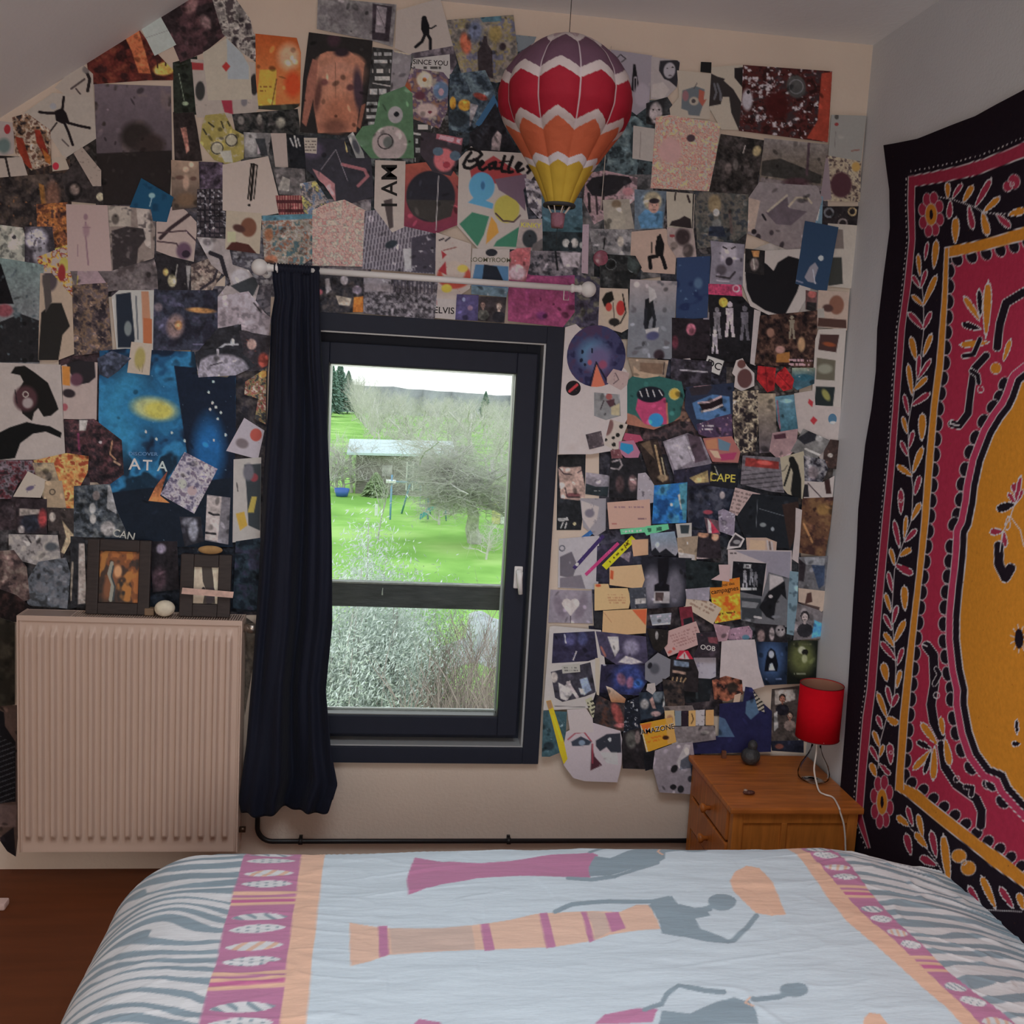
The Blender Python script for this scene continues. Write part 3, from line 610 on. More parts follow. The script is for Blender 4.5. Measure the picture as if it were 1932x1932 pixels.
# apple tree, sapling, shrubs
ap = treemesh('a', 11, 2.9, .95, 5, .30, m_lich, kids=(6, 8), up=.12, first=.5, ratio=.74, wig=.3, droop=.10)
inst('apple_tree', ap, (3.75, 37.2, ZG), (6.6/hgt(ap), 6.6/hgt(ap), 5.7/hgt(ap)), 1.0, 'big spreading bare apple tree on the lawn at the right', 'tree')
ap2 = treemesh('a2', 14, 2.6, .9, 5, .2, m_bark2, kids=(4, 6), up=.2, first=.4, ratio=.72, wig=.3)
inst('apple_tree', ap2, (3.1, 45.5, ZG), 5.3/hgt(ap2), 1.0, 'bare fruit tree behind the swing at the right of the shed', 'tree')
inst('apple_tree', ap2, (5.6, 49, ZG), 5.7/hgt(ap2), 3.0, 'bare fruit tree farthest right, behind the spreading apple tree', 'tree')
bm_ = treemesh('bm', 22, 1.1, .8, 3, .05, m_bark2, kids=(5, 7), up=.3, first=.05, ratio=.75)
inst('bare_shrub', bm_, (3.85, 33.6, ZG), .9, 0, 'low leafless shrub on the lawn below the apple tree', 'shrub')
inst('bare_shrub', bm_, (2.55, 42.0, ZG), 1.3, 2, 'leafless shrub on the lawn right of the slide', 'shrub')
for i in range(5):
    inst('bare_shrub', bm_, (-2.9+i*.42, 52.6+i*.1, ZG), 1.7+.2*(i % 2), i*1.3, 'tangled brown shrub at the left end of the shed', 'shrub', 'tangled shrubs beside the shed')
sp1 = treemesh('sap', 31, 1.3, .62, 3, .045, m_lich, kids=(3, 4), up=.5, first=.55, ratio=.95, wig=.12)
sap = tag(empty('sapling', (-.09, 37, ZG)), 'thin young bare fruit tree with a white label alone on the lawn', 'tree')
o = place('branches', sp1, sap); o.matrix_parent_inverse = Matrix.Identity(4); o.scale = (1, 1, 1)
o = MB().box(-.17, -.05, -.05, -.03, 1.0, 1.45).build('white_label', mat('white_plastic_label', (.8, .8, .8), .5)); o.parent = sap; o.matrix_parent_inverse = Matrix.Identity(4)
# shed
shd = tag(empty('garden_shed', (.6, 54, ZG)), 'low grey garden shed with pale sloping roof and white door frames behind the swing', 'shed')
m_shw = mat('grey_brown_shed_boards', (.27, .245, .23), .95, noise=.35, scale=3, stretch=(1, 1, 5))
MB().box(-1.45, 3.6, 52.6, 55.6, ZG, ZG+2.1).build('wall', m_shw, shd)
b = MB(); b.add([(-1.95, 52.2, ZG+2.22), (3.9, 52.2, ZG+2.36), (3.9, 56, ZG+2.86), (-1.95, 56, ZG+2.72), (-1.95, 52.2, ZG+2.1), (3.9, 52.2, ZG+2.24), (3.9, 56, ZG+2.74), (-1.95, 56, ZG+2.6)], [(0, 1, 2, 3), (4, 7, 6, 5), (0, 4, 5, 1), (1, 5, 6, 2), (2, 6, 7, 3), (3, 7, 4, 0)])
b.build('roof', mat('pale_blue_sheet_roof', (.55, .66, .70), .5), shd)
for x in (1.28, 1.62, 2.1):
    MB().box(x-.035, x+.035, 52.5, 52.6, ZG+.3, ZG+1.85).build('door_post', mat('white_door_frame', (.75, .76, .76), .6), shd)
MB().box(1.3, 2.1, 52.56, 52.6, ZG+.3, ZG+1.85).build('door', mat('dark_shed_glass', (.2, .22, .22), .3), shd)
MB().box(-.05, .5, 52.55, 52.6, ZG+1.0, ZG+1.6).build('window', mat('shed_pane', (.42, .38, .4), .3, noise=.4, scale=4), shd)
shb = conifer('s', 7, 1.0, .75, m_conif); me = bpy.data.meshes.new('round_shrub_mesh'); me.from_pydata(shb.v, [], shb.f); me.materials.append(mat('olive_leaves', (.24, .32, .16), .95, noise=.3, scale=3))
inst('evergreen_shrub', me, (-.35, 51.6, ZG), (1.0, 1.0, 1.25), 0, 'small round evergreen shrub in front of the shed wall', 'shrub')
bn = P(645, 929, 1, 51); tag(MB().lathe((bn[0], 51, ZG), [(.001, .02), (.3, .02), (.4, .42), (.36, .42), (.28, .06), (.001, .06)], 20).build('blue_tub', mat('blue_plastic', (.06, .14, .5), .5)), 'blue plastic tub on the grass left of the shed', 'tub')
# swing set
m_sw = mat('blue_steel_tube', (.16, .32, .48), .5)
sw = tag(empty('swing_set', (1.2, 44, ZG)), 'blue metal swing frame on the lawn in front of the shed', 'swing')
zt2 = ZG+1.62
MB().tube([(.35, 44, zt2), (2.2, 44, zt2)], .05, 8).build('top_bar', m_sw, sw)
for p0, p1 in (((.42, 44, zt2+.3), (.40, 43.0, ZG)), ((1.25, 44.3, zt2-.15), (.95, 45.2, ZG)), ((2.1, 44, zt2+.5), (2.12, 43.6, ZG)), ((2.0, 44, zt2), (2.3, 45, ZG))):
    MB().tube([p0, p1], .045, 8).build('leg', m_sw, sw)
MB().box(.15, .6, 43.7, 44.3, zt2-.04, zt2+.06).build('canopy', mat('white_plastic_label'), sw)
seat = MB().box(1.72, 2.02, 43.6, 43.9, ZG+.55, ZG+.62).build('seat', mat('white_plastic_label'), sw)
for x in (1.74, 2.0): MB().tube([(x, 43.75, ZG+.6), (x, 44, zt2)], .015, 5).build('chain', m_sw, sw)
sl = tag(empty('slide', (2.3, 43, ZG)), 'turquoise plastic children slide at the foot of the swing', 'slide')
b = MB(); b.add([(1.72, 42.4, ZG+.12), (2.85, 43.2, ZG+.95), (2.85, 43.65, ZG+.95), (1.72, 42.85, ZG+.12), (1.72, 42.4, ZG+.3), (2.85, 43.2, ZG+1.12), (2.85, 43.65, ZG+1.12), (1.72, 42.85, ZG+.3)], [(0, 1, 2, 3), (0, 4, 5, 1), (3, 2, 6, 7)])
b.build('chute', mat('turquoise_plastic', (.05, .45, .5), .4), sl)
for y in (43.25, 43.6): MB().tube([(2.85, y, ZG+1.0), (2.95, y, ZG)], .03, 6).build('leg', m_sw, sl)
yc = P(942, 960, 1, 43); 
yt = tag(empty('toy_house', (yc[0], 43, ZG)), 'yellow and white plastic toy partly hidden by the window frame at the right', 'toy')
MB().box(yc[0]-.3, yc[0]+.05, 42.8, 43.3, ZG, ZG+1.05, .06).build('body', mat('yellow_plastic', (.75, .68, .3), .5), yt)
MB().box(yc[0]+.05, yc[0]+.5, 42.8, 43.3, ZG, ZG+1.0, .06).build('panel', mat('white_plastic_label'), yt)
# silvery evergreen trees close below the window
def bushy(name, seed, H, R, nleaf, mleaf, mst):
    rn = random.Random(seed); st = MB(); lf = MB()
    tips = []
    for i in range(26):
        a = rn.uniform(0, 6.28); rr_ = R*math.sqrt(rn.random()); zt_ = H*rn.uniform(.75, 1.0)*(1-.25*rr_/R)
        pts = [np.array((rr_*.15*math.cos(a), rr_*.15*math.sin(a), 0.0))]
        for k in range(1, 6): f = k/5; pts.append(np.array((rr_*f**1.2*math.cos(a)+rn.gauss(0, .05), rr_*f**1.2*math.sin(a)+rn.gauss(0, .05), zt_*f)))
        st.tube(pts, [.022*(1-.8*k/5) for k in range(6)], 4, False); tips.append(pts)
    vs = []; fs = []
    for i in range(nleaf):
        pts = rn.choice(tips); f = rn.uniform(2.2, 4.99); k = int(f); p = pts[k]+(pts[min(k+1, 5)]-pts[k])*(f-k)
        sp_ = R*.24; p = p+np.array((rn.gauss(0, sp_), rn.gauss(0, sp_), rn.gauss(0, sp_*1.1)))
        d = np.array((rn.gauss(0, 1), rn.gauss(0, 1), rn.gauss(.6, 1))); d /= np.linalg.norm(d); s = np.cross(d, (rn.random(), rn.random(), rn.random())); s /= np.linalg.norm(s)
        L = rn.uniform(.018, .036); w_ = .0065; k0 = len(vs); vs += [p-d*L, p+s*w_, p+d*L, p-s*w_]; fs.append((k0, k0+1, k0+2, k0+3))
    return st, vs, fs
def putbush(px_, y_, ztop, R, seed, nleaf, col_, label, cn, nm='olive_tree'):
    x = P(px_, 1100, 1, y_)[0]; st, vs, fs = bushy('b', seed, ztop-ZG, R, nleaf, None, None)
    r_ = tag(empty(nm, (x, y_, ZG)), label, 'tree')
    o = st.build('stems', m_bark, r_); o.matrix_parent_inverse = Matrix.Identity(4)
    me = bpy.data.meshes.new('foliage'); me.from_pydata([tuple(v) for v in vs], [], fs); me.materials.append(mat(cn, col_, .8, noise=.3, scale=3)); o = place('foliage', me, r_); o.matrix_parent_inverse = Matrix.Identity(4)
putbush(690, 7.0, .50, .62, 3, 80000, (.60, .66, .62), 'silvery grey green evergreen filling the lower left of the window view', 'silver_leaves')
putbush(640, 6.3, .42, .5, 4, 46000, (.60, .66, .62), 'silvery evergreen at the lower left beside the curtain', 'silver_leaves')
putbush(765, 8.5, .10, .85, 5, 56000, (.50, .60, .47), 'greener rounded evergreen in the middle of the lower window view', 'green_silver_leaves')
tw = treemesh('tw', 41, 1.6, .62, 4, .03, mat('reddish_winter_twigs', (.34, .27, .25), .95, noise=.2, scale=4), kids=(6, 7), up=.45, first=.3, ratio=.72, wig=.16)
for px_, y_, s_, a_ in ((890, 6.5, 1.0, 0), (925, 7.2, 1.05, 2), (850, 7.8, .9, 4)):
    x = P(px_, 1250, 1, y_)[0]; inst('bare_shrub', tw, (x, y_, -3.15-(y_-6.5)*.3), s_, a_, {890: 'tall bare reddish shrub in front of the white cover at lower right', 925: 'bare reddish shrub nearest the right window edge at lower right', 850: 'bare reddish shrub left of the white cover at lower right'}[px_], 'shrub')
for o_ in list(bpy.data.objects):
    if o_.name.startswith('bare_shrub') and o_.location.y < 9:
        y_ = o_.location.y; zt_ = P(900, 1150+25*(o_.location.x < 1.0), 1, y_)[2]; hq = (zt_-ZG)*1.12/hgt(tw); o_.location.z = ZG; o_.scale = (hq*.8, hq*.8, hq)
gc = P(890, 1232, 1, 10.5); 
gh = tag(empty('covered_frame', (gc[0], 10.5, ZG)), 'low garden frame under a crumpled white cover at lower right', 'garden frame')
n3 = 40; U3, V3 = np.meshgrid(np.linspace(0, 1, n3), np.linspace(0, 1, n3))
Vv = np.stack([gc[0]-.5+1.1*U3, 9.8+1.5*V3, ZG+2.45+.22*np.sin(U3*3)+.25*vn(U3*10, V3*10, 2, 3)+.35*(U3 > .45)*(V3 > .3)], -1).reshape(-1, 3)
gridmesh('white_cover', Vv, n3, n3, mat('white_sheeting', (.42, .45, .47), .7, noise=.25, scale=5), parent=gh)
for x in (gc[0]-.45, gc[0]+.5):
    for y in (9.9, 11.2): MB().tube([(x, y, ZG), (x, y, ZG+2.45)], .03, 6).build('post', m_bark, gh)
MB().box(gc[0]-.4, gc[0]+.45, 10.0, 11.1, ZG, ZG+1.9).build('frame_body', mat('dark_garden_box', (.14, .13, .13), .9), gh)
# ------------------------------------------------------------------ bed
bed = tag(empty('bed', (.45, -1.55, 0)), 'double bed pushed against the right wall under the printed duvet', 'bed')
m_bedw = mat('orange_bed_wood', (0.36, 0.12, 0.03), .4, noise=.2, scale=8, stretch=(1, 8, 8))
MB().box(-.44, 1.35, -2.36, -.84, .05, .2, .01).build('bed_base', m_bedw, bed)
MB().box(-.43, 1.345, -2.35, -.85, .2, .40, .04).build('mattress', mat('mattress_ticking', (.55, .4, .3), .9), bed)
for x in (-.4, 1.3):
    for y in (-2.3, -.9): MB().box(x-.03, x+.03, y-.03, y+.03, .0005, .05).build('leg', m_bedw, bed)
ZT = .452
ex, ey = -.345, -.875                     # where the flat top starts to roll over at the foot end and at the far side
S0, S1, T0, T1 = -.80, 1.362, -2.40, -.50
hs = .0032; ss = np.arange(S0, S1, hs); tt_ = np.concatenate([np.arange(T0, -1.55, .02), np.arange(-1.55, T1, hs)])
S, T = np.meshgrid(ss, tt_)
def roll(d, r):                           # d: distance past the edge along the cloth -> (horizontal, drop)
    d = np.maximum(d, 0); q = np.pi/2*r; a = np.minimum(d, q)/r
    return r*np.sin(a), r*(1-np.cos(a))+np.maximum(d-q, 0)*.97
rad_ = .19
hxx, dx_ = roll(ex-S, .205); hyy, dy_ = roll(T-ey, .15)
hy2, dy2 = roll(-2.2-T, .15)
X = np.where(S < ex, ex-hxx, S); Y = np.where(T > ey, ey+hyy, T); Y = np.where(T < -2.2, -2.2-hy2, Y)
cr = np.clip((S-1.06)/.3, 0, 1)           # towards the right wall the cloth sinks a little
Zb = ZT+.012*np.sin((S+.2)*2.0)*np.sin((T+2.2)*1.6)-.05*cr**1.5-dx_-dy_-dy2
Zb += .006*(vn(S*10, T*10, 2.2, 1)-.5)
wr = (vn(S*10, T*40, 1.1, 2)-.5)*.0042*(.35+vn(S*4, T*4, 1.0, 6))+(vn(S*30-T*22, T*40+S*12, 2.2, 3)-.5)*.0035*(vn(S*5, T*5, 1.0, 8) > .45)
ridge = lambda v, k=1.0: np.clip(1-np.abs(v-.5)*9*k, 0, 1)
wr += ridge(vn(S*9+T*5, T*34-S*6, 1.4, 11))*.0032*np.clip(vn(S*4, T*4, 1.2, 12)*2.2-.75, 0, 1)
wr += ridge(vn(S*14, T*46+S*16, 1.5, 21))*.0055*np.clip((S-.95)/.3, 0, 1)          # gathers at the right wall
wr += ridge(vn(S*10, T*50+S*9, 1.5, 31))*.003*np.exp(-((S+.14)/.16)**2)
Zb += wr
Zb = np.maximum(Zb, .03)
sx = .003*(vn(S*20, T*20, 1.5, 5)-.5); 
V = np.stack([np.minimum(X+sx, XR-.006), Y, Zb], -1).reshape(-1, 3)
# print of the duvet cover, laid out on the flat cloth
def duvet_print(Sf, Tf):
    PX, PY = toPx(np.stack([Sf, Tf, np.full_like(Sf, ZT)], -1))
    def bound(pp):                            # boundary x(t) on the cloth from points along it in the photograph
        q = np.array([P(x, y, 2, ZT) for x, y in pp]); o = np.argsort(q[:, 1])
        s_, t_ = q[o, 0], q[o, 1]; tf = Tf
        r = np.interp(tf, t_, s_); lo = tf < t_[0]; r[lo] = s_[0]+(tf[lo]-t_[0])*(s_[1]-s_[0])/(t_[1]-t_[0])*.3
        return r
    L1 = bound([(462, 1603), (375, 1932)]); L2 = bound([(570, 1600), (527, 1932)]); L3 = bound([(613, 1600), (577, 1932)])
    R1 = bound([(1463, 1575), (1520, 1640), (1592, 1742), (1700, 1835), (1805, 1932)]); R2 = bound([(1483, 1572), (1548, 1640), (1632, 1735), (1735, 1830), (1842, 1932)])
    R3 = bound([(1540, 1571), (1606, 1640), (1690, 1745), (1800, 1850), (1912, 1932)])
    cW, cG, cK, cO, cB = (s2l(hx(q))/.62 for q in ('cbced2', '8294a0', 'b07698', 'd8b09a', 'bccad4'))
    cW, cG, cK, cO, cB = (np.clip(q*.8, 0, .86) for q in (cW, cG, cK, cO, cB))
    Cc = np.tile(cB, (len(Sf), 1))
    # zebra: wavy stripes across both ends
    zt_ = Tf*26+1.7*(vn(Sf*6, Tf*9, 1.0, 41)-.5)+.9*np.sin(Sf*7+Tf*3)
    zw = .50+.55*(vn(Sf*5, Tf*24, 1.0, 44)-.5)+.08*np.sin(Sf*15+Tf*40)
    zeb = np.where(((zt_ % 1.0) < zw)[:, None], cG, cW)
    mz = (Sf < L1) | (Sf > R3); Cc[mz] = zeb[mz]
    bandL = (Sf >= L1) & (Sf < L2); bandR = (Sf >= R2) & (Sf < R3)
    u = np.where(bandL, (Sf-L1)/(L2-L1+1e-9), (Sf-R2)/(R3-R2+1e-9))
    # repeat of the pink band: four lens motifs, then peach lines
    per = .28; ph_ = ((Tf+1.062)/per) % 1.0
    Bc = np.tile(cK, (len(Sf), 1)); dk = np.clip(cK*np.array([1.1, .72, .9]), 0, 1)
    for a_, b_ in ((.02, .055), (.10, .13), (.16, .20)): Bc[(ph_ > a_) & (ph_ < b_)] = cO
    Bc[(ph_ > .055) & (ph_ < .10)] = dk
    for i, c0 in enumerate((.845, .69, .485, .325)):
        hw = .05*np.sqrt(np.clip(1-((u-.5)/.42)**2, 0, 1))**1.5
        d = np.abs(ph_-c0); mk = d < hw; Bc[mk] = cW
        if i == 0:
            m2 = mk & ((((u*4+ph_*9) % 1.0) < .42) & (np.abs(u-.5) > .05)); Bc[m2] = cG
        elif i == 2:
            m2 = mk & (((u*4-ph_*8) % 1.0) < .4); Bc[m2] = cO*.9+cG*.1
        else:
            dots = (((u*7) % 1.0 - .5)**2*1.0+(((ph_*26+np.floor(u*7)*.5) % 1.0)-.5)**2) < .05; Bc[mk & dots] = cG
    mb = bandL | bandR; Cc[mb] = Bc[mb]
    mo = ((Sf >= L2) & (Sf < L3)) | ((Sf >= R1) & (Sf < R2)); Cc[mo] = cO
    def pm(s): return inpoly(PX, PY, pairs(s.split()))
    def fill(c_, s): Cc[pm(s)] = c_
    def stroke(c_, w_, s):
        pp = pairs(s.split()); Cc[(dseg(PX, PY, pp) < w_/2)] = c_
    fill(cK, '781,1622 840,1632 905,1636 960,1632 1040,1620 1115,1613 1127,1620 1112,1668 1080,1666 980,1662 900,1666 830,1677 769,1697 767,1664')
    fill(cG, '1122,1622 1150,1628 1185,1612 1215,1600 1250,1600 1256,1612 1254,1630 1232,1640 1190,1648 1150,1662 1112,1664 1110,1645')
    stroke(cG, 7, '1112,1612 1138,1600 1162,1592 1190,1596 1218,1604'); stroke(cG, 7, '1070,1668 1115,1670 1160,1664 1200,1648 1240,1636')
    stroke(cG, 8, '1250,1612 1275,1608 1300,1604'); Cc[((PX-1308)/27)**2+((PY-1605)/8)**2 < 1] = cG
    fill(cO*.86+cW*.1, '658,1745 720,1756 760,1757 830,1757 905,1752 960,1744 1020,1732 1100,1731 1170,1732 1200,1718 1222,1718 1240,1745 1245,1762 1150,1772 1118,1782 1040,1794 960,1798 900,1800 800,1806 735,1808 700,1820 662,1830')
    for s in ('714,1753 732,1754 734,1808 716,1814', '906,1752 922,1750 932,1800 913,1802', '1016,1733 1032,1731 1050,1793 1032,1796', '1095,1732 1106,1732 1120,1782 1110,1786', '1140,1734 1166,1732 1180,1762 1152,1768'): fill(cK, s)
    for s in ('735,1756 890,1754 895,1800 740,1806', '1108,1732 1140,1734 1150,1766 1122,1780'): 
        mk = pm(s); Cc[mk] = Cc[mk]*.72+cG*.28
    fill(cG, '1222,1718 1255,1706 1268,1702 1278,1716 1310,1722 1330,1720 1340,1736 1310,1742 1320,1762 1370,1780 1386,1786 1370,1790 1330,1786 1290,1776 1248,1770 1242,1745')
    stroke(cG, 8, '1046,1730 1080,1718 1150,1712 1230,1712 1262,1706'); stroke(cG, 10, '1310,1765 1372,1786 1382,1784 1408,1760 1425,1738')
    stroke(cG, 10, '1310,1730 1340,1722'); Cc[((PX-1362)/26)**2+((PY-1711)/15)**2 < 1] = cG
    fill(cO, '1386,1652 1408,1640 1432,1644 1450,1662 1470,1700 1482,1735 1455,1738 1424,1732 1400,1708 1384,1690 1376,1670')
    fill(cK, '1240,1916 1230,1940 1120,1945 1140,1926 1200,1914'); fill(cK, '790,1926 830,1932 830,1945 770,1945')
    fill(cG, '1248,1918 1300,1925 1350,1900 1385,1892 1412,1900 1425,1920 1430,1945 1240,1950')
    stroke(cG, 9, '1215,1918 1248,1905 1258,1888 1280,1872 1330,1882 1365,1884'); stroke(cG, 10, '1420,1896 1470,1890 1495,1880'); Cc[((PX-1498)/27)**2+((PY-1877)/13)**2 < 1] = cG
    fill(cO, '1630,1932 1640,1922 1660,1925 1680,1950 1625,1950')
    stroke(cO, 3, '1246,1606 1241,1614 1250,1620'); stroke(cO, 3, '1415,1893 1405,1902 1420,1912')
    return Cc
Sf0, Tf0 = S.ravel(), T.ravel(); q_ = hs*.27
Cc = sum(duvet_print(Sf0+dx, Tf0+dy) for dx, dy in ((q_, q_*.4), (-q_*.4, q_), (-q_, -q_*.4), (q_*.4, -q_)))/4
dv = empty('duvet', (.45, -1.4, ZT)); tag(dv, 'duvet in a white cover printed with zebra ends, pink bands and robed figures', 'duvet')
m_duv = mat('printed_cotton', attr=True, rough=.9, noise=.03, scale=200, bump=.35, bscale=26, sheen=.1, stretch=(.6, 2.2, 1))
o = gridmesh('duvet_cover', V, len(ss), len(tt_), m_duv, cols=Cc, parent=dv)
# ------------------------------------------------------------------ batik hanging on the right wall
def tap_ops():
    K, R_, O, D = '150d12', '74202e', 'a45a1c', '988884'
    o = []
    def poly(c, a, b_): o.append('p %s %s' % (c, ' '.join('%g,%g' % q for q in list(a)+list(b_)[::-1])))
    def line(w_, c, a): o.append('l %g %s %s' % (w_, c, ' '.join('%g,%g' % q for q in a)))
    rv = [(1716, 333, 1729), (1714, 385, 1727), (1716, 453, 1728), (1707, 540, 1720), (1701, 587, 1713), (1696, 621, 1709), (1689, 722, 1702), (1687, 770, 1699), (1680, 864, 1693), (1668, 978, 1683), (1658, 1092, 1673), (1648, 1205, 1664), (1640, 1300, 1656), (1632, 1353, 1649), (1623, 1457, 1638), (1617, 1540, 1631), (1640, 1600, 1645)]
    rt = [(1716, 333), (1761, 325), (1809, 315), (1856, 301), (1896, 285), (1932, 269), (2000, 235)]; rti = [(1729, 352), (1788, 343), (1842, 332), (1896, 311), (1932, 298), (2000, 262)]
    ov = [(1787, 468, 1795), (1782, 554, 1792), (1770, 688, 1783), (1761, 765, 1773), (1752, 864, 1765), (1742, 978, 1755), (1731, 1092, 1742), (1718, 1205, 1730), (1709, 1275, 1723), (1700, 1353, 1715), (1693, 1457, 1707), (1691, 1490, 1707)]
    ob = [(1691, 1490), (1715, 1504), (1746, 1530), (1787, 1563), (1828, 1594), (1872, 1633), (1932, 1674), (2000, 1722)]; obi = [(1707, 1478), (1735, 1491), (1766, 1517), (1803, 1545), (1852, 1586), (1891, 1612), (1932, 1646), (2000, 1690)]
    ot = [(1787, 468), (1802, 464), (1842, 456), (1886, 444), (1932, 429), (2000, 405)]; oti = [(1795, 486), (1835, 478), (1886, 466), (1932, 454), (2000, 430)]
    L = lambda a: [(x, y) for x, y, _ in a]; Ri = lambda a: [(x2, y) for _, y, x2 in a]
    poly(R_, L(rv), Ri(rv)); line(1.6, D, L(rv)); line(1.3, D, Ri(rv)); poly(R_, rt, rti); line(2, D, rt); line(1.4, D, rti)
    # field inside the orange bars
    o.append('p %s %s' % ('7c1e2e', ' '.join('%g,%g' % q for q in Ri(ov)[1:-1]+obi+[(2300, 1900), (2300, 300)]+oti[::-1])))
    def march(a, step):
        out = []; acc = step*.5
        for (x0, y0), (x1, y1) in zip(a[:-1], a[1:]):
            Ls = math.hypot(x1-x0, y1-y0); p_ = acc
            while p_ < Ls: out.append((x0+(x1-x0)*p_/Ls, y0+(y1-y0)*p_/Ls, math.degrees(math.atan2(y1-y0, x1-x0)))); p_ += step
            acc = p_-Ls
        return out
    for x, y, a_ in march(Ri(ov), 29): o.append('e %g %g 15 10 %g %s' % (x+3, y, a_, D)); o.append('e %g %g 13.6 8.6 %g %s' % (x+3, y, a_, K))
    for x, y, a_ in march(obi, 26): o.append('e %g %g 11 13 %g %s' % (x+3, y-6, a_, D)); o.append('e %g %g 9.6 11.6 %g %s' % (x+3, y-6, a_, K))
    for x, y, a_ in march(oti, 27): o.append('e %g %g 11 14 %g %s' % (x+2, y+6, a_, D)); o.append('e %g %g 9.6 12.6 %g %s' % (x+2, y+6, a_, K))
    poly(O, L(ov), Ri(ov)); poly(O, ob, obi); poly(O, ot, oti)
    for q in (L(ov), Ri(ov), ob, obi, ot, oti): line(1.5, D, q)
    for x, y, a_ in march(L(rv), 10): o.append('e %g %g 1.1 1.7 0 %s' % (x-4, y, D))
    for x, y, a_ in march(rt, 9): o.append('e %g %g 1.4 1.4 0 %s' % (x, y-9, D))
    # black scrolls on the field
    for pts, w_ in ((((1960, 540), (1932, 553), (1900, 572), (1888, 612), (1883, 655)), 15), (((1862, 671), (1840, 695), (1833, 739), (1829, 780), (1812, 803), (1799, 800)), 13), (((1751, 1219), (1764, 1236), (1766, 1290), (1759, 1330), (1764, 1362), (1778, 1388)), 17), (((1779, 1405), (1786, 1447), (1808, 1480), (1845, 1507), (1855, 1530), (1853, 1558)), 15)):
        line(w_+3, D, pts); line(w_, K, pts)
    for c in ((1858, 735), (1776, 1312), (1815, 1470)): o.append('o %g %g 6 1.6 %s' % (c[0]-6, c[1], D))
    # medallion
    E = [(2010, 690), (1960, 700), (1932, 722), (1922, 752), (1913, 771), (1896, 793), (1879, 821), (1859, 872), (1848, 921), (1845, 949), (1836, 992), (1828, 1006), (1826, 1049), (1819, 1115), (1815, 1163), (1815, 1206), (1822, 1262), (1831, 1300), (1830, 1328), (1839, 1379), (1852, 1418), (1872, 1447), (1898, 1457), (1909, 1483), (1932, 1509), (2010, 1590)]
    for x, y, a_ in march(E[2:-1], 29):
        an = math.radians(a_); nx_, ny_ = -math.sin(an), math.cos(an)
        if nx_ > 0: nx_, ny_ = -nx_, -ny_
        if abs(nx_) < .3 and y > 1000: nx_, ny_ = nx_, abs(ny_)
        if y > 1400: nx_, ny_ = math.sin(an)*-1, math.cos(an)
        o.append('e %g %g 15 11 %g %s' % (x+nx_*32, y+ny_*32, a_, D)); o.append('e %g %g 13.4 9.4 %g %s' % (x+nx_*32, y+ny_*32, a_, K))
    for w_, c in ((56, D), (53, '84263a'), (29, D), (26, K)): line(w_, c, E)
    o.append('p %s %s' % ('a45a1a', ' '.join('%g,%g' % q for q in E+[(2300, 1700), (2300, 600)]))); line(2.4, D, E)
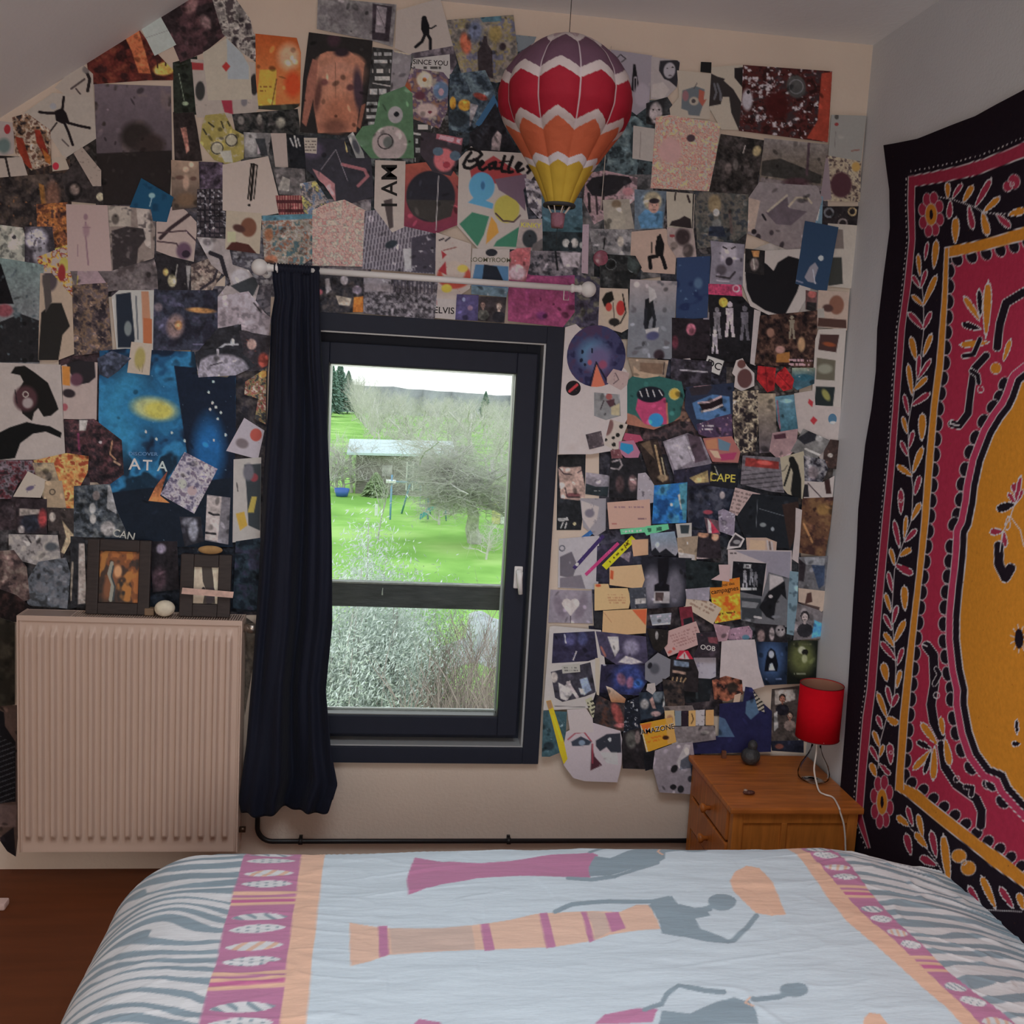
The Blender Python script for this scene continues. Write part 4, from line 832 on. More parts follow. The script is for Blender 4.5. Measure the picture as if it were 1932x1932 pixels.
    leaves = [(R_, 1748, 490, 1753, 458, 5), (O, 1766, 506, 1771, 454, 9), (O, 1738, 520, 1734, 480, 6), (R_, 1738, 542, 1723, 520, 6), (R_, 1740, 543, 1751, 510, 6), (O, 1745, 577, 1723, 557, 6), (O, 1745, 577, 1771, 520, 8), (R_, 1746, 621, 1716, 590, 8), (R_, 1746, 621, 1760, 589, 7), (O, 1731, 678, 1721, 636, 9), (O, 1746, 671, 1761, 631, 7), (R_, 1735, 715, 1738, 670, 6), (R_, 1736, 715, 1760, 678, 6), (O, 1725, 745, 1716, 688, 7), (O, 1728, 737, 1753, 712, 7), (R_, 1718, 782, 1709, 745, 6), (R_, 1724, 766, 1758, 742, 8),
      (O, 1716, 818, 1707, 787, 6), (O, 1744, 831, 1745, 781, 10), (R_, 1720, 845, 1728, 814, 6), (R_, 1717, 860, 1704, 833, 6), (O, 1727, 892, 1745, 844, 8), (O, 1725, 898, 1697, 878, 8), (R_, 1730, 934, 1740, 898, 7), (R_, 1704, 969, 1704, 924, 8), (O, 1724, 981, 1740, 949, 7), (O, 1710, 1015, 1714, 974, 5), (R_, 1701, 1032, 1691, 983, 7), (R_, 1712, 1022, 1732, 999, 7), (O, 1702, 1049, 1722, 1035, 8), (O, 1692, 1066, 1684, 1035, 6), (R_, 1694, 1066, 1725, 1083, 10), (R_, 1688, 1117, 1680, 1080, 6), (O, 1711, 1151, 1710, 1106, 9), (O, 1685, 1154, 1675, 1120, 6), (R_, 1689, 1177, 1697, 1143, 6), (R_, 1687, 1188, 1673, 1160, 6), (O, 1692, 1211, 1711, 1171, 8), (O, 1691, 1220, 1673, 1194, 7), (R_, 1694, 1245, 1667, 1211, 8), (R_, 1697, 1254, 1707, 1223, 6), (O, 1677, 1285, 1671, 1251, 10), (O, 1695, 1297, 1702, 1265, 6),
      (R_, 1685, 1333, 1677, 1295, 6), (R_, 1686, 1334, 1696, 1310, 7), (O, 1676, 1353, 1660, 1307, 7), (O, 1676, 1353, 1696, 1366, 10), (R_, 1667, 1374, 1659, 1350, 6), (O, 1663, 1410, 1652, 1379, 6), (R_, 1683, 1441, 1681, 1403, 9), (R_, 1660, 1436, 1646, 1408, 6), (O, 1663, 1428, 1670, 1405, 5), (O, 1656, 1465, 1647, 1440, 8), (R_, 1663, 1441, 1682, 1462, 6),
      (O, 1717, 1558, 1695, 1540, 9), (R_, 1725, 1558, 1714, 1522, 7), (O, 1745, 1579, 1735, 1537, 8), (R_, 1722, 1612, 1712, 1573, 10), (O, 1753, 1599, 1730, 1571, 9), (R_, 1771, 1617, 1761, 1568, 9), (R_, 1771, 1633, 1740, 1617, 11), (O, 1795, 1669, 1784, 1576, 11), (R_, 1852, 1713, 1830, 1672, 8), (O, 1880, 1713, 1854, 1654, 10), (R_, 1914, 1713, 1888, 1674, 9), (O, 1934, 1716, 1924, 1685, 10),
      (O, 1793, 374, 1792, 345, 7), (R_, 1802, 374, 1819, 347, 6), (O, 1822, 382, 1839, 350, 8), (R_, 1844, 390, 1872, 338, 8), (R_, 1798, 379, 1795, 412, 8), (O, 1807, 459, 1808, 411, 10), (R_, 1832, 389, 1839, 432, 8), (O, 1857, 402, 1866, 444, 10), (O, 1859, 400, 1888, 372, 8), (R_, 1882, 405, 1908, 429, 9), (O, 1905, 405, 1936, 396, 10),
      (O, 1849, 604, 1822, 560, 8), (K, 1851, 597, 1849, 547, 7), (O, 1861, 634, 1866, 533, 11), (K, 1851, 621, 1817, 611, 9), (O, 1866, 646, 1814, 651, 9), (O, 1896, 681, 1909, 641, 7), (O, 1771, 1405, 1740, 1364, 10), (K, 1759, 1413, 1731, 1399, 8), (O, 1759, 1416, 1725, 1452, 9), (K, 1759, 1418, 1746, 1460, 7), (O, 1766, 1410, 1764, 1471, 10), (O, 1783, 1387, 1778, 1353, 8), (O, 1787, 1395, 1796, 1444, 10),
      (R_, 1925, 935, 1919, 912, 11), (K, 1921, 950, 1886, 962, 12), (R_, 1896, 1003, 1873, 1004, 9), (R_, 1898, 1002, 1902, 1032, 8), ('a45a1a', 1908, 975, 1906, 1000, 6), (K, 1921, 1385, 1920, 1358, 5), (K, 1926, 1403, 1911, 1404, 7)]
    line(1.5, D, [(1740, 510), (1746, 577), (1746, 625), (1740, 680), (1728, 745), (1718, 800), (1719, 860), (1727, 920), (1724, 980), (1706, 1030), (1692, 1075), (1688, 1140), (1690, 1200), (1694, 1260), (1690, 1320), (1676, 1355), (1664, 1400), (1660, 1450)])
    line(1.5, D, [(1775, 372), (1800, 376), (1840, 390), (1862, 402), (1900, 404), (1932, 392)]); line(1.5, D, [(1717, 1558), (1750, 1597), (1775, 1632), (1800, 1680), (1850, 1716), (1930, 1720)])
    for c, x0, y0, x1, y1, w_ in leaves: o.append('f %s %g %g %g %g %g %s' % (c, x0, y0, x1, y1, w_*1.15, D))
    for x, y, rx, ry in ((1915, 343, 11, 13), (1903, 352, 8, 9), (1813, 1615, 13, 12), (1830, 1638, 13, 13), (1780, 1664, 10, 9), (1881, 695, 10, 10)):
        c = R_ if y < 500 else O; o.append('e %g %g %g %g 0 %s' % (x, y, rx+1.4, ry+1.4, D)); o.append('e %g %g %g %g 0 %s' % (x, y, rx, ry, c))
    o.append('o 1822 1627 5 1.6 '+D); o.append('o 1911 348 4 1.6 '+D); o.append('o 1704 945 3 1.5 '+D); o.append('o 1683 1420 3 1.5 '+D)
    for cx, cy, rx, ry in ((1760, 405, 18, 32), (1667, 1513, 15, 38)):
        for k in range(8):
            a = 2*math.pi*k/8+.3; x, y = cx+rx*math.cos(a), cy+ry*math.sin(a); 
            o.append('e %g %g %g %g 0 %s' % (x, y, rx*.42+1.2, ry*.36+1.2, D)); o.append('e %g %g %g %g 0 %s' % (x, y, rx*.42, ry*.36, R_))
        o.append('e %g %g %g %g 0 %s' % (cx, cy, rx*.62+1.2, ry*.62+1.2, D)); o.append('e %g %g %g %g 0 %s' % (cx, cy, rx*.62, ry*.62, O)); o.append('e %g %g %g %g 0 %s' % (cx, cy, rx*.2, ry*.3, K))
    line(20, D, [(1890, 1030), (1890, 1065), (1902, 1090), (1912, 1072)]); line(17, K, [(1890, 1030), (1890, 1065), (1902, 1090), (1912, 1072)])
    for k in range(11): line(1.8, D, [(1926, 1205), (1926+16*math.cos(k*.6+1), 1205+26*math.sin(k*.6+1))])
    o.append('e 1926 1205 8 19 0 '+K)
    for q in ((1935, 925), (1932, 900), (1908, 930)): o.append('f %s 1921 950 %g %g 7 %s' % (R_, q[0], q[1], D))
    line(2, D, [(1921, 948), (1912, 975), (1898, 1003), (1892, 1040)]); line(2, D, [(1912, 975), (1930, 1000), (1936, 1030)])
    for sg, pts in ((1, ((1812, 803), (1796, 800), (1797, 792))), (1, ((1751, 1219), (1742, 1216)))): line(3, D, pts)
    for pts in (((1850, 640), (1838, 668), (1820, 672)), ((1766, 1290), (1776, 1272), (1770, 1262)), ((1836, 1500), (1838, 1486), (1826, 1484)), ((1834, 700), (1846, 708), (1848, 722))):
        line(11, D, pts); line(8, K, pts)
    return ';'.join(o)
TX = XR-.009
le = [(1671, 274), (1681, 359), (1681, 430), (1669, 520), (1657, 620), (1654, 700), (1646, 770), (1634, 840), (1621, 960), (1617, 1050), (1611, 1140), (1603, 1290), (1597, 1380), (1589, 1480)]
lq = np.array([P(x, y, 0, TX) for x, y in le]); oq = np.argsort(lq[:, 2])
te = [(1671, 274), (1690, 271), (1730, 263), (1790, 240), (1840, 221), (1880, 198), (1932, 170)]
tq = np.array([P(x, y, 0, TX) for x, y in te]); yc_ = -1.22
ys_t = np.concatenate([tq[::-1, 1], ]); zs_t = tq[::-1, 2]
def ztop(y):
    ym = np.where(y < yc_, 2*yc_-y, y); return np.interp(ym, ys_t, zs_t)
aa = np.concatenate([np.linspace(0, .52, 330), np.linspace(.53, 1, 50)]); bb_ = np.linspace(0, 1, 640)
A2, B2 = np.meshgrid(aa, bb_)
y0_, y1_ = lq[:, 1].max()-.0, 2*yc_-(-.16)
Zt = .16+2.05*B2; ylf = np.interp(Zt, lq[oq, 2], lq[oq, 1]); yrt = 2*yc_-ylf
Yt = ylf+(yrt-ylf)*A2; Zt = .16+(ztop(Yt)-.16)*B2
ylf = np.interp(Zt, lq[oq, 2], lq[oq, 1]); Yt = ylf+(2*yc_-2*ylf)*A2
Ym = np.where(Yt < yc_, 2*yc_-Yt, Yt)
px_, py_ = toPx(np.stack([np.full_like(Ym, TX), Ym, Zt], -1).reshape(-1, 3))
ct = .74*alb(paint(px_, py_, '150d12', tap_ops()+';m 2.2 .12 4a2a14', 5))
Xt = TX-.004*(1+np.sin(Yt*14+Zt*1.5))*.5-.003*vn(Yt*10, Zt*10, 2.5, 2)
tp = gridmesh('wall_hanging', np.stack([Xt, Yt, Zt], -1).reshape(-1, 3), len(aa), len(bb_), mat('batik_cotton', attr=True, rough=.92, noise=.1, scale=90, bump=.15, bscale=200, spec=.08), cols=ct)
tag(tp, 'large black, crimson and orange batik cloth with floral border hung on the right wall', 'wall hanging')
tp.modifiers.new('t', 'SOLIDIFY').thickness = -.001
# ------------------------------------------------------------------ the collage: every print its own sheet of paper on the wall
CATS = dict(photo_print='photo', poster='poster', playing_card='playing card', magazine_cutting='cutting', flyer='flyer', sticker='sticker', wristband='wristband', ticket='ticket', postcard='postcard', drawing='drawing', note='paper note', badge='badge', leaflet='leaflet', record_sleeve='record sleeve')
m_paper = mat('printed_paper', attr=True, rough=.6, noise=.03, scale=150, bump=.12, bscale=45, spec=.13)
def polyarea(p): return sum(a[0]*b_[1]-b_[0]*a[1] for a, b_ in zip(p, p[1:]+p[:1]))/2
def clipcell(poly, x0, x1, y0, y1):
    for ax, v, sg in ((0, x0, 1), (0, x1, -1), (1, y0, 1), (1, y1, -1)):
        out = []; n = len(poly)
        for i in range(n):
            a, c = poly[i], poly[(i+1) % n]; ia, ic = (a[ax]-v)*sg >= 0, (c[ax]-v)*sg >= 0
            if ia: out.append(a)
            if ia != ic:
                t = (v-a[ax])/(c[ax]-a[ax]); q = [a[0]+(c[0]-a[0])*t, a[1]+(c[1]-a[1])*t]; q[ax] = v; out.append(tuple(q))
        poly = out
        if not poly: return []
    return poly
PLACED = []; FONT = {}
def textmesh(s):
    if s in FONT: return FONT[s]
    c = bpy.data.curves.new('t', 'FONT'); c.body = s; c.align_x = 'CENTER'; c.align_y = 'CENTER'; c.resolution_u = 3; c.offset = 0.012
    o = bpy.data.objects.new('t', c); COL.objects.link(o); bpy.context.view_layer.update()
    me = bpy.data.meshes.new_from_object(o.evaluated_get(bpy.context.evaluated_depsgraph_get()))
    r = (np.array([v.co[:2] for v in me.vertices]).reshape(-1, 2), [tuple(p.vertices) for p in me.polygons])
    bpy.data.objects.remove(o); bpy.data.meshes.remove(me); bpy.data.curves.remove(c); FONT[s] = r; return r
def shape(s):
    a = s.split()
    if a[0] == 'C':                                       # C x y rx ry ang   round outline
        x, y, rx, ry, an = map(float, a[1:6]); an = math.radians(an)
        return [(x+rx*math.cos(t)*math.cos(an)-ry*math.sin(t)*math.sin(an), y+rx*math.cos(t)*math.sin(an)+ry*math.sin(t)*math.cos(an)) for t in np.linspace(0, 2*math.pi, 33)[:-1]]
    if a[0] == 'B':                                       # B x0 y0 x1 y1 w   straight band between two points
        x0, y0, x1, y1, w_ = map(float, a[1:6]); L = math.hypot(x1-x0, y1-y0); nx_, ny_ = -(y1-y0)/L*w_/2, (x1-x0)/L*w_/2
        return [(x0+nx_, y0+ny_), (x1+nx_, y1+ny_), (x1-nx_, y1-ny_), (x0-nx_, y0-ny_)]
    return pairs(a)
ORG = P(966, 966, 1, 0)
def wallpts(X, Y, yoff):                                  # photo points onto the wall plane, then out by yoff
    d = (np.asarray(X)-966)[:, None]*RGT-(np.asarray(Y)-966)[:, None]*UPV+1932*FWD
    q = CAM+d*((0-CAM[1])/d[:, 1])[:, None]; q[:, 1] = yoff; return q
def sheet(name, label, outline, base, ops, step=1.55, seed=1):
    pts = shape(outline)
    if polyarea(pts) < 0: pts = pts[::-1]
    xs_, ys_ = [p[0] for p in pts], [p[1] for p in pts]
    bx = (min(xs_), min(ys_), max(xs_), max(ys_)); area_ = (bx[2]-bx[0])*(bx[3]-bx[1])
    if area_ < 2500: step = min(step, 1.2)
    lay = 0
    for b2, l2 in PLACED:
        if bx[0] < b2[2] and bx[2] > b2[0] and bx[1] < b2[3] and bx[3] > b2[1]: lay = max(lay, l2+1)
    PLACED.append((bx, lay)); yo = -(.0011+lay*.00045)
    tops = [o_ for o_ in ops.split(';') if o_.strip().startswith('t ')]; ops = ';'.join(o_ for o_ in ops.split(';') if not o_.strip().startswith('t '))
    nx_, ny_ = max(2, int((bx[2]-bx[0])/step)), max(2, int((bx[3]-bx[1])/step))
    gx, gy = np.linspace(bx[0], bx[2], nx_+1), np.linspace(bx[1], bx[3], ny_+1)
    GX, GY = np.meshgrid(gx, gy); ins = inpoly(GX.ravel(), GY.ravel(), pts).reshape(GX.shape)
    cc_ = ins[:-1, :-1].astype(int)+ins[1:, :-1]+ins[:-1, 1:]+ins[1:, 1:]
    # cells the outline runs through
    edge_ = np.zeros(cc_.shape, bool)
    for a, c in zip(pts, pts[1:]+pts[:1]):
        n = int(math.hypot(c[0]-a[0], c[1]-a[1])/step*3)+2
        for t in np.linspace(0, 1, n):
            i = int((a[0]+(c[0]-a[0])*t-bx[0])/(gx[1]-gx[0])-1e-6); j = int((a[1]+(c[1]-a[1])*t-bx[1])/(gy[1]-gy[0])-1e-6)
            edge_[min(max(j, 0), ny_-1), min(max(i, 0), nx_-1)] = True
    edge_ |= (cc_ > 0) & (cc_ < 4)
    full = (cc_ == 4) & ~edge_
    vx = list(GX.ravel()); vy = list(GY.ravel()); jj, ii = np.nonzero(full); k0 = jj*(nx_+1)+ii
    faces = [(a, a+1, a+nx_+2, a+nx_+1) for a in k0.tolist()]
    for j, i in zip(*np.nonzero(edge_)):
        q = clipcell(pts, gx[i], gx[i+1], gy[j], gy[j+1])
        if len(q) >= 3 and abs(polyarea(q)) > 1e-3:
            k = len(vx); vx += [p[0] for p in q]; vy += [p[1] for p in q]; faces.append(tuple(range(k, k+len(q))))
    used = np.zeros(len(vx), bool)
    for f in faces:
        for a in f: used[a] = True
    idx = np.cumsum(used)-1; vx = np.array(vx)[used]; vy = np.array(vy)[used]; faces = [tuple(int(idx[a]) for a in f) for f in faces]
    cols = paint(vx, vy, base, ops, seed); lum = float(hx(base).mean())
    if name in ('photo_print', 'poster', 'magazine_cutting', 'postcard', 'record_sleeve', 'playing_card'):   # grain and broken detail of the printed picture itself
        am = .75 if lum < .2 else (.5 if lum < .36 else (.22 if lum < .44 else .07)); r_ = random.Random(seed); am *= .35 if name in ('poster', 'record_sleeve') else 1
        if lum < .44 and ops.strip():
            for _ in range(int(min(14, area_/650))):
                x, y = r_.uniform(bx[0], bx[2]), r_.uniform(bx[1], bx[3]); rx, ry = r_.uniform(2, 6), r_.uniform(2, 9); a_ = r_.uniform(0, 3.1)
                u = ((vx-x)*math.cos(a_)+(vy-y)*math.sin(a_))/rx; v = (-(vx-x)*math.sin(a_)+(vy-y)*math.cos(a_))/ry
                f_ = r_.choice((.5, .65, 1.25, 1.5)); cols *= 1+(f_-1)*(np.clip((1.15-np.hypot(u, v))/.5, 0, 1)*.8)[:, None]
        cols = cols*.9+.1*cols.mean(1)[:, None]
        g_ = vn(vx, vy, 11, seed+2)*.4+vn(vx, vy, 4.2, seed+3)*.35+vn(vx, vy, 2.2, seed+4)*.25-.5
        cols = np.clip(cols*(1+am*1.15*g_[:, None]), 0.03, .75)
    V = wallpts(vx, vy, yo)
    # rim and back
    n = len(pts); px = np.array([p[0] for p in pts]); py = np.array([p[1] for p in pts]); e = cols.mean(0)*.6+.25
    k = len(V); V = np.vstack([V, wallpts(px, py, yo), wallpts(px, py, yo+.0003)]); cols = np.vstack([cols, np.tile(e, (2*n, 1))])
    faces += [(k+i, k+n+i, k+n+(i+1) % n, k+(i+1) % n) for i in range(n)]+[tuple(range(k+n, k+2*n))[::-1]]
    for o_ in tops:
        q = o_.split(); x, y, sz, an = map(float, q[1:5]); c_ = hx(q[5]); tv, tf = textmesh(q[6].replace('_', ' ')); an = math.radians(an); sx = float(q[7]) if len(q) > 7 else 1
        ux, uy = tv[:, 0]*sz*sx, -tv[:, 1]*sz; k = len(V)
        V = np.vstack([V, wallpts(x+ux*math.cos(an)-uy*math.sin(an), y+ux*math.sin(an)+uy*math.cos(an), yo-.0002)]); cols = np.vstack([cols, np.tile(c_, (len(tv), 1))]); faces += [tuple(k+i for i in f) for f in tf]
    me = bpy.data.meshes.new(name); me.from_pydata(V.tolist(), [], faces); me.materials.append(m_paper)
    a = me.color_attributes.new('Col', 'FLOAT_COLOR', 'POINT'); c4 = np.ones((len(V), 4), np.float32); c4[:, :3] = alb(cols); a.data.foreach_set('color', c4.ravel())
    me.update(); o = bpy.data.objects.new(name, me); COL.objects.link(o)
    return tag(o, label, CATS[name], 'pictures pasted on the collage wall')
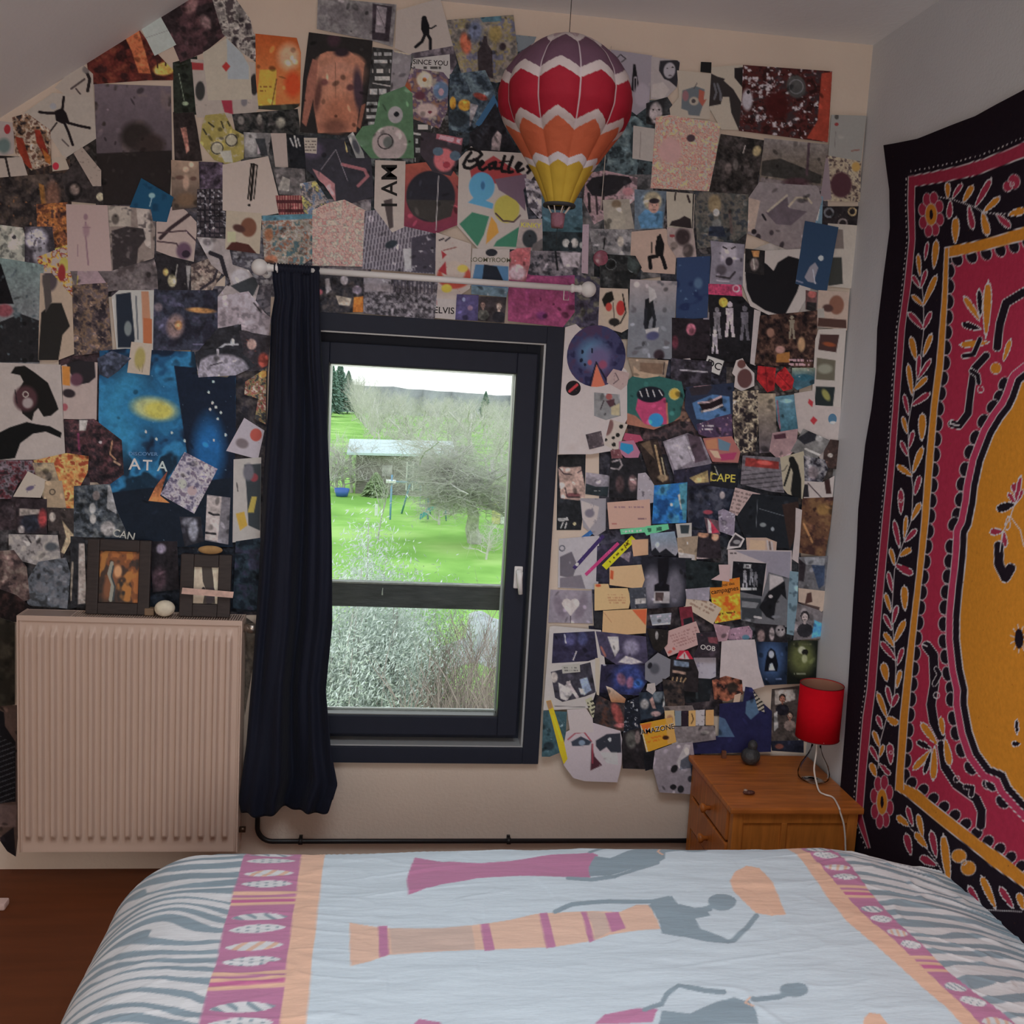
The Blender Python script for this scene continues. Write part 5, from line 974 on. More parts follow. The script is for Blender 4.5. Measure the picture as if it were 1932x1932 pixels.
DATA = r'''
photo_print|dark teal photo mostly behind the left flank of the balloon|928,190 1062,200 1060,330 940,320|20282c|n 13 20282c 2c3034 181a1c
photo_print|grey black photo mostly behind the right flank of the balloon|1062,190 1212,196 1204,340 1060,334|242628|n 13 242628 343638 1c1c1e
photo_print|dim blue grey photo behind the upper left of the balloon|958,84 1080,92 1074,204 950,200|30343a|n 13 30343a 444448 24262c
photo_print|mottled grey photo behind the upper right of the balloon|1076,92 1182,100 1180,210 1070,204|3c3a3e|n 13 3c3a3e 545256 2c2a2e
photo_print|dark photo almost covered by others, showing around the leaping figure and grey landscape pictures|126,250 196,262 196,352 126,344|2a2422|n 13 2a2422 1c1816 3a302c;m 5 .12 6a605a
photo_print|dark photo almost covered by others, showing around the red diamond card and the grey landscape|326,118 372,106 378,216 328,220|1c1e1a|n 13 1c1e1a 242620 14140f;m 5 .12 6a605a
photo_print|dark photo almost covered by others, showing around the black man photo at the far left|-4,300 132,300 140,500 -4,500|221b19|n 13 221b19 3a2a22 2c2220;m 5 .12 6a605a
photo_print|dark photo almost covered by others, showing around the old interior photo|180,376 300,384 306,560 200,560|2c2626|n 13 2c2626 40363a 1e1a1c;m 5 .12 6a605a
photo_print|dark photo almost covered by others, showing around the branch print|290,380 438,372 446,500 380,560 296,560|2a2426|n 13 2a2426 3a3438 4a4040;m 5 .12 6a605a
photo_print|dark photo almost covered by others, showing around the bald head photo and rod knob|430,396 604,396 600,520 520,560 424,560|5a5458|n 13 5a5458 3a3438 706868;m 5 .12 6a605a
photo_print|dark photo almost covered by others, showing around the bars sheet|434,250 592,250 600,420 500,420|1c1b1c|n 13 1c1b1c 2c2a2a 3c3836;m 5 .12 6a605a
photo_print|dark photo almost covered by others, showing around the triangle poster|584,240 720,250 720,410 600,410|1e1e20|n 13 1e1e20 2e2c2e 24282a;m 5 .12 6a605a
photo_print|dark photo almost covered by others, showing around the green poster|690,150 790,170 790,330 700,340|2a2a28|n 13 2a2a28 4a4a48 1c1c1c;m 5 .12 6a605a
photo_print|dark photo almost covered by others, showing around the flower collage|764,100 860,92 870,330 780,330|3a3836|n 13 3a3836 24201f 504c4a;m 5 .12 6a605a
photo_print|dark photo almost covered by others, showing around the orange booted comic page|840,100 990,100 990,320 850,320|202428|n 13 202428 2c3034 181818;m 5 .12 6a605a
photo_print|dark photo almost covered by others, showing around the balloon basket|950,290 1110,330 1110,540 960,530|2c2a30|n 13 2c2a30 3c3a40 242428;m 5 .12 6a605a
photo_print|dark photo almost covered by others, showing around the white shirt photo|1100,190 1250,190 1240,400 1100,400|24282a|n 13 24282a 2f3638 1a1c1e;m 5 .12 6a605a
photo_print|dark photo almost covered by others, showing around the small child's back photo|1090,330 1260,330 1270,520 1100,540|2c2a2a|n 13 2c2a2a 403c3c 524a48;m 5 .12 6a605a
photo_print|dark photo almost covered by others, showing around the warrior woman photo|1230,350 1420,350 1400,500 1250,500|322c2c|n 13 322c2c 221f20 463e3c;m 5 .12 6a605a
photo_print|dark photo almost covered by others, showing around the tilted fighter photo|1390,330 1560,330 1560,440 1400,440|3a3436|n 13 3a3436 2a2628 4c4446;m 5 .12 6a605a
photo_print|dark photo almost covered by others, showing around the top of the navy leaflet|1240,480 1350,480 1345,560 1250,560|1e1c20|n 13 1e1c20 2a282c 3a3638;m 5 .12 6a605a
photo_print|dark photo almost covered by others, showing around the comic woman card|1120,470 1210,490 1200,640 1170,640 1120,600|18181a|n 13 18181a 222224 141416;m 5 .12 6a605a
photo_print|dark photo almost covered by others, showing around the letter sticker|1240,650 1440,660 1450,760 1280,790 1240,730|26222a|n 13 26222a 1c1a20 34303a;m 5 .12 6a605a
photo_print|dark photo almost covered by others, showing around the wicker tray print|1130,700 1320,760 1320,890 1140,880|6a4a3c|n 13 6a4a3c 3a2a28 7c5c4c;m 5 .12 6a605a
photo_print|dark photo almost covered by others, showing around the bear silhouette sticker|1370,680 1510,690 1500,870 1372,870|4a3e3a|n 13 4a3e3a 2a2422 5c504a;m 5 .12 6a605a
photo_print|dark photo almost covered by others, showing around the grey curtain photo|1180,790 1400,800 1390,900 1200,910|2a2224|n 13 2a2224 3c2c2c 1c181a;m 5 .12 6a605a
photo_print|dark photo almost covered by others, showing around the archer photo|1380,820 1580,820 1568,960 1380,960|3c3432|n 13 3c3432 241f20 504644;m 5 .12 6a605a
photo_print|dark photo almost covered by others, showing around the peach certificate|1130,850 1300,860 1300,1070 1130,1060|1c1a1e|n 13 1c1a1e 2a262a 363034;m 5 .12 6a605a
photo_print|dark photo almost covered by others, showing around the staircase poster|1290,880 1530,890 1500,1060 1290,1060|18181c|n 13 18181c 222226 2c2a2e;m 5 .12 6a605a
photo_print|dark photo almost covered by others, showing around the five wristbands|1110,1000 1330,1000 1320,1160 1120,1180|24222a|n 13 24222a 302c34 1a181e;m 5 .12 6a605a
photo_print|dark photo almost covered by others, showing around the pinkish receipt|1190,1130 1380,1130 1360,1350 1200,1350|1c181a|n 13 1c181a 2c2426 3a3030;m 5 .12 6a605a
photo_print|dark photo almost covered by others, showing around the starry speckled photo|1110,1180 1260,1180 1250,1400 1120,1400|1e1c28|n 13 1e1c28 28242c 1a181c;m 5 .12 6a605a
photo_print|dark photo almost covered by others, showing around the ragged coat silhouette poster|1340,1030 1510,1040 1510,1210 1350,1210|2c2a2c|n 13 2c2a2c 3c383a 1e1c1e;m 5 .12 6a605a
photo_print|dark photo almost covered by others, showing around the navy poster's lower left corner|1236,1370 1330,1366 1320,1430 1240,1440|24222a|n 13 24222a 34323a 4a4648;m 5 .12 6a605a
photo_print|dark photo almost covered by others, showing around the pink dress photo|110,660 240,660 220,910 120,910|1e1819|n 13 1e1819 2c2022 3a282a;m 5 .12 6a605a
photo_print|dark photo almost covered by others, showing around the insect card|-4,860 170,860 170,1070 -4,1070|1c1618|n 13 1c1618 2a2022 342a2c;m 5 .12 6a605a
photo_print|dark photo almost covered by others, showing around the wrinkled bed photo|-4,1000 210,1000 210,1156 -4,1150|1e1a1b|n 13 1e1a1b 2c2828 3a3434;m 5 .12 6a605a
photo_print|dark photo almost covered by others, showing around the upper and lower jester cards|436,640 506,640 498,1160 430,1160|1c1a1e|n 13 1c1a1e 2a2426 38302e;m 5 .12 6a605a
photo_print|dark photo almost covered by others, showing around the square frame|240,1000 500,1010 496,1154 240,1154|15161b|n 13 15161b 1c1e24 111216;m 5 .12 6a605a
photo_print|dark photo almost covered by others, showing around the draped garment photo|360,540 512,540 506,700 360,700|4c4448|n 13 4c4448 3a3438 5c5254;m 5 .12 6a605a
photo_print|dark photo almost covered by others, showing around the busy pink crowd pattern|590,376 700,376 700,520 590,520|5a5050|n 13 5a5050 6c6060 443c40;m 5 .12 6a605a
photo_print|dark photo almost covered by others, showing around the crossed drawing sheet|1500,870 1572,880 1566,960 1500,950|2c2422|n 13 2c2422 3a302c 1e1a1a;m 5 .12 6a605a
photo_print|dark photo almost covered by others, showing around the crowded film poster|1360,560 1450,590 1440,700 1350,690|161416|n 13 161416 1e1a1c 2a2224;m 5 .12 6a605a
photo_print|blank photo almost covered by others, showing around the black heart poster|1420,470 1560,420 1560,620 1500,620|8a7c74|n 13 8a7c74 84766e 7c7068;m 5 .12 6a605a
poster|grey dusk landscape poster with dark tree clump, upper left below the slope|178,158 323,163 325,300 320,388 186,386|4a3c3c|g 165 54464a 330 3c3234;m 26 .3 5a4a48;e 258 258 30 28 0 231c1a .5;e 285 275 26 22 0 2a201e .5;p 1e1817 180,290 324,284 324,390 184,390;m 18 .25 2c2421
photo_print|dark red and black close-up photo at the top edge left of the white gap|300,22 345,-4 412,-4 432,62 385,100 340,118|3a2526|n 22 241a1b 3a2527 4c3030;e 362 12 9 16 30 6a4a48 .6;e 388 42 9 14 -30 6c504e .6
photo_print|grey and white feathery photo running down to a point beside an orange poster|400,-3 444,-3 472,36 478,62 530,124 500,130 455,98 420,64|4e4542|n 12 2c2426 5a504c 84786f 3a3030
magazine_cutting|red and orange cutting with a yellow hand below the sloped ceiling|163,110 190,96 232,58 262,55 292,96 334,140 326,152 280,152 170,160|3a1714|n 20 2a1413 4a1d18 5a2a1e;p a05030 232,62 262,58 275,100 285,140 262,138 248,95;e 312 130 22 12 -10 a87c38 .3;l 3 2a1614 296,110 298,128;l 3 2a1614 312,108 313,124
photo_print|plain pale grey square tilted against the sloped ceiling|262,45 300,26 333,85 292,106|8a8a82|l 1 6e6c68 276,72 318,58
drawing|white sheet with a curved black figure near the sloped ceiling|104,166 150,116 176,140 178,200 150,196|84766c|l 6 1c1616 162,132 170,150 166,172;e 163 132 7 7 0 5a504c .5;l 4 3a302e 135,168 160,150;l 3 3a302e 144,168 152,178;l 4 3a302e 160,188 170,202
photo_print|white photo of a leaping dark figure with spread arms at upper left|46,214 100,176 160,180 178,186 182,262 122,300 98,262 66,244|85776c|p 140e10 104,210 118,204 126,214 132,232 118,234 106,228;l 5 140e10 75,212 90,214 108,214;l 5 140e10 118,210 121,184;l 5 140e10 128,232 150,238 170,242;l 5 140e10 122,232 130,250 138,274;l 3 140e10 108,232 96,248;e 101 201 6 6 0 7a7474 .3;l 3 4a403c 118,264 130,276
postcard|pale card with a red heart spot at the far left edge|-4,228 28,232 26,290 -4,296|80706a|e 14 244 6 9 0 7a2024;e 8 275 12 14 0 4a5450 .5
magazine_cutting|cutting with red slippers and tangled brown shapes at the far left|24,222 52,214 96,246 98,312 60,322 30,290|6a5244|n 9 241c1c 6a4c38 8a7666 4e3228;p 6c2416 30,258 44,262 62,318 52,318 34,282;p 6a2016 66,245 76,246 96,300 90,306 70,270;p 8a4c20 80,280 96,296 96,312 86,304
postcard|pale card with a black ship mast shape at the far left edge|-4,294 42,296 56,340 22,352 -4,338|86766b|l 8 1a1414 0,296 36,292;l 4 1a1414 12,300 22,346;l 9 1a1414 16,344 34,346
note|small cream slip with a red heart at far left beside the leaping figure|98,300 122,294 132,320 100,324|88786a|e 106 314 6 7 0 8c2430
photo_print|black photo of a man in dark clothes at the left edge under the ship card|-4,336 70,330 120,326 130,384 128,452 60,470 -4,440|241d1c|n 14 1a1616 2c2422 3c302a;p 6a4420 74,346 84,350 90,390 80,392;e 100 370 14 26 0 5a3c30 .6;m 8 .2 7a4a2c
photo_print|round dark badge photo pair right of the black man photo|118,332 150,300 194,350 196,386 170,384 126,380|2a2322|e 140 360 16 18 0 181414 .2;e 142 358 9 10 0 6a5850 .5;e 190 372 7 8 0 8a7c66
drawing|long pale slip tilted over the dark pictures left of the grey landscape|140,290 156,278 192,322 192,352 176,352|7c6c62|m 5 .3 60524a
photo_print|orange and red fiery photo left of the pinkish figure drawing|70,386 128,382 130,480 108,496 72,470|4a2a1e|n 12 2a1a18 5a3220 8a5028 3a2420;p 9a8838 104,470 130,462 130,520 112,528
photo_print|white rag doll face photo at the left edge|-4,424 44,430 56,470 50,494 -4,492|6a655c|n 12 4c4a44 807a6e 9a8f80;e 28 448 4 4 0 2c2a2c
photo_print|pale grey statue head photo beside the rag doll face|48,428 100,428 106,480 90,506 48,500|2c262a|e 70 450 20 20 0 8a8088 .5;e 78 480 14 22 0 6c6468 .5;m 6 .3 3a3438
playing_card|joker card with red and yellow jester beside the pinkish figure drawing|70,486 132,462 140,560 128,574 80,518|86746a|n 9 86746a 86746a 9a7c34 6c2020 86746a;e 122 500 9 14 0 8a7a38;e 118 515 7 16 0 6e2020 .3
drawing|pinkish figure drawing of a slender nude on a pale pink sheet, upper left|126,386 206,388 214,512 130,512|86706a|l 3 6a5054 163,420 163,445 166,480 168,500;e 163 410 4 6 0 6a5054 .5;e 164 436 6 12 0 745a5c .6;l 1.5 6a5054 148,462 148,484;l 2 6a5054 158,430 172,430
photo_print|old interior photo with round portrait and white window beside the pinkish drawing|204,388 296,392 292,486 250,520 212,512|6a5a52|p 85766a 204,388 250,390 250,430 206,430;e 219 414 7 10 0 4a403a .4;p 8a7a6e 262,392 296,392 292,450 278,462 264,436;n 400 6a5a52;p 85766a 206,390 248,391 248,428 208,428;e 219 414 7 10 0 4a403a .4;p 8c7c72 258,392 284,392 286,470 276,464 262,430;p 2a2323 212,436 240,428 272,432 276,452 262,470 258,512 214,512;m 10 .3 4a403e
photo_print|large brownish photo of a bearded man under the old interior photo|134,512 210,512 292,488 300,520 330,548 262,552 222,548 150,560|4a3f3e|n 16 3c3231 4f4443 5c504d;e 276 482 20 14 0 241f20 .4
magazine_cutting|pale pink origami cutting on the brown forest photo at left|148,512 186,512 206,540 182,556 166,542 146,540|786062|m 9 .3 86706c;p 8c7a38 140,524 150,520 148,540
photo_print|brown forest crowd photo between the golden coat man and the arched window frame|138,538 204,534 214,662 142,672|3c302e|n 9 241d20 3c302f 5c4636 4a3c3a;m 5 .25 7a6050
photo_print|photo of grey sea and shore with black rocks at the left edge|-4,486 84,500 84,600 76,686 -4,686|4e4e50|g 490 56605c 620 5a5656;p 0e0c0e -4,488 4,500 28,574 -4,574;p 1a1819 -4,610 40,592 78,606 76,684 -4,684;e 10 586 16 12 0 6a3438 .4;m 12 .25 3e4446
magazine_cutting|cutting of a man in a long dark coat on an amber ground|78,516 100,516 138,560 142,668 106,682 74,680|86705e|p 1c1917 80,590 100,572 118,572 134,616 120,632 112,680 74,680;e 96 530 14 20 0 3a3032 .3;p 3c3330 82,520 96,520 100,570 88,590
record_sleeve|silver arched window frame picture with a small figure, above the blue eye poster|212,560 226,548 292,548 300,664 222,664|888078|p 1a1e26 220,556 248,552 256,640 252,656 224,656;e 243 620 7 14 0 5a5c5a .3;l 3 4a4a4c 258,560 262,640;p 8a5c44 268,550 282,550 288,650 272,650;p 8a4a2c 272,600 288,602 288,648 272,648;l 3 96908c 216,662 300,660;l 3 968e88 214,566 220,662
photo_print|dark stormy blue photo with an orange sunset streak and a fish face|292,546 412,546 412,660 290,662|22222c|n 20 1c1a22 26262f 363240;e 380 586 26 5 4 8a5c34 .5;e 332 616 16 22 10 6c5450 .5;e 338 614 7 9 0 8a5c3c .4;e 300 580 8 8 0 5a4c50 .6;l 2 4c4658 366,650 398,650
photo_print|white print with thin dark branches and a small purple beast left of the contact sheet|296,420 330,386 352,398 372,420 372,440 366,500 296,474|867168|l 7 2a1e20 304,450 322,432 360,404;l 3 3a2a2c 300,440 352,436 372,456;l 3 3a2a2c 298,456 334,460 340,470;e 348 474 14 16 0 4a3440 .4;e 352 480 8 7 0 241a22;m 6 .15 9a7880
photo_print|black and gold night photo of two figures under the branch print|296,478 372,496 364,548 300,548|1e1a1c|l 2 7a7068 336,500 330,540;e 326 530 8 12 0 8a7c60 .3;e 314 514 5 7 0 8a7040 .5;p 6a625e 352,502 362,502 356,548;m 5 .15 5a5048
photo_print|sepia street photo left of the curtain rod knob|362,500 420,480 424,508 402,548 362,548|5c4c44|n 7 3a2e2c 6c5a50 86766a;l 5 241e22 414,502 404,530 380,546
photo_print|bust of a smooth faced figure in profile with dark vase left of the rod knob|372,448 430,452 440,500 470,510 490,540 470,620 412,622 412,560 436,530 400,500|786a66|e 390 462 14 16 0 8a7e7a .3;e 392 458 8 6 20 5a5050 .5;l 8 1e1a1e 398,478 418,486 432,536;e 455 525 18 16 10 8a7f7e .3;p 2c2c2e 436,540 484,520 496,520 480,556 472,566;m 8 .2 86767a
photo_print|pinkish grey photo of a draped garment and ribbon beside the curtain|412,560 470,550 500,590 512,600 508,640 466,624 412,618|6c5e60|n 12 5c5052 78686a 86787a;l 3 3a3234 480,572 494,590;p 242425 414,622 452,612 454,650 414,650
photo_print|black photo of a white elbow and drop beside the curtain|412,620 456,612 460,664 412,690 374,664|201e21|e 440 646 4 7 0 807c7c .3;l 4 7a7474 412,660 426,650 450,650;e 418 690 40 18 0 6c6266 .3
photo_print|red haired comic figure on black beside the curtain|452,624 512,634 506,690 484,700 462,672|2a2427|e 476 650 9 10 0 8a6a60 .3;m 7 .2 6a3028;e 498 680 10 14 0 6c2c24 .4
poster|large deep blue film poster with a yellow oval glow and white star specks|190,662 238,658 368,664 374,708 430,712 446,700 446,800 440,1030 200,1030 200,900 188,790|16293a|n 44 121a28 173a56 205474 12202c;e 240 770 46 80 10 24607e .9;e 300 770 62 46 0 1b4a68 .8;p 101622 330,690 446,700 446,1030 380,1030;e 395 850 28 60 0 16446e .8;p 11161e 200,930 440,900 440,1030 200,1030;m 40 .15 16304a;e 293 771 42 21 9 86865a .5;e 300 774 26 15 9 94883c .5;m 3 .10 7890a0;e 395 740 2 3 0 8ab0b8;e 402 760 2.4 3 0 8ab0b8;e 409 768 2.4 3 0 8ab0b8;e 398 772 2 3 0 8ab0b8;e 418 778 2 3 0 8ab0b8;e 404 720 2 2.6 0 8ab0b8;e 412 790 2 2.6 0 8ab0b8;e 277 814 2 3 0 8ab0b8;e 326 816 2 3 0 8ab0b8;e 350 831 2 3 0 8ab0b8;e 297 828 2 3 0 8ab0b8;e 427 820 2 3 0 8ab0b8;e 405 830 2 3 0 8ab0b8;t 272 856 9 1 4a6078 DISCOVER 1.3;t 256 876 30 0 9aa2a2 A 1.1;t 280 878 28 2 9aa2a2 T 1.05;t 308 880 27 3 8a9088 A 1.05
postcard|small cream card with a faint yellow drawing stuck over the top of the blue poster|250,645 289,649 284,708 242,703|8c7a6a|e 266 676 10 20 5 7c6c3c .4;l 1.5 6a5a40 262,690 266,700;l 1.5 6a5a40 272,688 270,702
photo_print|black and white acrobat on a moon disc photo right of the blue poster top|370,664 416,656 450,660 484,690 446,708 376,712|1e1d20|e 420 700 50 32 0 70666c .15;l 4 807678 412,660 414,690;l 3 3a3438 398,690 420,684;p 1e1d20 370,664 382,664 376,700
photo_print|white poster of a woman in black profile with tall hair at the left edge|-4,684 116,688 125,866 -4,868|877870|p 12100f 22,704 30,692 48,690 66,702 92,722 108,760 112,772 98,784 84,786 74,770 66,778 62,794 44,780 34,740 46,720 40,708;e 50 752 22 24 0 3a2224 .3;e 54 760 10 10 0 7a6a66 .4;o 50 744 5 2 86786e;p 0c0c0c -4,818 20,806 52,796 70,800 96,804 118,816 116,826 88,814 64,818 40,836 30,864 -4,868;l 2 1c1618 30,736 34,760
photo_print|photo of a bunch of hair and a pink dress on white beside the profile poster|118,690 150,680 186,684 184,792 122,790|86726a|p 1e1a1c 120,672 180,676 182,712 170,722 150,726 136,706;e 146 716 12 12 0 4a2c34 .4;p 9a5e28 119,690 134,692 134,728 120,726;e 132 742 12 8 10 241c1e .3;e 124 768 6 7 0 7a3c40 .3
photo_print|dark red concert photo left of the blue film poster lettering|122,792 180,790 232,830 236,894 200,920 130,868|221a1c|n 7 1a1518 2c1e20 44282a;l 3 8a6248 214,832 210,856 220,866;e 192 834 3 3 0 8a7a78;l 4 8a6a54 218,870 228,876;l 4 5a2438 150,818 152,848;p 8a8078 152,792 168,792 164,812 152,812
photo_print|blue grey feather cutting over the upper left corner of the blue poster|186,676 214,662 250,676 226,700 206,714 190,706|2c2e38|m 8 .4 3c3e4c
magazine_cutting|orange and amber map cutting below the profile poster|66,868 128,854 170,860 168,890 150,924 140,972 118,950 84,900|8a4c2c|n 12 8a3c22 9a6034 a07a44 7a3420
photo_print|dark red blurred crowd photo at the left edge below the profile poster|-4,868 66,868 72,892 38,910 24,940 -4,940|30201f|n 9 241a1c 4a2226 52464a 2a2222
magazine_cutting|olive and grey cutting behind the small tilted white card|64,872 104,872 124,940 128,958 92,956 80,930|5c4a3a|n 10 4a4038 6a5848 7a6850
note|small tilted white card with a tiny purple insect at left|56,888 92,906 80,938 28,936|8a7c70|e 60 920 8 4 -20 4a4050 .4;l 1 4a4050 54,928 58,920 70,914
photo_print|beige face photo with a drawn eye right of the insect card|88,906 120,906 128,956 92,956 86,938|7c6650|o 102 927 5 2 3a3028;m 6 .2 6a5844
photo_print|dark photo of a kiss with a red glow at the lower left|32,940 92,940 92,1006 36,1004|241c1e|e 60 986 18 18 0 1c1c22 .4;p 7a6c64 40,958 78,960 78,968 40,972;e 84 976 8 16 0 7a2c2c .6;e 44 998 6 8 0 6a605c .5
photo_print|black and white photo strip with a man and tulip petals right of the kiss photo|92,956 142,958 142,1010 120,1052 114,1040 114,1000 94,1000|2e2624|e 102 974 6 9 0 807268 .3;p 8a745a 120,980 142,1008 138,1052 118,1040 128,1012;m 6 .2 7a6a5a
magazine_cutting|cutting with white letters CAN and grey portraits at lower left|142,916 210,912 222,960 246,1014 142,1012|2c2e30|n 9 1c1e20 34363a 4c4c4c;p 706a68 206,914 220,918 222,968 204,958;e 184 934 7 9 0 5c504c .3;e 177 958 6 10 0 7a7470 .3;e 178 978 6 9 0 7c746e .3;e 206 996 14 14 0 7a706c .3;t 236 1008 20 12 8c847a CAN
photo_print|grey photo of a wrinkled bed and hands left above the radiator|20,1006 112,1008 118,1054 80,1066 40,1056 20,1040|6a605c|n 10 4a4240 706662 84786f;l 3 2a2424 54,1010 62,1022;e 100 1030 12 8 0 3c3c3e .5
photo_print|dark grey street photo just above the radiator at left|76,1058 128,1050 136,1080 130,1146 56,1140 50,1100|3e3e42|n 12 2c2b2c 46464a 524e50;p 201c1b 30,1060 70,1050 60,1080 40,1110
photo_print|brownish photo of a sleeve and hand at the far left above the radiator|-4,1038 30,1036 54,1068 60,1128 30,1140 -4,1110|3c2e2c|n 14 2a2020 4a3834 5c4c44
photo_print|nearly black poster corner at the far left just above the radiator|-4,1106 34,1120 60,1140 60,1170 -4,1172|1c1312|n 14 120d0d 2a1a18
photo_print|slim black and white panel photo beside the broad wooden frame|136,1010 162,1012 166,1140 136,1146|201e20|p 8a7a72 152,1024 168,1024 164,1136 150,1138;l 4 6a5c50 140,1060 136,1130
photo_print|dark purple skull print between the two wooden frames|284,1020 336,1020 340,1110 290,1116|1c1719|e 306 1034 9 9 0 6a5c66 .5;e 302 1090 14 20 0 3c2a2e .7;m 9 .15 3a2c30
photo_print|grey picture of a crumpled flower on black above the square frame|340,974 380,974 386,1020 350,1030|201e22|e 360 984 14 9 0 5e5a60 .5;e 366 1000 9 18 0 6a666c .5
record_sleeve|mosaic sleeve of tiny mauve figures tilted across the blue poster|350,852 412,884 368,968 304,932|6e6266|n 8 4a4250 7c7078 8e8280 5a4c58;e 364 925 9 9 0 88706e .2;e 346 912 8 9 0 8a8478 .4;l 1.5 8c8480 368,968 418,890;m 4 .25 3c3446
magazine_cutting|small orange red torn strip peeping out beside the mosaic sleeve|282,944 296,916 316,890 318,888 304,934 322,948|8a4428|g 890 5a2c24 946 a06034
photo_print|photo of white plaster panels with two black marks below the mosaic sleeve|392,932 436,938 432,1026 388,1018|5a5254|p 8a7a74 392,934 420,936 412,1020 388,1016;l 4 1c1a1c 396,966 404,970 414,970;l 4 1c1a1c 390,1004 408,1006
playing_card|tilted white court card with a red heart right of the blue poster|462,788 500,812 488,866 428,850|86787a|e 484 820 11 12 0 8a3a30;e 458 836 12 9 20 5a4c4c .4;m 4 .12 4a4244
magazine_cutting|strip of small toy figures in red and green beside the curtain|464,720 504,694 502,800 482,790 488,752 462,744|4a4440|n 7 2c2a2c 6c5c3a 6a3430 8a7c6a;e 497 706 8 7 0 9a6a34 .3
playing_card|white card with a yellow jester's sleeve beside the lower curtain|442,866 494,862 492,1018 440,1022|867a72|p 2a2c2e 462,876 494,874 492,1000 470,990 466,920;p 94702a 446,968 462,964 468,990 454,1000;e 480 900 8 8 0 6c2c30 .3;p 8a7434 476,936 486,936 480,966 468,966;l 2 2a2626 448,910 450,926;e 470 890 10 16 0 504a4e .4
photo_print|dark greenish photo beside the lower curtain above the radiator|446,1020 500,1012 490,1150 440,1146|14181d|n 14 10141a 1c242a 262430;m 4 .1 6a6a70
poster|black striped poster of a figure low at the left edge beside the radiator|-4,1330 34,1330 34,1580 30,1616 14,1606 -4,1580|3c2c26|p 0e0c0e -4,1338 8,1344 10,1370 30,1400 30,1512 -4,1516;s 70 9 .2 2c2a2c -4,1385 28,1405 28,1512 -4,1514;p 4a3834 -4,1518 32,1518 30,1560 -4,1560;p 141012 0,1580 26,1560 30,1616 6,1600
poster|dark greenish poster at the left edge beside the top of the radiator|-4,1160 32,1172 32,1326 -4,1330|1e1a15|n 30 18140f 2a241c
photo_print|dull brown paper strip between the radiator and the curtain|458,1160 486,1180 480,1240 462,1350 458,1280|44382f|n 16 3a3029 4f4238
poster|orange concert poster with a pale pyramid, left of the white gap at the top|482,64 560,72 568,100 566,200 548,210 484,206|8c4424|g 64 8a3a18 150 a0562c;e 545 108 20 24 0 a8785a .7;e 553 160 16 24 0 a03418 .6;p a87a2c 490,132 522,132 520,200 484,202;l 2 4a2c1c 522,150 512,206;p 2c2a22 486,200 566,196 560,210 484,208;w 490 160 512 176 2 6a3a1c
playing_card|large king card half hidden under the red diamond card|360,112 480,118 488,205 476,222 372,222 366,190|85766c|p 7c2828 361,118 384,120 384,133 362,132;e 378 172 9 18 0 2a2826 .2;e 480 160 8 20 0 221f1f .2;p 7c2430 418,190 438,190 440,216 424,212;m 5 .15 5a4e4a;e 461 193 6 8 0 5c5456 .4
playing_card|blank cream card with one small red diamond at the top left|383,100 428,72 456,100 472,126 476,188 393,190|8c7e6e|p 7c7c7c 428,73 458,102 470,126 470,150 430,150;p 8a2622 427,117 435,126 427,136 419,126
photo_print|strip of small band photos on black below the orange concert poster|438,216 562,206 568,256 450,262 444,246|1e1d1e|n 8 161616 2a2826 3a3432;e 490 226 5 10 0 6a6058 .4;e 530 232 9 10 0 70685c .5;e 455 228 6 8 0 6c625c .5
photo_print|dark photo of a pale forearm below the king card|327,212 366,210 372,240 382,304 330,306|241c1b|p 845448 341,242 352,240 358,284 352,290 346,262;m 9 .2 2e2624
magazine_cutting|yellow cutting with two round pale spots and dark stripes|382,236 388,218 424,214 440,244 462,256 460,300 432,312 404,302 378,270|7c6c38|m 8 .35 86785e;e 410 280 12 13 0 857a66 .1;e 437 265 12 13 0 857a66 .1;o 410 280 11 2 2a2620;o 437 265 11 2 2a2620;l 3 2c281e 384,244 390,254;l 3 2c281e 394,232 404,240;l 3 2c281e 418,230 422,242;l 3 2c281e 430,230 434,238;p 8c8478 414,286 436,284 440,308 424,306
photo_print|grey photo of a dark horse head on white right of the yellow cutting|460,250 512,252 506,296 462,298|5c5654|e 474 268 12 22 0 7c7470 .4;p 2a2a2c 482,262 500,262 506,294 492,294;p 88787a 486,272 492,290 486,292
note|blank white slip right of the horse head photo|511,252 540,252 544,316 520,318|85756d|
photo_print|narrow black photo with a white hand, left of the male torso poster|541,254 574,256 578,340 552,330 546,300|17171a|l 3 8a8480 548,262 554,276;l 3 8a8480 556,258 560,278;l 3 8a8480 562,262 566,276
photo_print|brownish portrait of a bearded man's face in close-up|324,303 376,306 378,344 372,392 326,398|765a4a|g 303 806654 398 3c302a;e 352 345 6 14 0 8a6c5a .5;e 340 336 8 4 0 4a342c .6;e 366 338 6 4 0 4a342c .6;e 352 378 20 13 0 564030 .6
photo_print|dark purple concert photo between the bearded face and the bars sheet|376,306 422,308 424,360 378,362|2a2227|n 9 241c22 352a32 4a3c48
photo_print|black and white contact sheet of tiny portraits|373,358 440,356 440,396 428,398 428,446 373,448|342c2e|s 0 9 .25 16141a;s 90 11 .3 1c181c;m 5 .35 7a7274
poster|white tilted sheet with three tall black bars and a dot|421,312 507,296 534,402 490,410 440,400 421,398|8d7b70|l 3 15110f 475,312 469,376;l 5 15110f 480,312 474,378;l 2.5 15110f 486,314 480,376;l 2 15110f 474,310 486,313;e 471 388 3 2.5 0 1a1514
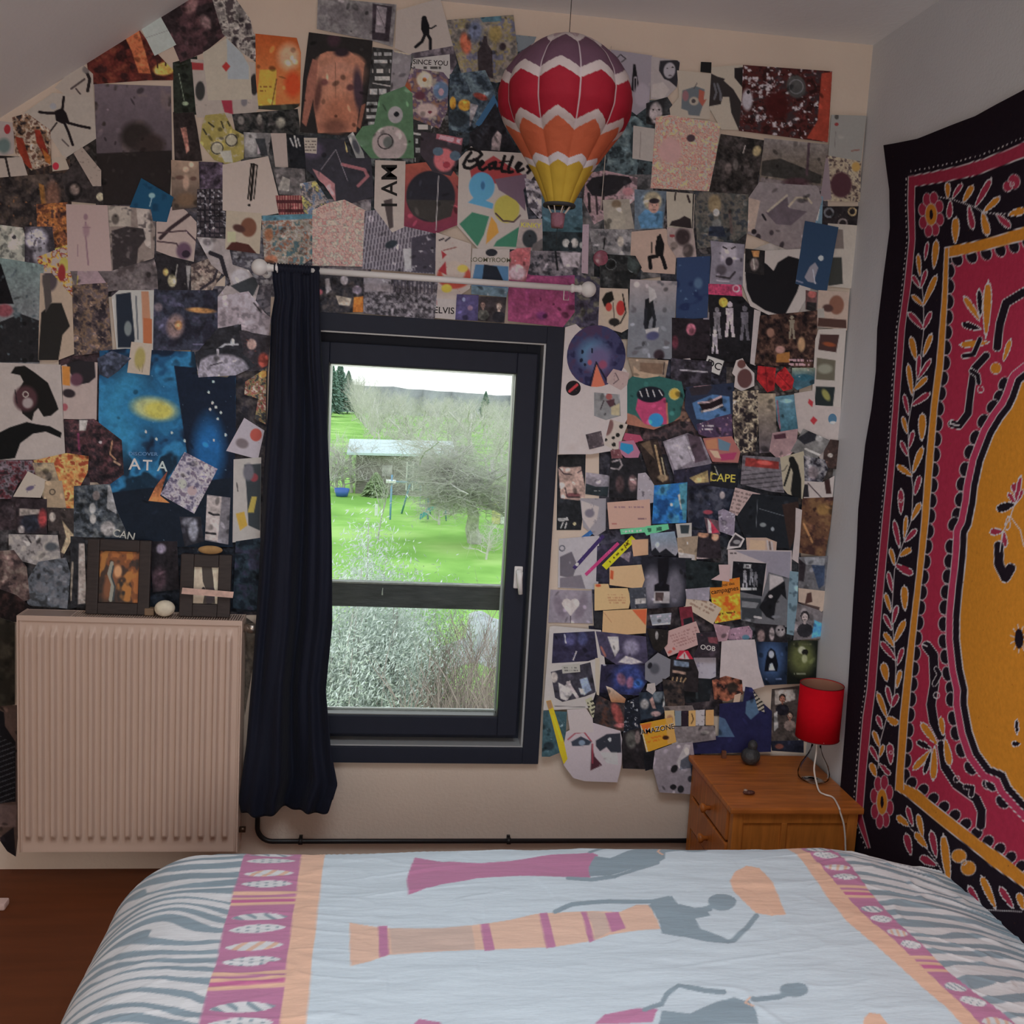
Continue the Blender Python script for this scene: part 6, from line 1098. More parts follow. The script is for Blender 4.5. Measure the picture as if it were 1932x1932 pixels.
photo_print|pale photo of a bald head seen from behind above the curtain rod knob|428,398 495,404 491,480 426,471|897866|e 470 430 15 18 0 5a3628 .2;e 452 432 12 7 20 3c2420 .4;p 3a1c18 428,470 440,456 470,462 486,480 428,474;p 8c8466 430,438 446,438 446,458 430,458
photo_print|grey photo with a white triangle hood right of the bars sheet|514,316 576,320 578,372 528,368|4a4240|n 10 3a3534 544c4a;p 7a7068 534,334 548,340 546,362 524,360
magazine_cutting|red and pink grid cutting above the battle painting|520,370 584,370 584,406 528,412|5c2628|s 0 5 .4 7a5248;s 90 18 .35 3a1a1c
postcard|colourful battle painting postcard left of the busy pink pattern|494,408 592,404 594,486 560,508 500,494|5a5450|n 10 3a4a4c 6c5e50 7a7068 6a4434 4c5a5c;e 508 444 8 12 0 7a4c34 .5;e 512 490 12 8 0 84503a .5;p 3c5a64 496,408 592,404 592,414 496,418
magazine_cutting|small cut-out of cartoon cowboys above the battle painting|566,348 596,342 620,380 624,404 600,408 574,404|6e6040|n 7 8a7c46 3c3a40 7c6c64 4a5464
leaflet|tilted teal blue leaflet with a pale dancer over the grey landscape's lower right corner|268,337 329,373 316,420 290,418 286,396 246,392|16364a|m 18 .3 122a3c;e 288 370 6 5 0 6a8080 .4;l 2 6a8088 288,374 284,390
photo_print|dark olive photo with a pale shuttlecock left of the red diamond card|327,128 362,118 370,212 330,214|1f211b|m 14 .3 15170f;e 350 196 6 4 0 7c8468 .3;l 1 6a705c 338,140 348,190
magazine_cutting|second black and white type strip with heavy capitals left of the pink script poster|780,224 822,228 808,256 800,330 780,330|242222|w 782 230 818 250 1 a09890;w 782 258 808 328 4 8a8480;l 4 8c8680 778,252 816,258
drawing|grey patterned scrap peeping out left of the balloon's top|970,66 1012,70 1006,84 974,100|5c5e60|m 6 .3 3a3c40
poster|poster of a headless bare male torso on black|583,62 703,78 698,170 686,262 640,256 566,250 572,150|1f1b1a|e 630 76 12 14 0 301f24 .6;p 86523f 604,104 618,98 660,98 688,120 684,160 672,250 600,252 592,200 590,140;e 640 140 42 30 0 905e4b .8;e 618 112 22 10 -15 8a5844 .6;e 668 114 20 11 20 8a5844 .6;e 630 185 26 26 0 925e48 .8;l 1.5 6a4232 633,120 634,225;e 617 148 16 9 10 945f4b .6;e 652 148 15 9 -8 8e5a46 .6;e 612 156 7 6 0 5a3430 .6;e 661 166 7 6 0 4a2c2a .6;p 78483a 590,112 600,116 596,170 578,240 570,232 580,150;e 600 180 6 30 8 4a2c26 .8;e 676 170 9 40 -4 34262c .6;p 6a4032 682,200 690,196 680,244 674,240;e 640 212 26 30 0 864f3a .8;e 632 240 22 14 0 5e382c .7;e 634 220 3 3 0 4a2a20 .4;e 645 100 14 8 0 241a1e .6
photo_print|long dull grey photo at the very top with a dark window at its right end|600,-4 748,10 741,90 703,78 598,56|5e5654|n 18 544c4c 665e5c;p 2a2226 703,8 740,14 734,80 702,76;p 6c6062 711,12 730,16 726,64 708,62;l 1 3a3034 712,18 728,58
magazine_cutting|black and white type strip right of the torso poster|703,90 741,95 736,190 722,234 686,244 696,160|2a2827|w 706 96 738 124 2 8a8480;w 703 128 736 156 2 a09890;w 698 164 730 184 1 8a8480;w 692 190 712 240 4 8a8480;l 2 8a827c 704,158 738,164
photo_print|pale grey slip beside the type strip under the running figure|741,96 776,102 770,185 736,178|685f60|m 10 .3 78706e;l 2 a08a70 744,98 772,104
poster|white tilted poster of a running black figure at the top|748,22 830,-2 856,90 772,104 745,92|87786f|p 0f0d10 795,40 804,34 810,50 810,66 800,70 794,56;e 800 37 5 6 0 0f0d10;l 3 121012 808,54 814,55 822,50;l 6 121012 802,66 796,80 784,90;l 6 121012 806,66 812,76 812,94;m 30 .1 7c6c66
photo_print|grey violet strip below the running figure poster|776,102 856,88 862,120 846,150 800,140|4c4246|n 12 3a3236 5c5054
magazine_cutting|white type strip with black capitals SINCE YOU|780,112 848,104 850,150 835,150 776,128|8a807a|t 812 120 13 3 1c1818 SINCE_YOU;p 8a807a 836,108 850,106 848,150 836,148;w 780 124 832 134 1 2a2624
postcard|flower collage with cream and blue daisies|776,130 836,138 846,150 844,210 828,244 780,226 762,170|6a5a54|n 9 6a4a3c 4a3a48 7c6c60;e 801 152 15 15 0 9c8e78 .25;e 801 152 4 4 0 7a4420;e 832 172 15 17 0 48566a .3;e 832 175 5 7 0 8a6a70;e 768 170 8 14 0 7a3c24 .4;e 792 182 10 8 0 4a2830 .4;e 806 210 20 14 0 947c74 .3;e 811 213 4 3 0 5c2830
photo_print|collage print with an orange bird and a dark bottle silhouette|842,40 968,30 976,100 970,150 935,158 870,140 852,80|5a4e46|n 12 4a4440 645850 6a5c40 504c58;e 878 84 10 20 -10 8a4430 .4;p 2a2224 900,100 908,86 912,70 918,70 920,86 928,98 930,150 902,140;e 934 66 12 16 0 746038 .5;e 896 60 14 20 0 4a4c5c .6;e 948 90 6 7 0 2c2226 .4;p 3a5058 905,34 945,32 945,42 910,44
magazine_cutting|dark blue comic page with two orange boots|848,142 915,134 936,180 908,232 884,252 846,246|2a3138|n 10 20262c 343c44 4a5458;e 854 196 6 12 0 a06a24 .2;e 876 200 12 11 0 a06a24 .2;p 7a7070 886,196 902,200 886,240;e 864 225 20 16 0 202428 .3;l 2 5a6468 884,162 888,174;e 906 184 14 6 20 6c2c24 .4
drawing|steel blue strip leaning left of the balloon|931,180 940,200 918,248 896,236|2f4a62|
photo_print|black photo with a pale standing figure left of the balloon|886,252 908,236 934,196 955,250 984,300 952,304 884,284|1c1a1d|p 6e5e5c 928,262 938,248 946,256 942,286 926,284;m 8 .2 26282e
poster|green poster with a round pale one-spot shape and a black dot|716,182 764,164 778,178 781,300 700,300 668,262 684,240 706,236|41583f|m 20 .3 4a5f48;e 746 218 14 16 0 7c7472 .1;e 748 217 5 5 0 141618;e 735 272 33 33 0 80706c .08;e 733 270 10 11 0 4a4a46 .3;o 727 268 14 2 241f20;m 9 .12 36503a
photo_print|grey oval eye cutting at the left of the green poster|656,258 666,250 686,290 690,310 674,304|6c6864|e 672 278 5 14 -20 3a383c .4
poster|dark poster with thin pale triangle lines and pink bent bands|574,260 650,266 662,300 700,300 706,372 640,392 612,350 578,322|28252a|e 590 285 20 16 0 3e3442 .6;p 865858 590,320 604,326 632,348 634,380 622,390 608,352;l 6 7c4a4c 646,312 688,322 694,334 676,352;l 1.2 6e6468 606,322 634,284 656,342;l 3 9a7c4c 652,266 655,288;m 18 .2 22252a
note|small cream text card on the triangle poster's corner|574,262 599,262 598,292 576,290|8a7d72|w 576 266 597 288 4 4a403c
postcard|busy pink cartoon crowd pattern below the triangle poster|590,398 620,384 650,378 690,398 690,504 590,502|8c7068|n 6 8c7068 9a7e70 8a5a54 7c7468 9a8474;m 3 .16 2e2a32;m 4 .14 9a4a44;m 4 .12 6c7a70
photo_print|black and white photo of a skyscraper facade above the rod|688,400 724,396 770,420 826,430 822,518 684,508|6c6266|s 8 6 .45 40383e;p 8a8280 760,470 780,470 776,514 764,512;p 332d34 776,450 822,440 820,516 776,514;m 7 .25 7a7072;e 738 462 12 7 -20 22262a .3
magazine_cutting|tall white strip with huge sideways letters I AM|708,304 765,306 762,430 740,440 724,418 706,394|8a7a70|t 736 352 42 -90 161413 I_AM;p 3a302e 724,380 740,376 742,430 734,434;m 2 .05 3a302e
record_sleeve|red sleeve with a big dark disc above the curtain rod|765,312 840,304 868,342 862,426 822,442 762,428|78322c|g 305 7e3c2e 440 5a2030;e 812 372 46 48 0 1f1d22 .06;p 2c2724 766,378 858,380 850,410 815,421 780,408;l 1.6 8a807c 827,334 822,436
poster|dark poster with pink face in blue glasses under a pink script title|794,250 874,262 868,302 850,334 816,326 792,292|2e262a|e 838 304 20 22 0 9a4c4e .2;e 826 288 10 8 0 3e4a54 .1;e 858 296 10 9 0 3e4a54 .1;e 842 313 7 6 0 7a2830;p 8a4a50 824,252 872,264 870,276 822,264;w 828 257 868 272 1 b08084 12;m 7 .12 22304a
record_sleeve|white sleeve titled Beatles with coloured round head shapes and green and orange blocks|865,302 888,278 900,286 1004,292 1008,332 986,360 1000,440 984,472 900,470 862,428|897b72|p 7c2c2c 886,324 930,296 992,336 960,350 890,345;e 908 354 24 27 0 3f7099 .08;p 3f7099 882,384 896,372 930,386 928,396;e 955 396 24 26 0 8a7c34 .1;l 3 3a282c 934,404 948,418 968,420 980,408;p 54404a 932,340 992,330 990,400 972,380 940,360;p 2e5a44 866,424 890,402 922,410 912,444 900,466;p 9a6a2c 918,440 926,410 936,424 940,440 916,462;p 2e5a44 936,456 980,428 984,468 930,466;e 910 352 4 8 0 2a4a66 .5;l 6 120f10 870,292 876,285 890,283 903,287 908,294 901,301 890,306 884,306;l 6 120f10 888,290 880,300 874,312 876,318 886,320 898,313 901,306 893,303;l 6 120f10 904,316 911,309 908,306 903,312 904,320 910,323 917,318;l 6 120f10 930,309 922,313 923,321 930,318 934,308 933,320 940,320;l 6 120f10 951,297 945,318 946,325 953,326;l 3 120f10 941,309 959,306;l 6 120f10 966,298 958,320 959,327 966,326;l 6 120f10 976,319 982,311 977,309 972,317 976,326 986,321;l 6 120f10 1000,312 994,316 1000,322 994,328
photo_print|small busy grey magazine page right of the Beatles sleeve|988,338 1030,348 1024,400 1018,416 996,392|5c5458|n 6 3c363a 7a7074 8e8280
magazine_cutting|card titled KINKY in yellow letters with a dark dome|980,416 1024,414 1024,478 1000,486 972,470|7c6c66|t 1000 427 13 3 a88a38 KINKY;e 998 452 14 17 0 26282a .2;p 4c4442 1004,462 1024,450 1024,478 1000,482
photo_print|teal seaside group photo behind the balloon basket|1020,372 1096,376 1098,442 1022,440|35454c|g 372 3a4c56 442 2a3c40;m 7 .15 7a8488
photo_print|black photo of a row of pale faces below the balloon basket|1022,438 1098,440 1100,482 1022,476|1d2224|e 1066 460 7 8 0 7a746e .3;e 1082 460 7 9 0 7c746e .3;e 1096 464 5 6 0 7a7470 .3;e 1074 466 4 8 0 16181a
photo_print|dark grey photo of men marching with flags above the rod|985,474 1100,476 1100,524 1040,536 980,522|3c373b|n 8 262427 4c4548 605658;p 807274 1054,478 1094,478 1090,506 1062,504;l 4 141416 1046,476 1050,510;m 5 .15 86807e
photo_print|magenta watercolour sheet right above the window frame|958,500 1000,520 1040,522 1086,520 1082,596 1060,618 957,606|6c2c46|m 14 .3 762f50;e 1020 596 10 8 0 582448 .6;e 1018 566 2 4 0 4a1c34;e 1030 516 60 6 4 5c2a4a .6
magazine_cutting|pink lotus flower cutting partly behind the curtain rod|958,478 974,470 1000,468 998,500 990,532 956,528|7a4446|e 980 486 18 16 0 8a4446 .4;e 974 516 16 14 0 9a7c80 .5;m 5 .25 a88c90
magazine_cutting|white card with a black hat and letters ROOMY ROOM above a dark bear|890,470 960,472 958,545 886,540|8a7c74|e 926 478 11 7 0 1e1e22;t 923 492 12 1 4a4636 ROOMYROOM;p 3a5670 896,500 958,504 957,545 888,540;p 181b22 912,500 936,504 948,530 930,540 908,534
playing_card|tall white joker card with red and yellow harlequin behind the rod|822,440 888,462 886,545 862,562 858,568 820,566|8b7b72|l 3 2a2226 828,455 836,452;l 3 2a2226 840,456 848,450;p 7c2428 832,474 842,482 834,490;e 856 522 32 24 0 8a3428 .15;e 855 514 22 20 0 8f7c70 .2;e 872 508 10 7 0 9a8438 .3;e 842 545 10 8 0 98842f .3;p 7c2428 826,512 840,494 842,520;l 2 6a3a34 836,474 860,468;m 3 .14 7c3030
magazine_cutting|white card with bold black lettering ELVIS under the rod|817,564 860,566 858,604 815,600|897c76|t 837 587 17 3 141012 ELVIS;l 1 7a3a40 823,568 824,576
photo_print|violet square print with tiny lights under the rod|861,556 902,558 900,606 858,604|3c3452|e 874 566 3 4 0 6a6a80 .4;e 886 582 5 5 0 6a5060 .4;m 12 .2 443a58
photo_print|dark photo of a couple under the rod left of the magenta sheet|902,560 954,562 950,610 900,606|2e2728|h 910 576 9 7a5c52 2c2222 4a4640;h 940 578 10 8a7468 3a302e 1e1c20
photo_print|white bordered blue and grey card behind the rod above the couple photo|888,540 958,545 954,562 888,556|4c5a62|m 8 .3 7a7a7a
photo_print|black and white photo of street windows and crowd right above the frame|686,522 826,528 820,600 818,604 684,592|554c50|s 0 13 .5 38333a 686,522 826,528 822,566 686,560;s 90 15 .3 6a6064 686,522 826,528 822,566 686,560;n 5 2a2628 4c4447 6c6264;p 6c6264 687,524 738,527 736,552 688,550;s 0 7 .45 3a343a 738,528 820,532 818,556 738,552;m 5 .2 8a8280
photo_print|dark photo of musicians with one orange jacket right of the curtain top|594,518 686,522 686,590 592,592|1e1c21|n 10 18181c 2a2628 3c3432;p 7a6e6c 614,528 622,526 626,548 616,556;e 650 530 7 9 0 7c7070 .3;e 604 552 6 5 0 8a4448 .4;p 8a7868 634,558 664,564 660,578 640,576;p 9c5622 668,562 686,560 686,590 666,590;e 674 548 9 8 0 5c5058 .3
photo_print|dark violet photo at the upper right end of the window frame|1082,520 1130,524 1128,618 1060,618 1082,590|26222c|n 14 241f28 332d38 4a443c
drawing|narrow pinkish paper strip hanging above the right rod knob|1097,425 1109,425 1107,518 1095,516|806c70|m 4 .3 745f64
drawing|pencil drawing of a bottle shape and knot right of the balloon top|1134,92 1230,106 1224,200 1200,218 1176,200 1140,160|70666a|m 14 .3 7c716f;p 141214 1194,122 1198,122 1202,148 1206,170 1198,178 1190,170;l 6 6e6466 1198,148 1198,176;l 3 100e10 1198,150 1198,174;l 2 2a2426 1164,110 1170,104 1180,112 1172,118;e 1210 180 14 22 0 7c7074 .3
photo_print|black and white portrait of a girl with short dark hair, top right of the balloon|1228,108 1282,116 1276,166 1252,190 1226,188|807370|p 221f22 1244,116 1276,114 1282,120 1276,166 1262,154 1252,150 1242,134;e 1262 134 11 15 8 7c7274 .2;e 1258 130 2 1.5 0 1c181a;e 1268 128 2 1.5 0 1c181a;e 1263 144 4 1.5 0 4a4044;p 8c7e78 1230,160 1250,156 1262,170 1250,188 1228,184
photo_print|dark photo of a woman's pale face above a white shirt, right of the balloon|1218,196 1236,190 1258,184 1272,206 1268,226 1240,240 1218,234|211f20|e 1236 214 12 20 4 7a6c6a .25;e 1232 208 2 1.5 0 241c1e;e 1242 208 2 1.5 0 241c1e;e 1236 226 4 1.6 0 3a2c2e;e 1262 202 9 16 0 2c2b2c .4
photo_print|tall dark teal photo immediately right of the balloon|1160,220 1198,220 1218,234 1200,330 1140,330 1150,280|333a3c|n 12 22282a 3e484a 525c5c
photo_print|photo of a plain white shirt back right of the balloon|1194,238 1234,244 1230,306 1192,300|857971|l 1.5 6a5e58 1208,250 1206,298;m 12 .2 7c7069
drawing|cream sheet with a patched robot head right of the shirt photo|1276,134 1340,140 1338,226 1264,222 1262,206 1280,184|887a6d|p 4c4e50 1286,172 1312,164 1328,170 1326,196 1318,220 1298,218 1296,210 1284,206;e 1292 182 6 10 0 6c4a4c .3;p 7c4034 1318,170 1328,174 1326,190 1332,188 1324,202 1316,190;e 1308 192 9 8 0 807468 .3;e 1307 192 4 4 0 3a3434;l 1.5 3a3030 1308,168 1314,158
drawing|tiny black square print at the upper right|1321,118 1341,119 1340,139 1320,137|141313|
poster|cream poster of a dark clawed arm at the upper right|1341,128 1400,124 1430,150 1420,246 1360,246 1336,204|8a7b6c|p 26201f 1340,140 1352,146 1366,150 1364,154 1382,170 1400,200 1408,246 1392,246 1378,214 1374,184 1362,184 1358,198 1336,202;l 4 4a4648 1346,160 1350,176 1346,188;l 4 4a4648 1352,160 1358,178 1358,190;p 1c1717 1384,130 1402,128 1402,170 1384,148
poster|dark red and white painting of bared teeth and gears at the upper right|1400,124 1568,136 1560,270 1440,254 1392,248 1398,180|341615|n 11 24100f 3c1816 2c1f20;m 7 .36 8c7e7e;m 5 .25 1c1416;e 1500 165 18 22 -15 3a3634 .2;o 1500 165 13 2 5a5454;e 1465 200 22 26 0 34100f .4;p 7c2c1f 1548,140 1568,137 1560,270 1520,262 1540,230;e 1408 190 10 20 0 8a7e80 .4;e 1410 175 3 4 0 1a1214;m 4 .12 9a8c88
postcard|pink and orange doodle pattern print full of tiny creatures|1236,222 1262,218 1358,234 1340,362 1226,356|8c6c60|n 6 8c6c60 9a7e6e 945a4e 8a8078 a08860;m 3.5 .15 322a30;m 4 .14 4a5a58;e 1263 285 22 24 0 96706a .3;e 1302 262 8 7 0 3a2a2e .2;m 3 .12 7a2c38
photo_print|dark band photo with a long haired singer right of the doodle print|1358,254 1440,266 1424,374 1336,362|231d1c|n 10 1a1716 2a2422 3a3230;e 1426 286 8 10 20 7c6a4c .4;l 2 8a7c74 1400,290 1404,276;e 1372 318 6 10 0 5a4c48 .5;e 1386 312 5 10 0 4a423e .5
photo_print|grey sepia landscape with a dark pole below the red painting|1440,262 1562,274 1548,362 1430,346|5c504c|g 262 6a5e5a 310 54483f;p 2a2623 1436,305 1470,300 1548,332 1546,348 1434,332;p 5e5250 1434,336 1548,352 1547,362 1432,346;l 5 3c2c30 1524,272 1520,330;e 1500 345 24 8 0 3c262a .6
leaflet|pale green grey sheet with faint drawing in the top right corner of the collage|1566,218 1632,220 1622,306 1560,296|716a64|m 16 .3 7c746c;e 1576 236 4 3 0 6a2a28;e 1576 222 4 5 0 3c3632 .3;l 3 6a4a42 1604,286 1618,284;l 1 5a504c 1574,250 1572,280
drawing|ornate cream and brown lace drawing at the right end of the collage|1556,294 1622,306 1620,382 1544,380|54433f|n 7 3c2e2c 7a6858 8a7a66 4a3c3a;e 1584 350 20 24 0 3a2226 .2;e 1612 316 8 9 0 8a6a3c .3;p 6a5a5c 1546,300 1560,300 1566,378 1544,380
photo_print|black print with pale rings under the lace drawing|1546,390 1618,390 1614,430 1544,424|201a1b|o 1562 402 8 4 5a5658;o 1606 400 7 3 8a7050;m 3 .15 8a7a60;o 1588 422 8 3 6a5c58
photo_print|small light blue cat photo behind the tilted fighter photo|1530,368 1550,372 1548,424 1520,440 1512,420|52646e|p 96928c 1534,392 1544,396 1540,418 1528,412;m 6 .2 2c3236
photo_print|grey tilted photo of a pale boat shape and dark spots at the right|1430,345 1540,352 1548,378 1520,474 1508,482 1379,430 1410,374|695b5a|g 345 6c605f 480 645654;p 8b7568 1379,430 1410,374 1432,380 1420,440;p 4c4044 1442,402 1482,368 1486,394 1520,400 1490,426 1462,424;l 4 8a7c6c 1446,400 1482,370;l 4 8a7a68 1486,390 1500,374 1522,376 1528,384;l 4 1c181a 1436,406 1442,416;e 1420 438 5 5 0 1c181a .3;e 1428 448 5 6 0 2a2224 .3;e 1472 464 4 8 20 2c2426 .4;e 1453 440 4 5 0 342c2e .4
photo_print|pinkish photo of a black bull with people right of the balloon basket|1105,328 1140,322 1202,336 1200,376 1180,392 1120,424 1100,380|725c5a|n 9 4c3c3e 86686a 725a58;p 1c191b 1104,350 1116,336 1150,330 1186,334 1192,344 1176,352 1162,366 1140,372 1116,370;l 5 1f1b1c 1110,366 1112,400;l 4 2a2022 1124,370 1126,404;l 4 2a2022 1138,370 1136,396;e 1184 362 10 8 0 8a5a5c .4
photo_print|beige photo of a small child's back below the bull photo|1136,378 1186,376 1196,432 1140,436|776b5f|e 1162 386 9 8 0 5a4838 .4;e 1162 414 18 22 0 7e7264 .3
photo_print|grey photo of young men by a car left of the fighter silhouette card|1110,432 1192,434 1190,492 1122,494|544e4d|n 9 3c3839 5e5756 6c6462;e 1170 456 6 10 0 8a7c70 .4;l 3 1e1b1c 1140,450 1138,470
photo_print|photo of a girl in a blue hooded coat|1196,358 1256,362 1250,432 1196,434|495058|p 40607a 1202,410 1216,396 1250,400 1248,430 1208,432;e 1230 380 17 18 0 7c6e58 .3;e 1232 390 10 13 0 8a6458 .2;e 1233 380 10 5 0 231c1f .3;e 1229 388 1.4 1 0 241c1c;e 1237 388 1.4 1 0 241c1c;e 1233 397 3 1 0 5a2c2c
photo_print|cream picture with a dark ink splash at its lower edge|1256,362 1306,366 1304,432 1258,430|877a6b|p 241c1c 1262,426 1266,418 1280,414 1290,408 1302,414 1304,432;l 3 241c1c 1274,360 1272,378;l 4 2a2020 1296,370 1300,382
photo_print|photo of a fair haired warrior woman in front of misty trees|1306,362 1410,368 1408,440 1380,462 1314,470|3c3837|n 12 2c2d30 4a433c 343432;e 1346 386 12 18 0 6c5a42 .4;e 1349 402 6 7 0 8a8480 .3;e 1350 424 9 10 0 5c5854 .4;p 1f222c 1336,428 1362,428 1368,448 1334,446;l 5 4a3c38 1374,400 1378,440
playing_card|cream card with a leaping black martial figure|1190,438 1254,432 1276,450 1272,518 1212,514 1188,482|8a7062|p 0f0d0e 1240,448 1246,446 1252,462 1250,482 1236,486 1234,468;e 1241 450 4 5 0 1a1716;l 4 0f0d0e 1244,444 1238,456 1240,466;l 7 0f0d0e 1238,484 1224,486 1226,506;l 7 0f0d0e 1246,482 1250,492 1254,506;l 2 1a1614 1228,458 1228,478
photo_print|small sepia card with red emblems and a dark haired head|1256,430 1306,432 1312,486 1276,490 1258,462|7a6862|e 1286 448 14 16 0 2a2020 .4;e 1266 446 5 3 0 6c2c2c;e 1270 464 7 7 0 5a4c46 .4;e 1296 474 10 14 0 3a302e .4
photo_print|black photo of an old camera under the grey car photo|1128,480 1196,484 1208,506 1184,546 1130,542|1c1b1b|n 12 161616 262524;o 1190 507 7 2 6a6a6a;e 1190 507 5 5 0 101012;o 1150 500 10 1.4 4c4a48;p 2c302e 1182,484 1206,500 1196,518 1180,508
leaflet|navy leaflet with a swirling sea print left of the grey sketch portrait|1275,487 1338,484 1332,604 1273,600|242e44|m 22 .35 1a2138;m 8 .16 4c5c70;e 1315 535 8 10 0 3c4a5c .6
photo_print|pencil portrait of a wolfish face above a small rider scene|1338,455 1402,462 1400,540 1336,538 1340,486|635a60|e 1374 476 14 18 0 84787c .3;e 1366 468 4 3 0 2a2428;e 1380 468 4 3 0 2a2428;e 1374 496 8 8 0 221c22 .3;n 500 635a60;e 1372 478 15 20 0 877b7f .4;l 3 2a2428 1362,467 1368,470;l 3 2a2428 1378,470 1384,467;e 1373 494 7 8 0 241e24 .3;l 4 2c2628 1350,522 1374,526 1384,514;e 1358 510 10 10 0 3c3438 .5;l 3 8a7c80 1350,530 1372,532
magazine_cutting|raspberry red lettering strip under the wolfish portrait|1334,536 1396,538 1398,560 1334,556|8c2c44|m 4 .35 6a2438;o 1386 545 6 3 a07078
photo_print|wide black group photo with pale dressed people and a gold coin spot|1334,556 1398,560 1422,588 1416,684 1272,678 1276,604 1334,600|151315|H 1350 640 60 5e5658;H 1374 636 66 8a7a7c;H 1402 642 64 4a4448;H 1330 634 54 6c6064;e 1362 571 8.5 9 0 9a7e30;H 1346 668 46 807478;m 5 .12 4a4246
photo_print|white sheet edge of the film print right of the black group photo|1420,584 1432,588 1422,690 1412,686|8a7b76|
playing_card|cream card with a comic woman's face in black and red hearts|1129,544 1182,546 1184,620 1170,628 1126,616|8c7868|e 1158 584 24 32 0 8c7866 .1;p 15120f 1133,566 1140,554 1152,550 1156,566 1146,574 1138,580;e 1168 582 8 14 0 8a2420 .15;e 1146 580 6 8 0 8a2c24 .2;l 2.5 1a1412 1172,556 1178,590 1168,610 1156,616;e 1156 608 10 7 0 1c1816 .3;l 1.5 2a1e1c 1154,572 1156,600
poster|grey photo of a walking man in dark trousers above the toy bird|1186,528 1274,532 1270,600 1264,678 1180,674|5d5a5c|g 530 7c6e6c 600 5a585b;m 16 .25 4c4648;p 141416 1214,566 1228,560 1232,590 1222,606 1218,628 1212,606;p 8a807c 1220,540 1232,548 1236,562 1222,572;l 6 1a1a1e 1216,584 1214,612 1216,620;l 6 1a1a1e 1228,584 1232,604 1230,618;p 8c8480 1214,622 1240,618 1238,628 1216,630;e 1228 634 12 8 -10 3a3850 .4;e 1240 670 10 10 0 2a1e22 .4
photo_print|dark pink lit concert photo below the navy leaflet|1264,600 1336,604 1334,678 1264,676|1c1619|e 1282 624 8 12 0 8c4a56 .4;e 1268 648 6 12 0 5a2830 .5;n 600 1c1619;e 1300 622 9 11 0 904c58 .3;e 1270 646 6 12 0 4a2028 .6
poster|big black heart on a white ground at the right|1400,480 1440,474 1520,470 1536,520 1520,560 1490,612 1470,606 1412,578 1398,540|8b7d75|p 131113 1403,520 1404,500 1414,492 1432,492 1444,500 1456,512 1464,496 1484,484 1506,490 1510,520 1500,552 1476,598 1440,586 1416,570 1406,548;m 20 .1 1b191a
photo_print|small black photo of an orange racing car above the heart|1403,470 1440,474 1438,520 1402,514|1a1717|p 8a5a34 1414,474 1430,474 1428,486 1418,486;e 1420 500 8 12 0 5a4c48 .4;l 3 80746c 1418,490 1420,508
photo_print|white photo page behind the blue diver leaflet at the right edge|1560,422 1616,426 1608,545 1554,540|8b7c70|p 5a4c46 1574,432 1588,434 1590,470 1570,470;p 2c2a26 1562,486 1586,486 1588,536 1560,540
leaflet|slate blue leaflet with a pale sailor figure at the right|1515,418 1578,430 1556,550 1536,548 1497,536|222f40|p 6c6468 1514,524 1524,504 1534,496 1540,506 1532,530 1538,536 1520,532;e 1545 488 5 5 0 8a8888;l 2 8a8488 1530,510 1534,536;l 3 5a5a68 1498,530 1510,534
photo_print|sepia photo of a bald head from behind at the right edge under the sailor leaflet|1540,548 1598,552 1594,624 1536,616|8a7264|e 1574 576 14 18 0 643e30 .2;e 1558 582 10 7 10 3c2622 .4;p 3c2620 1540,600 1592,604 1593,620 1538,616;p 7c7066 1537,584 1550,582 1552,600 1538,600
photo_print|small dark photo of a red jewel right of the heart|1516,548 1538,552 1536,590 1516,584|4c3230|e 1528 556 8 7 0 8a4640 .3;p 1e1a1a 1518,570 1536,572 1535,590 1517,588
poster|dark film poster crowded with actors above red lettering|1430,596 1500,590 1538,586 1536,690 1528,694 1420,688|1b1211|n 9 140e0f 2c1c18 4a3228;H 1490 640 44 6a5c4c;e 1450 628 7 9 0 6c4a3c .4;p 7a4c24 1462,668 1486,664 1486,684 1460,684;e 1508 650 7 14 0 8a6648 .4;e 1468 660 9 7 0 8a6258 .4;w 1484 676 1530 692 2 a0787a 2;m 4 .14 6a4038
leaflet|long white strip with three square dark pictures down the right edge|1540,622 1592,620 1582,764 1580,840 1526,772 1534,640|8b7d74|p 34221f 1543,631 1579,632 1573,665 1539,660;e 1560 650 12 4 10 6a3420 .6;p 4c4438 1537,675 1572,680 1570,718 1535,716;e 1552 696 14 9 0 6c6658 .5;p 1c1f1e 1535,729 1571,730 1567,766 1532,765;e 1554 745 6 12 -30 6c6438 .5
playing_card|large white card with two small red diamonds right of the turquoise jar|1494,742 1532,736 1534,764 1582,768 1576,830 1556,880 1500,812|8c7a72|p 8a2428 1522,752 1530,758 1528,768 1520,760;p 8a2428 1530,785 1538,792 1531,801 1524,793
badge|round blue badge with a white fish at the right edge|C 1566 790 8 10 0|3a5060|e 1567 797 6 3 0 a0a09c .4
photo_print|olive landscape photo right of the red crystals|1490,694 1534,694 1532,724 1500,736 1490,728|4a5450|g 694 6a6a58 712 2c424a;e 1512 712 16 6 0 22424c .5;m 6 .2 8a7c70
photo_print|red faceted crystal picture left of its twin|1426,690 1460,694 1457,736 1444,740 1424,716|80181a|m 8 .3 5c1014;l 1 4a0c10 1440,692 1444,738
photo_print|red faceted crystal picture nearest the olive landscape|1477,692 1494,716 1490,734 1474,738 1457,720 1462,704|8a1a1c|m 8 .3 6a1216;l 1 4a0c10 1462,704 1490,734
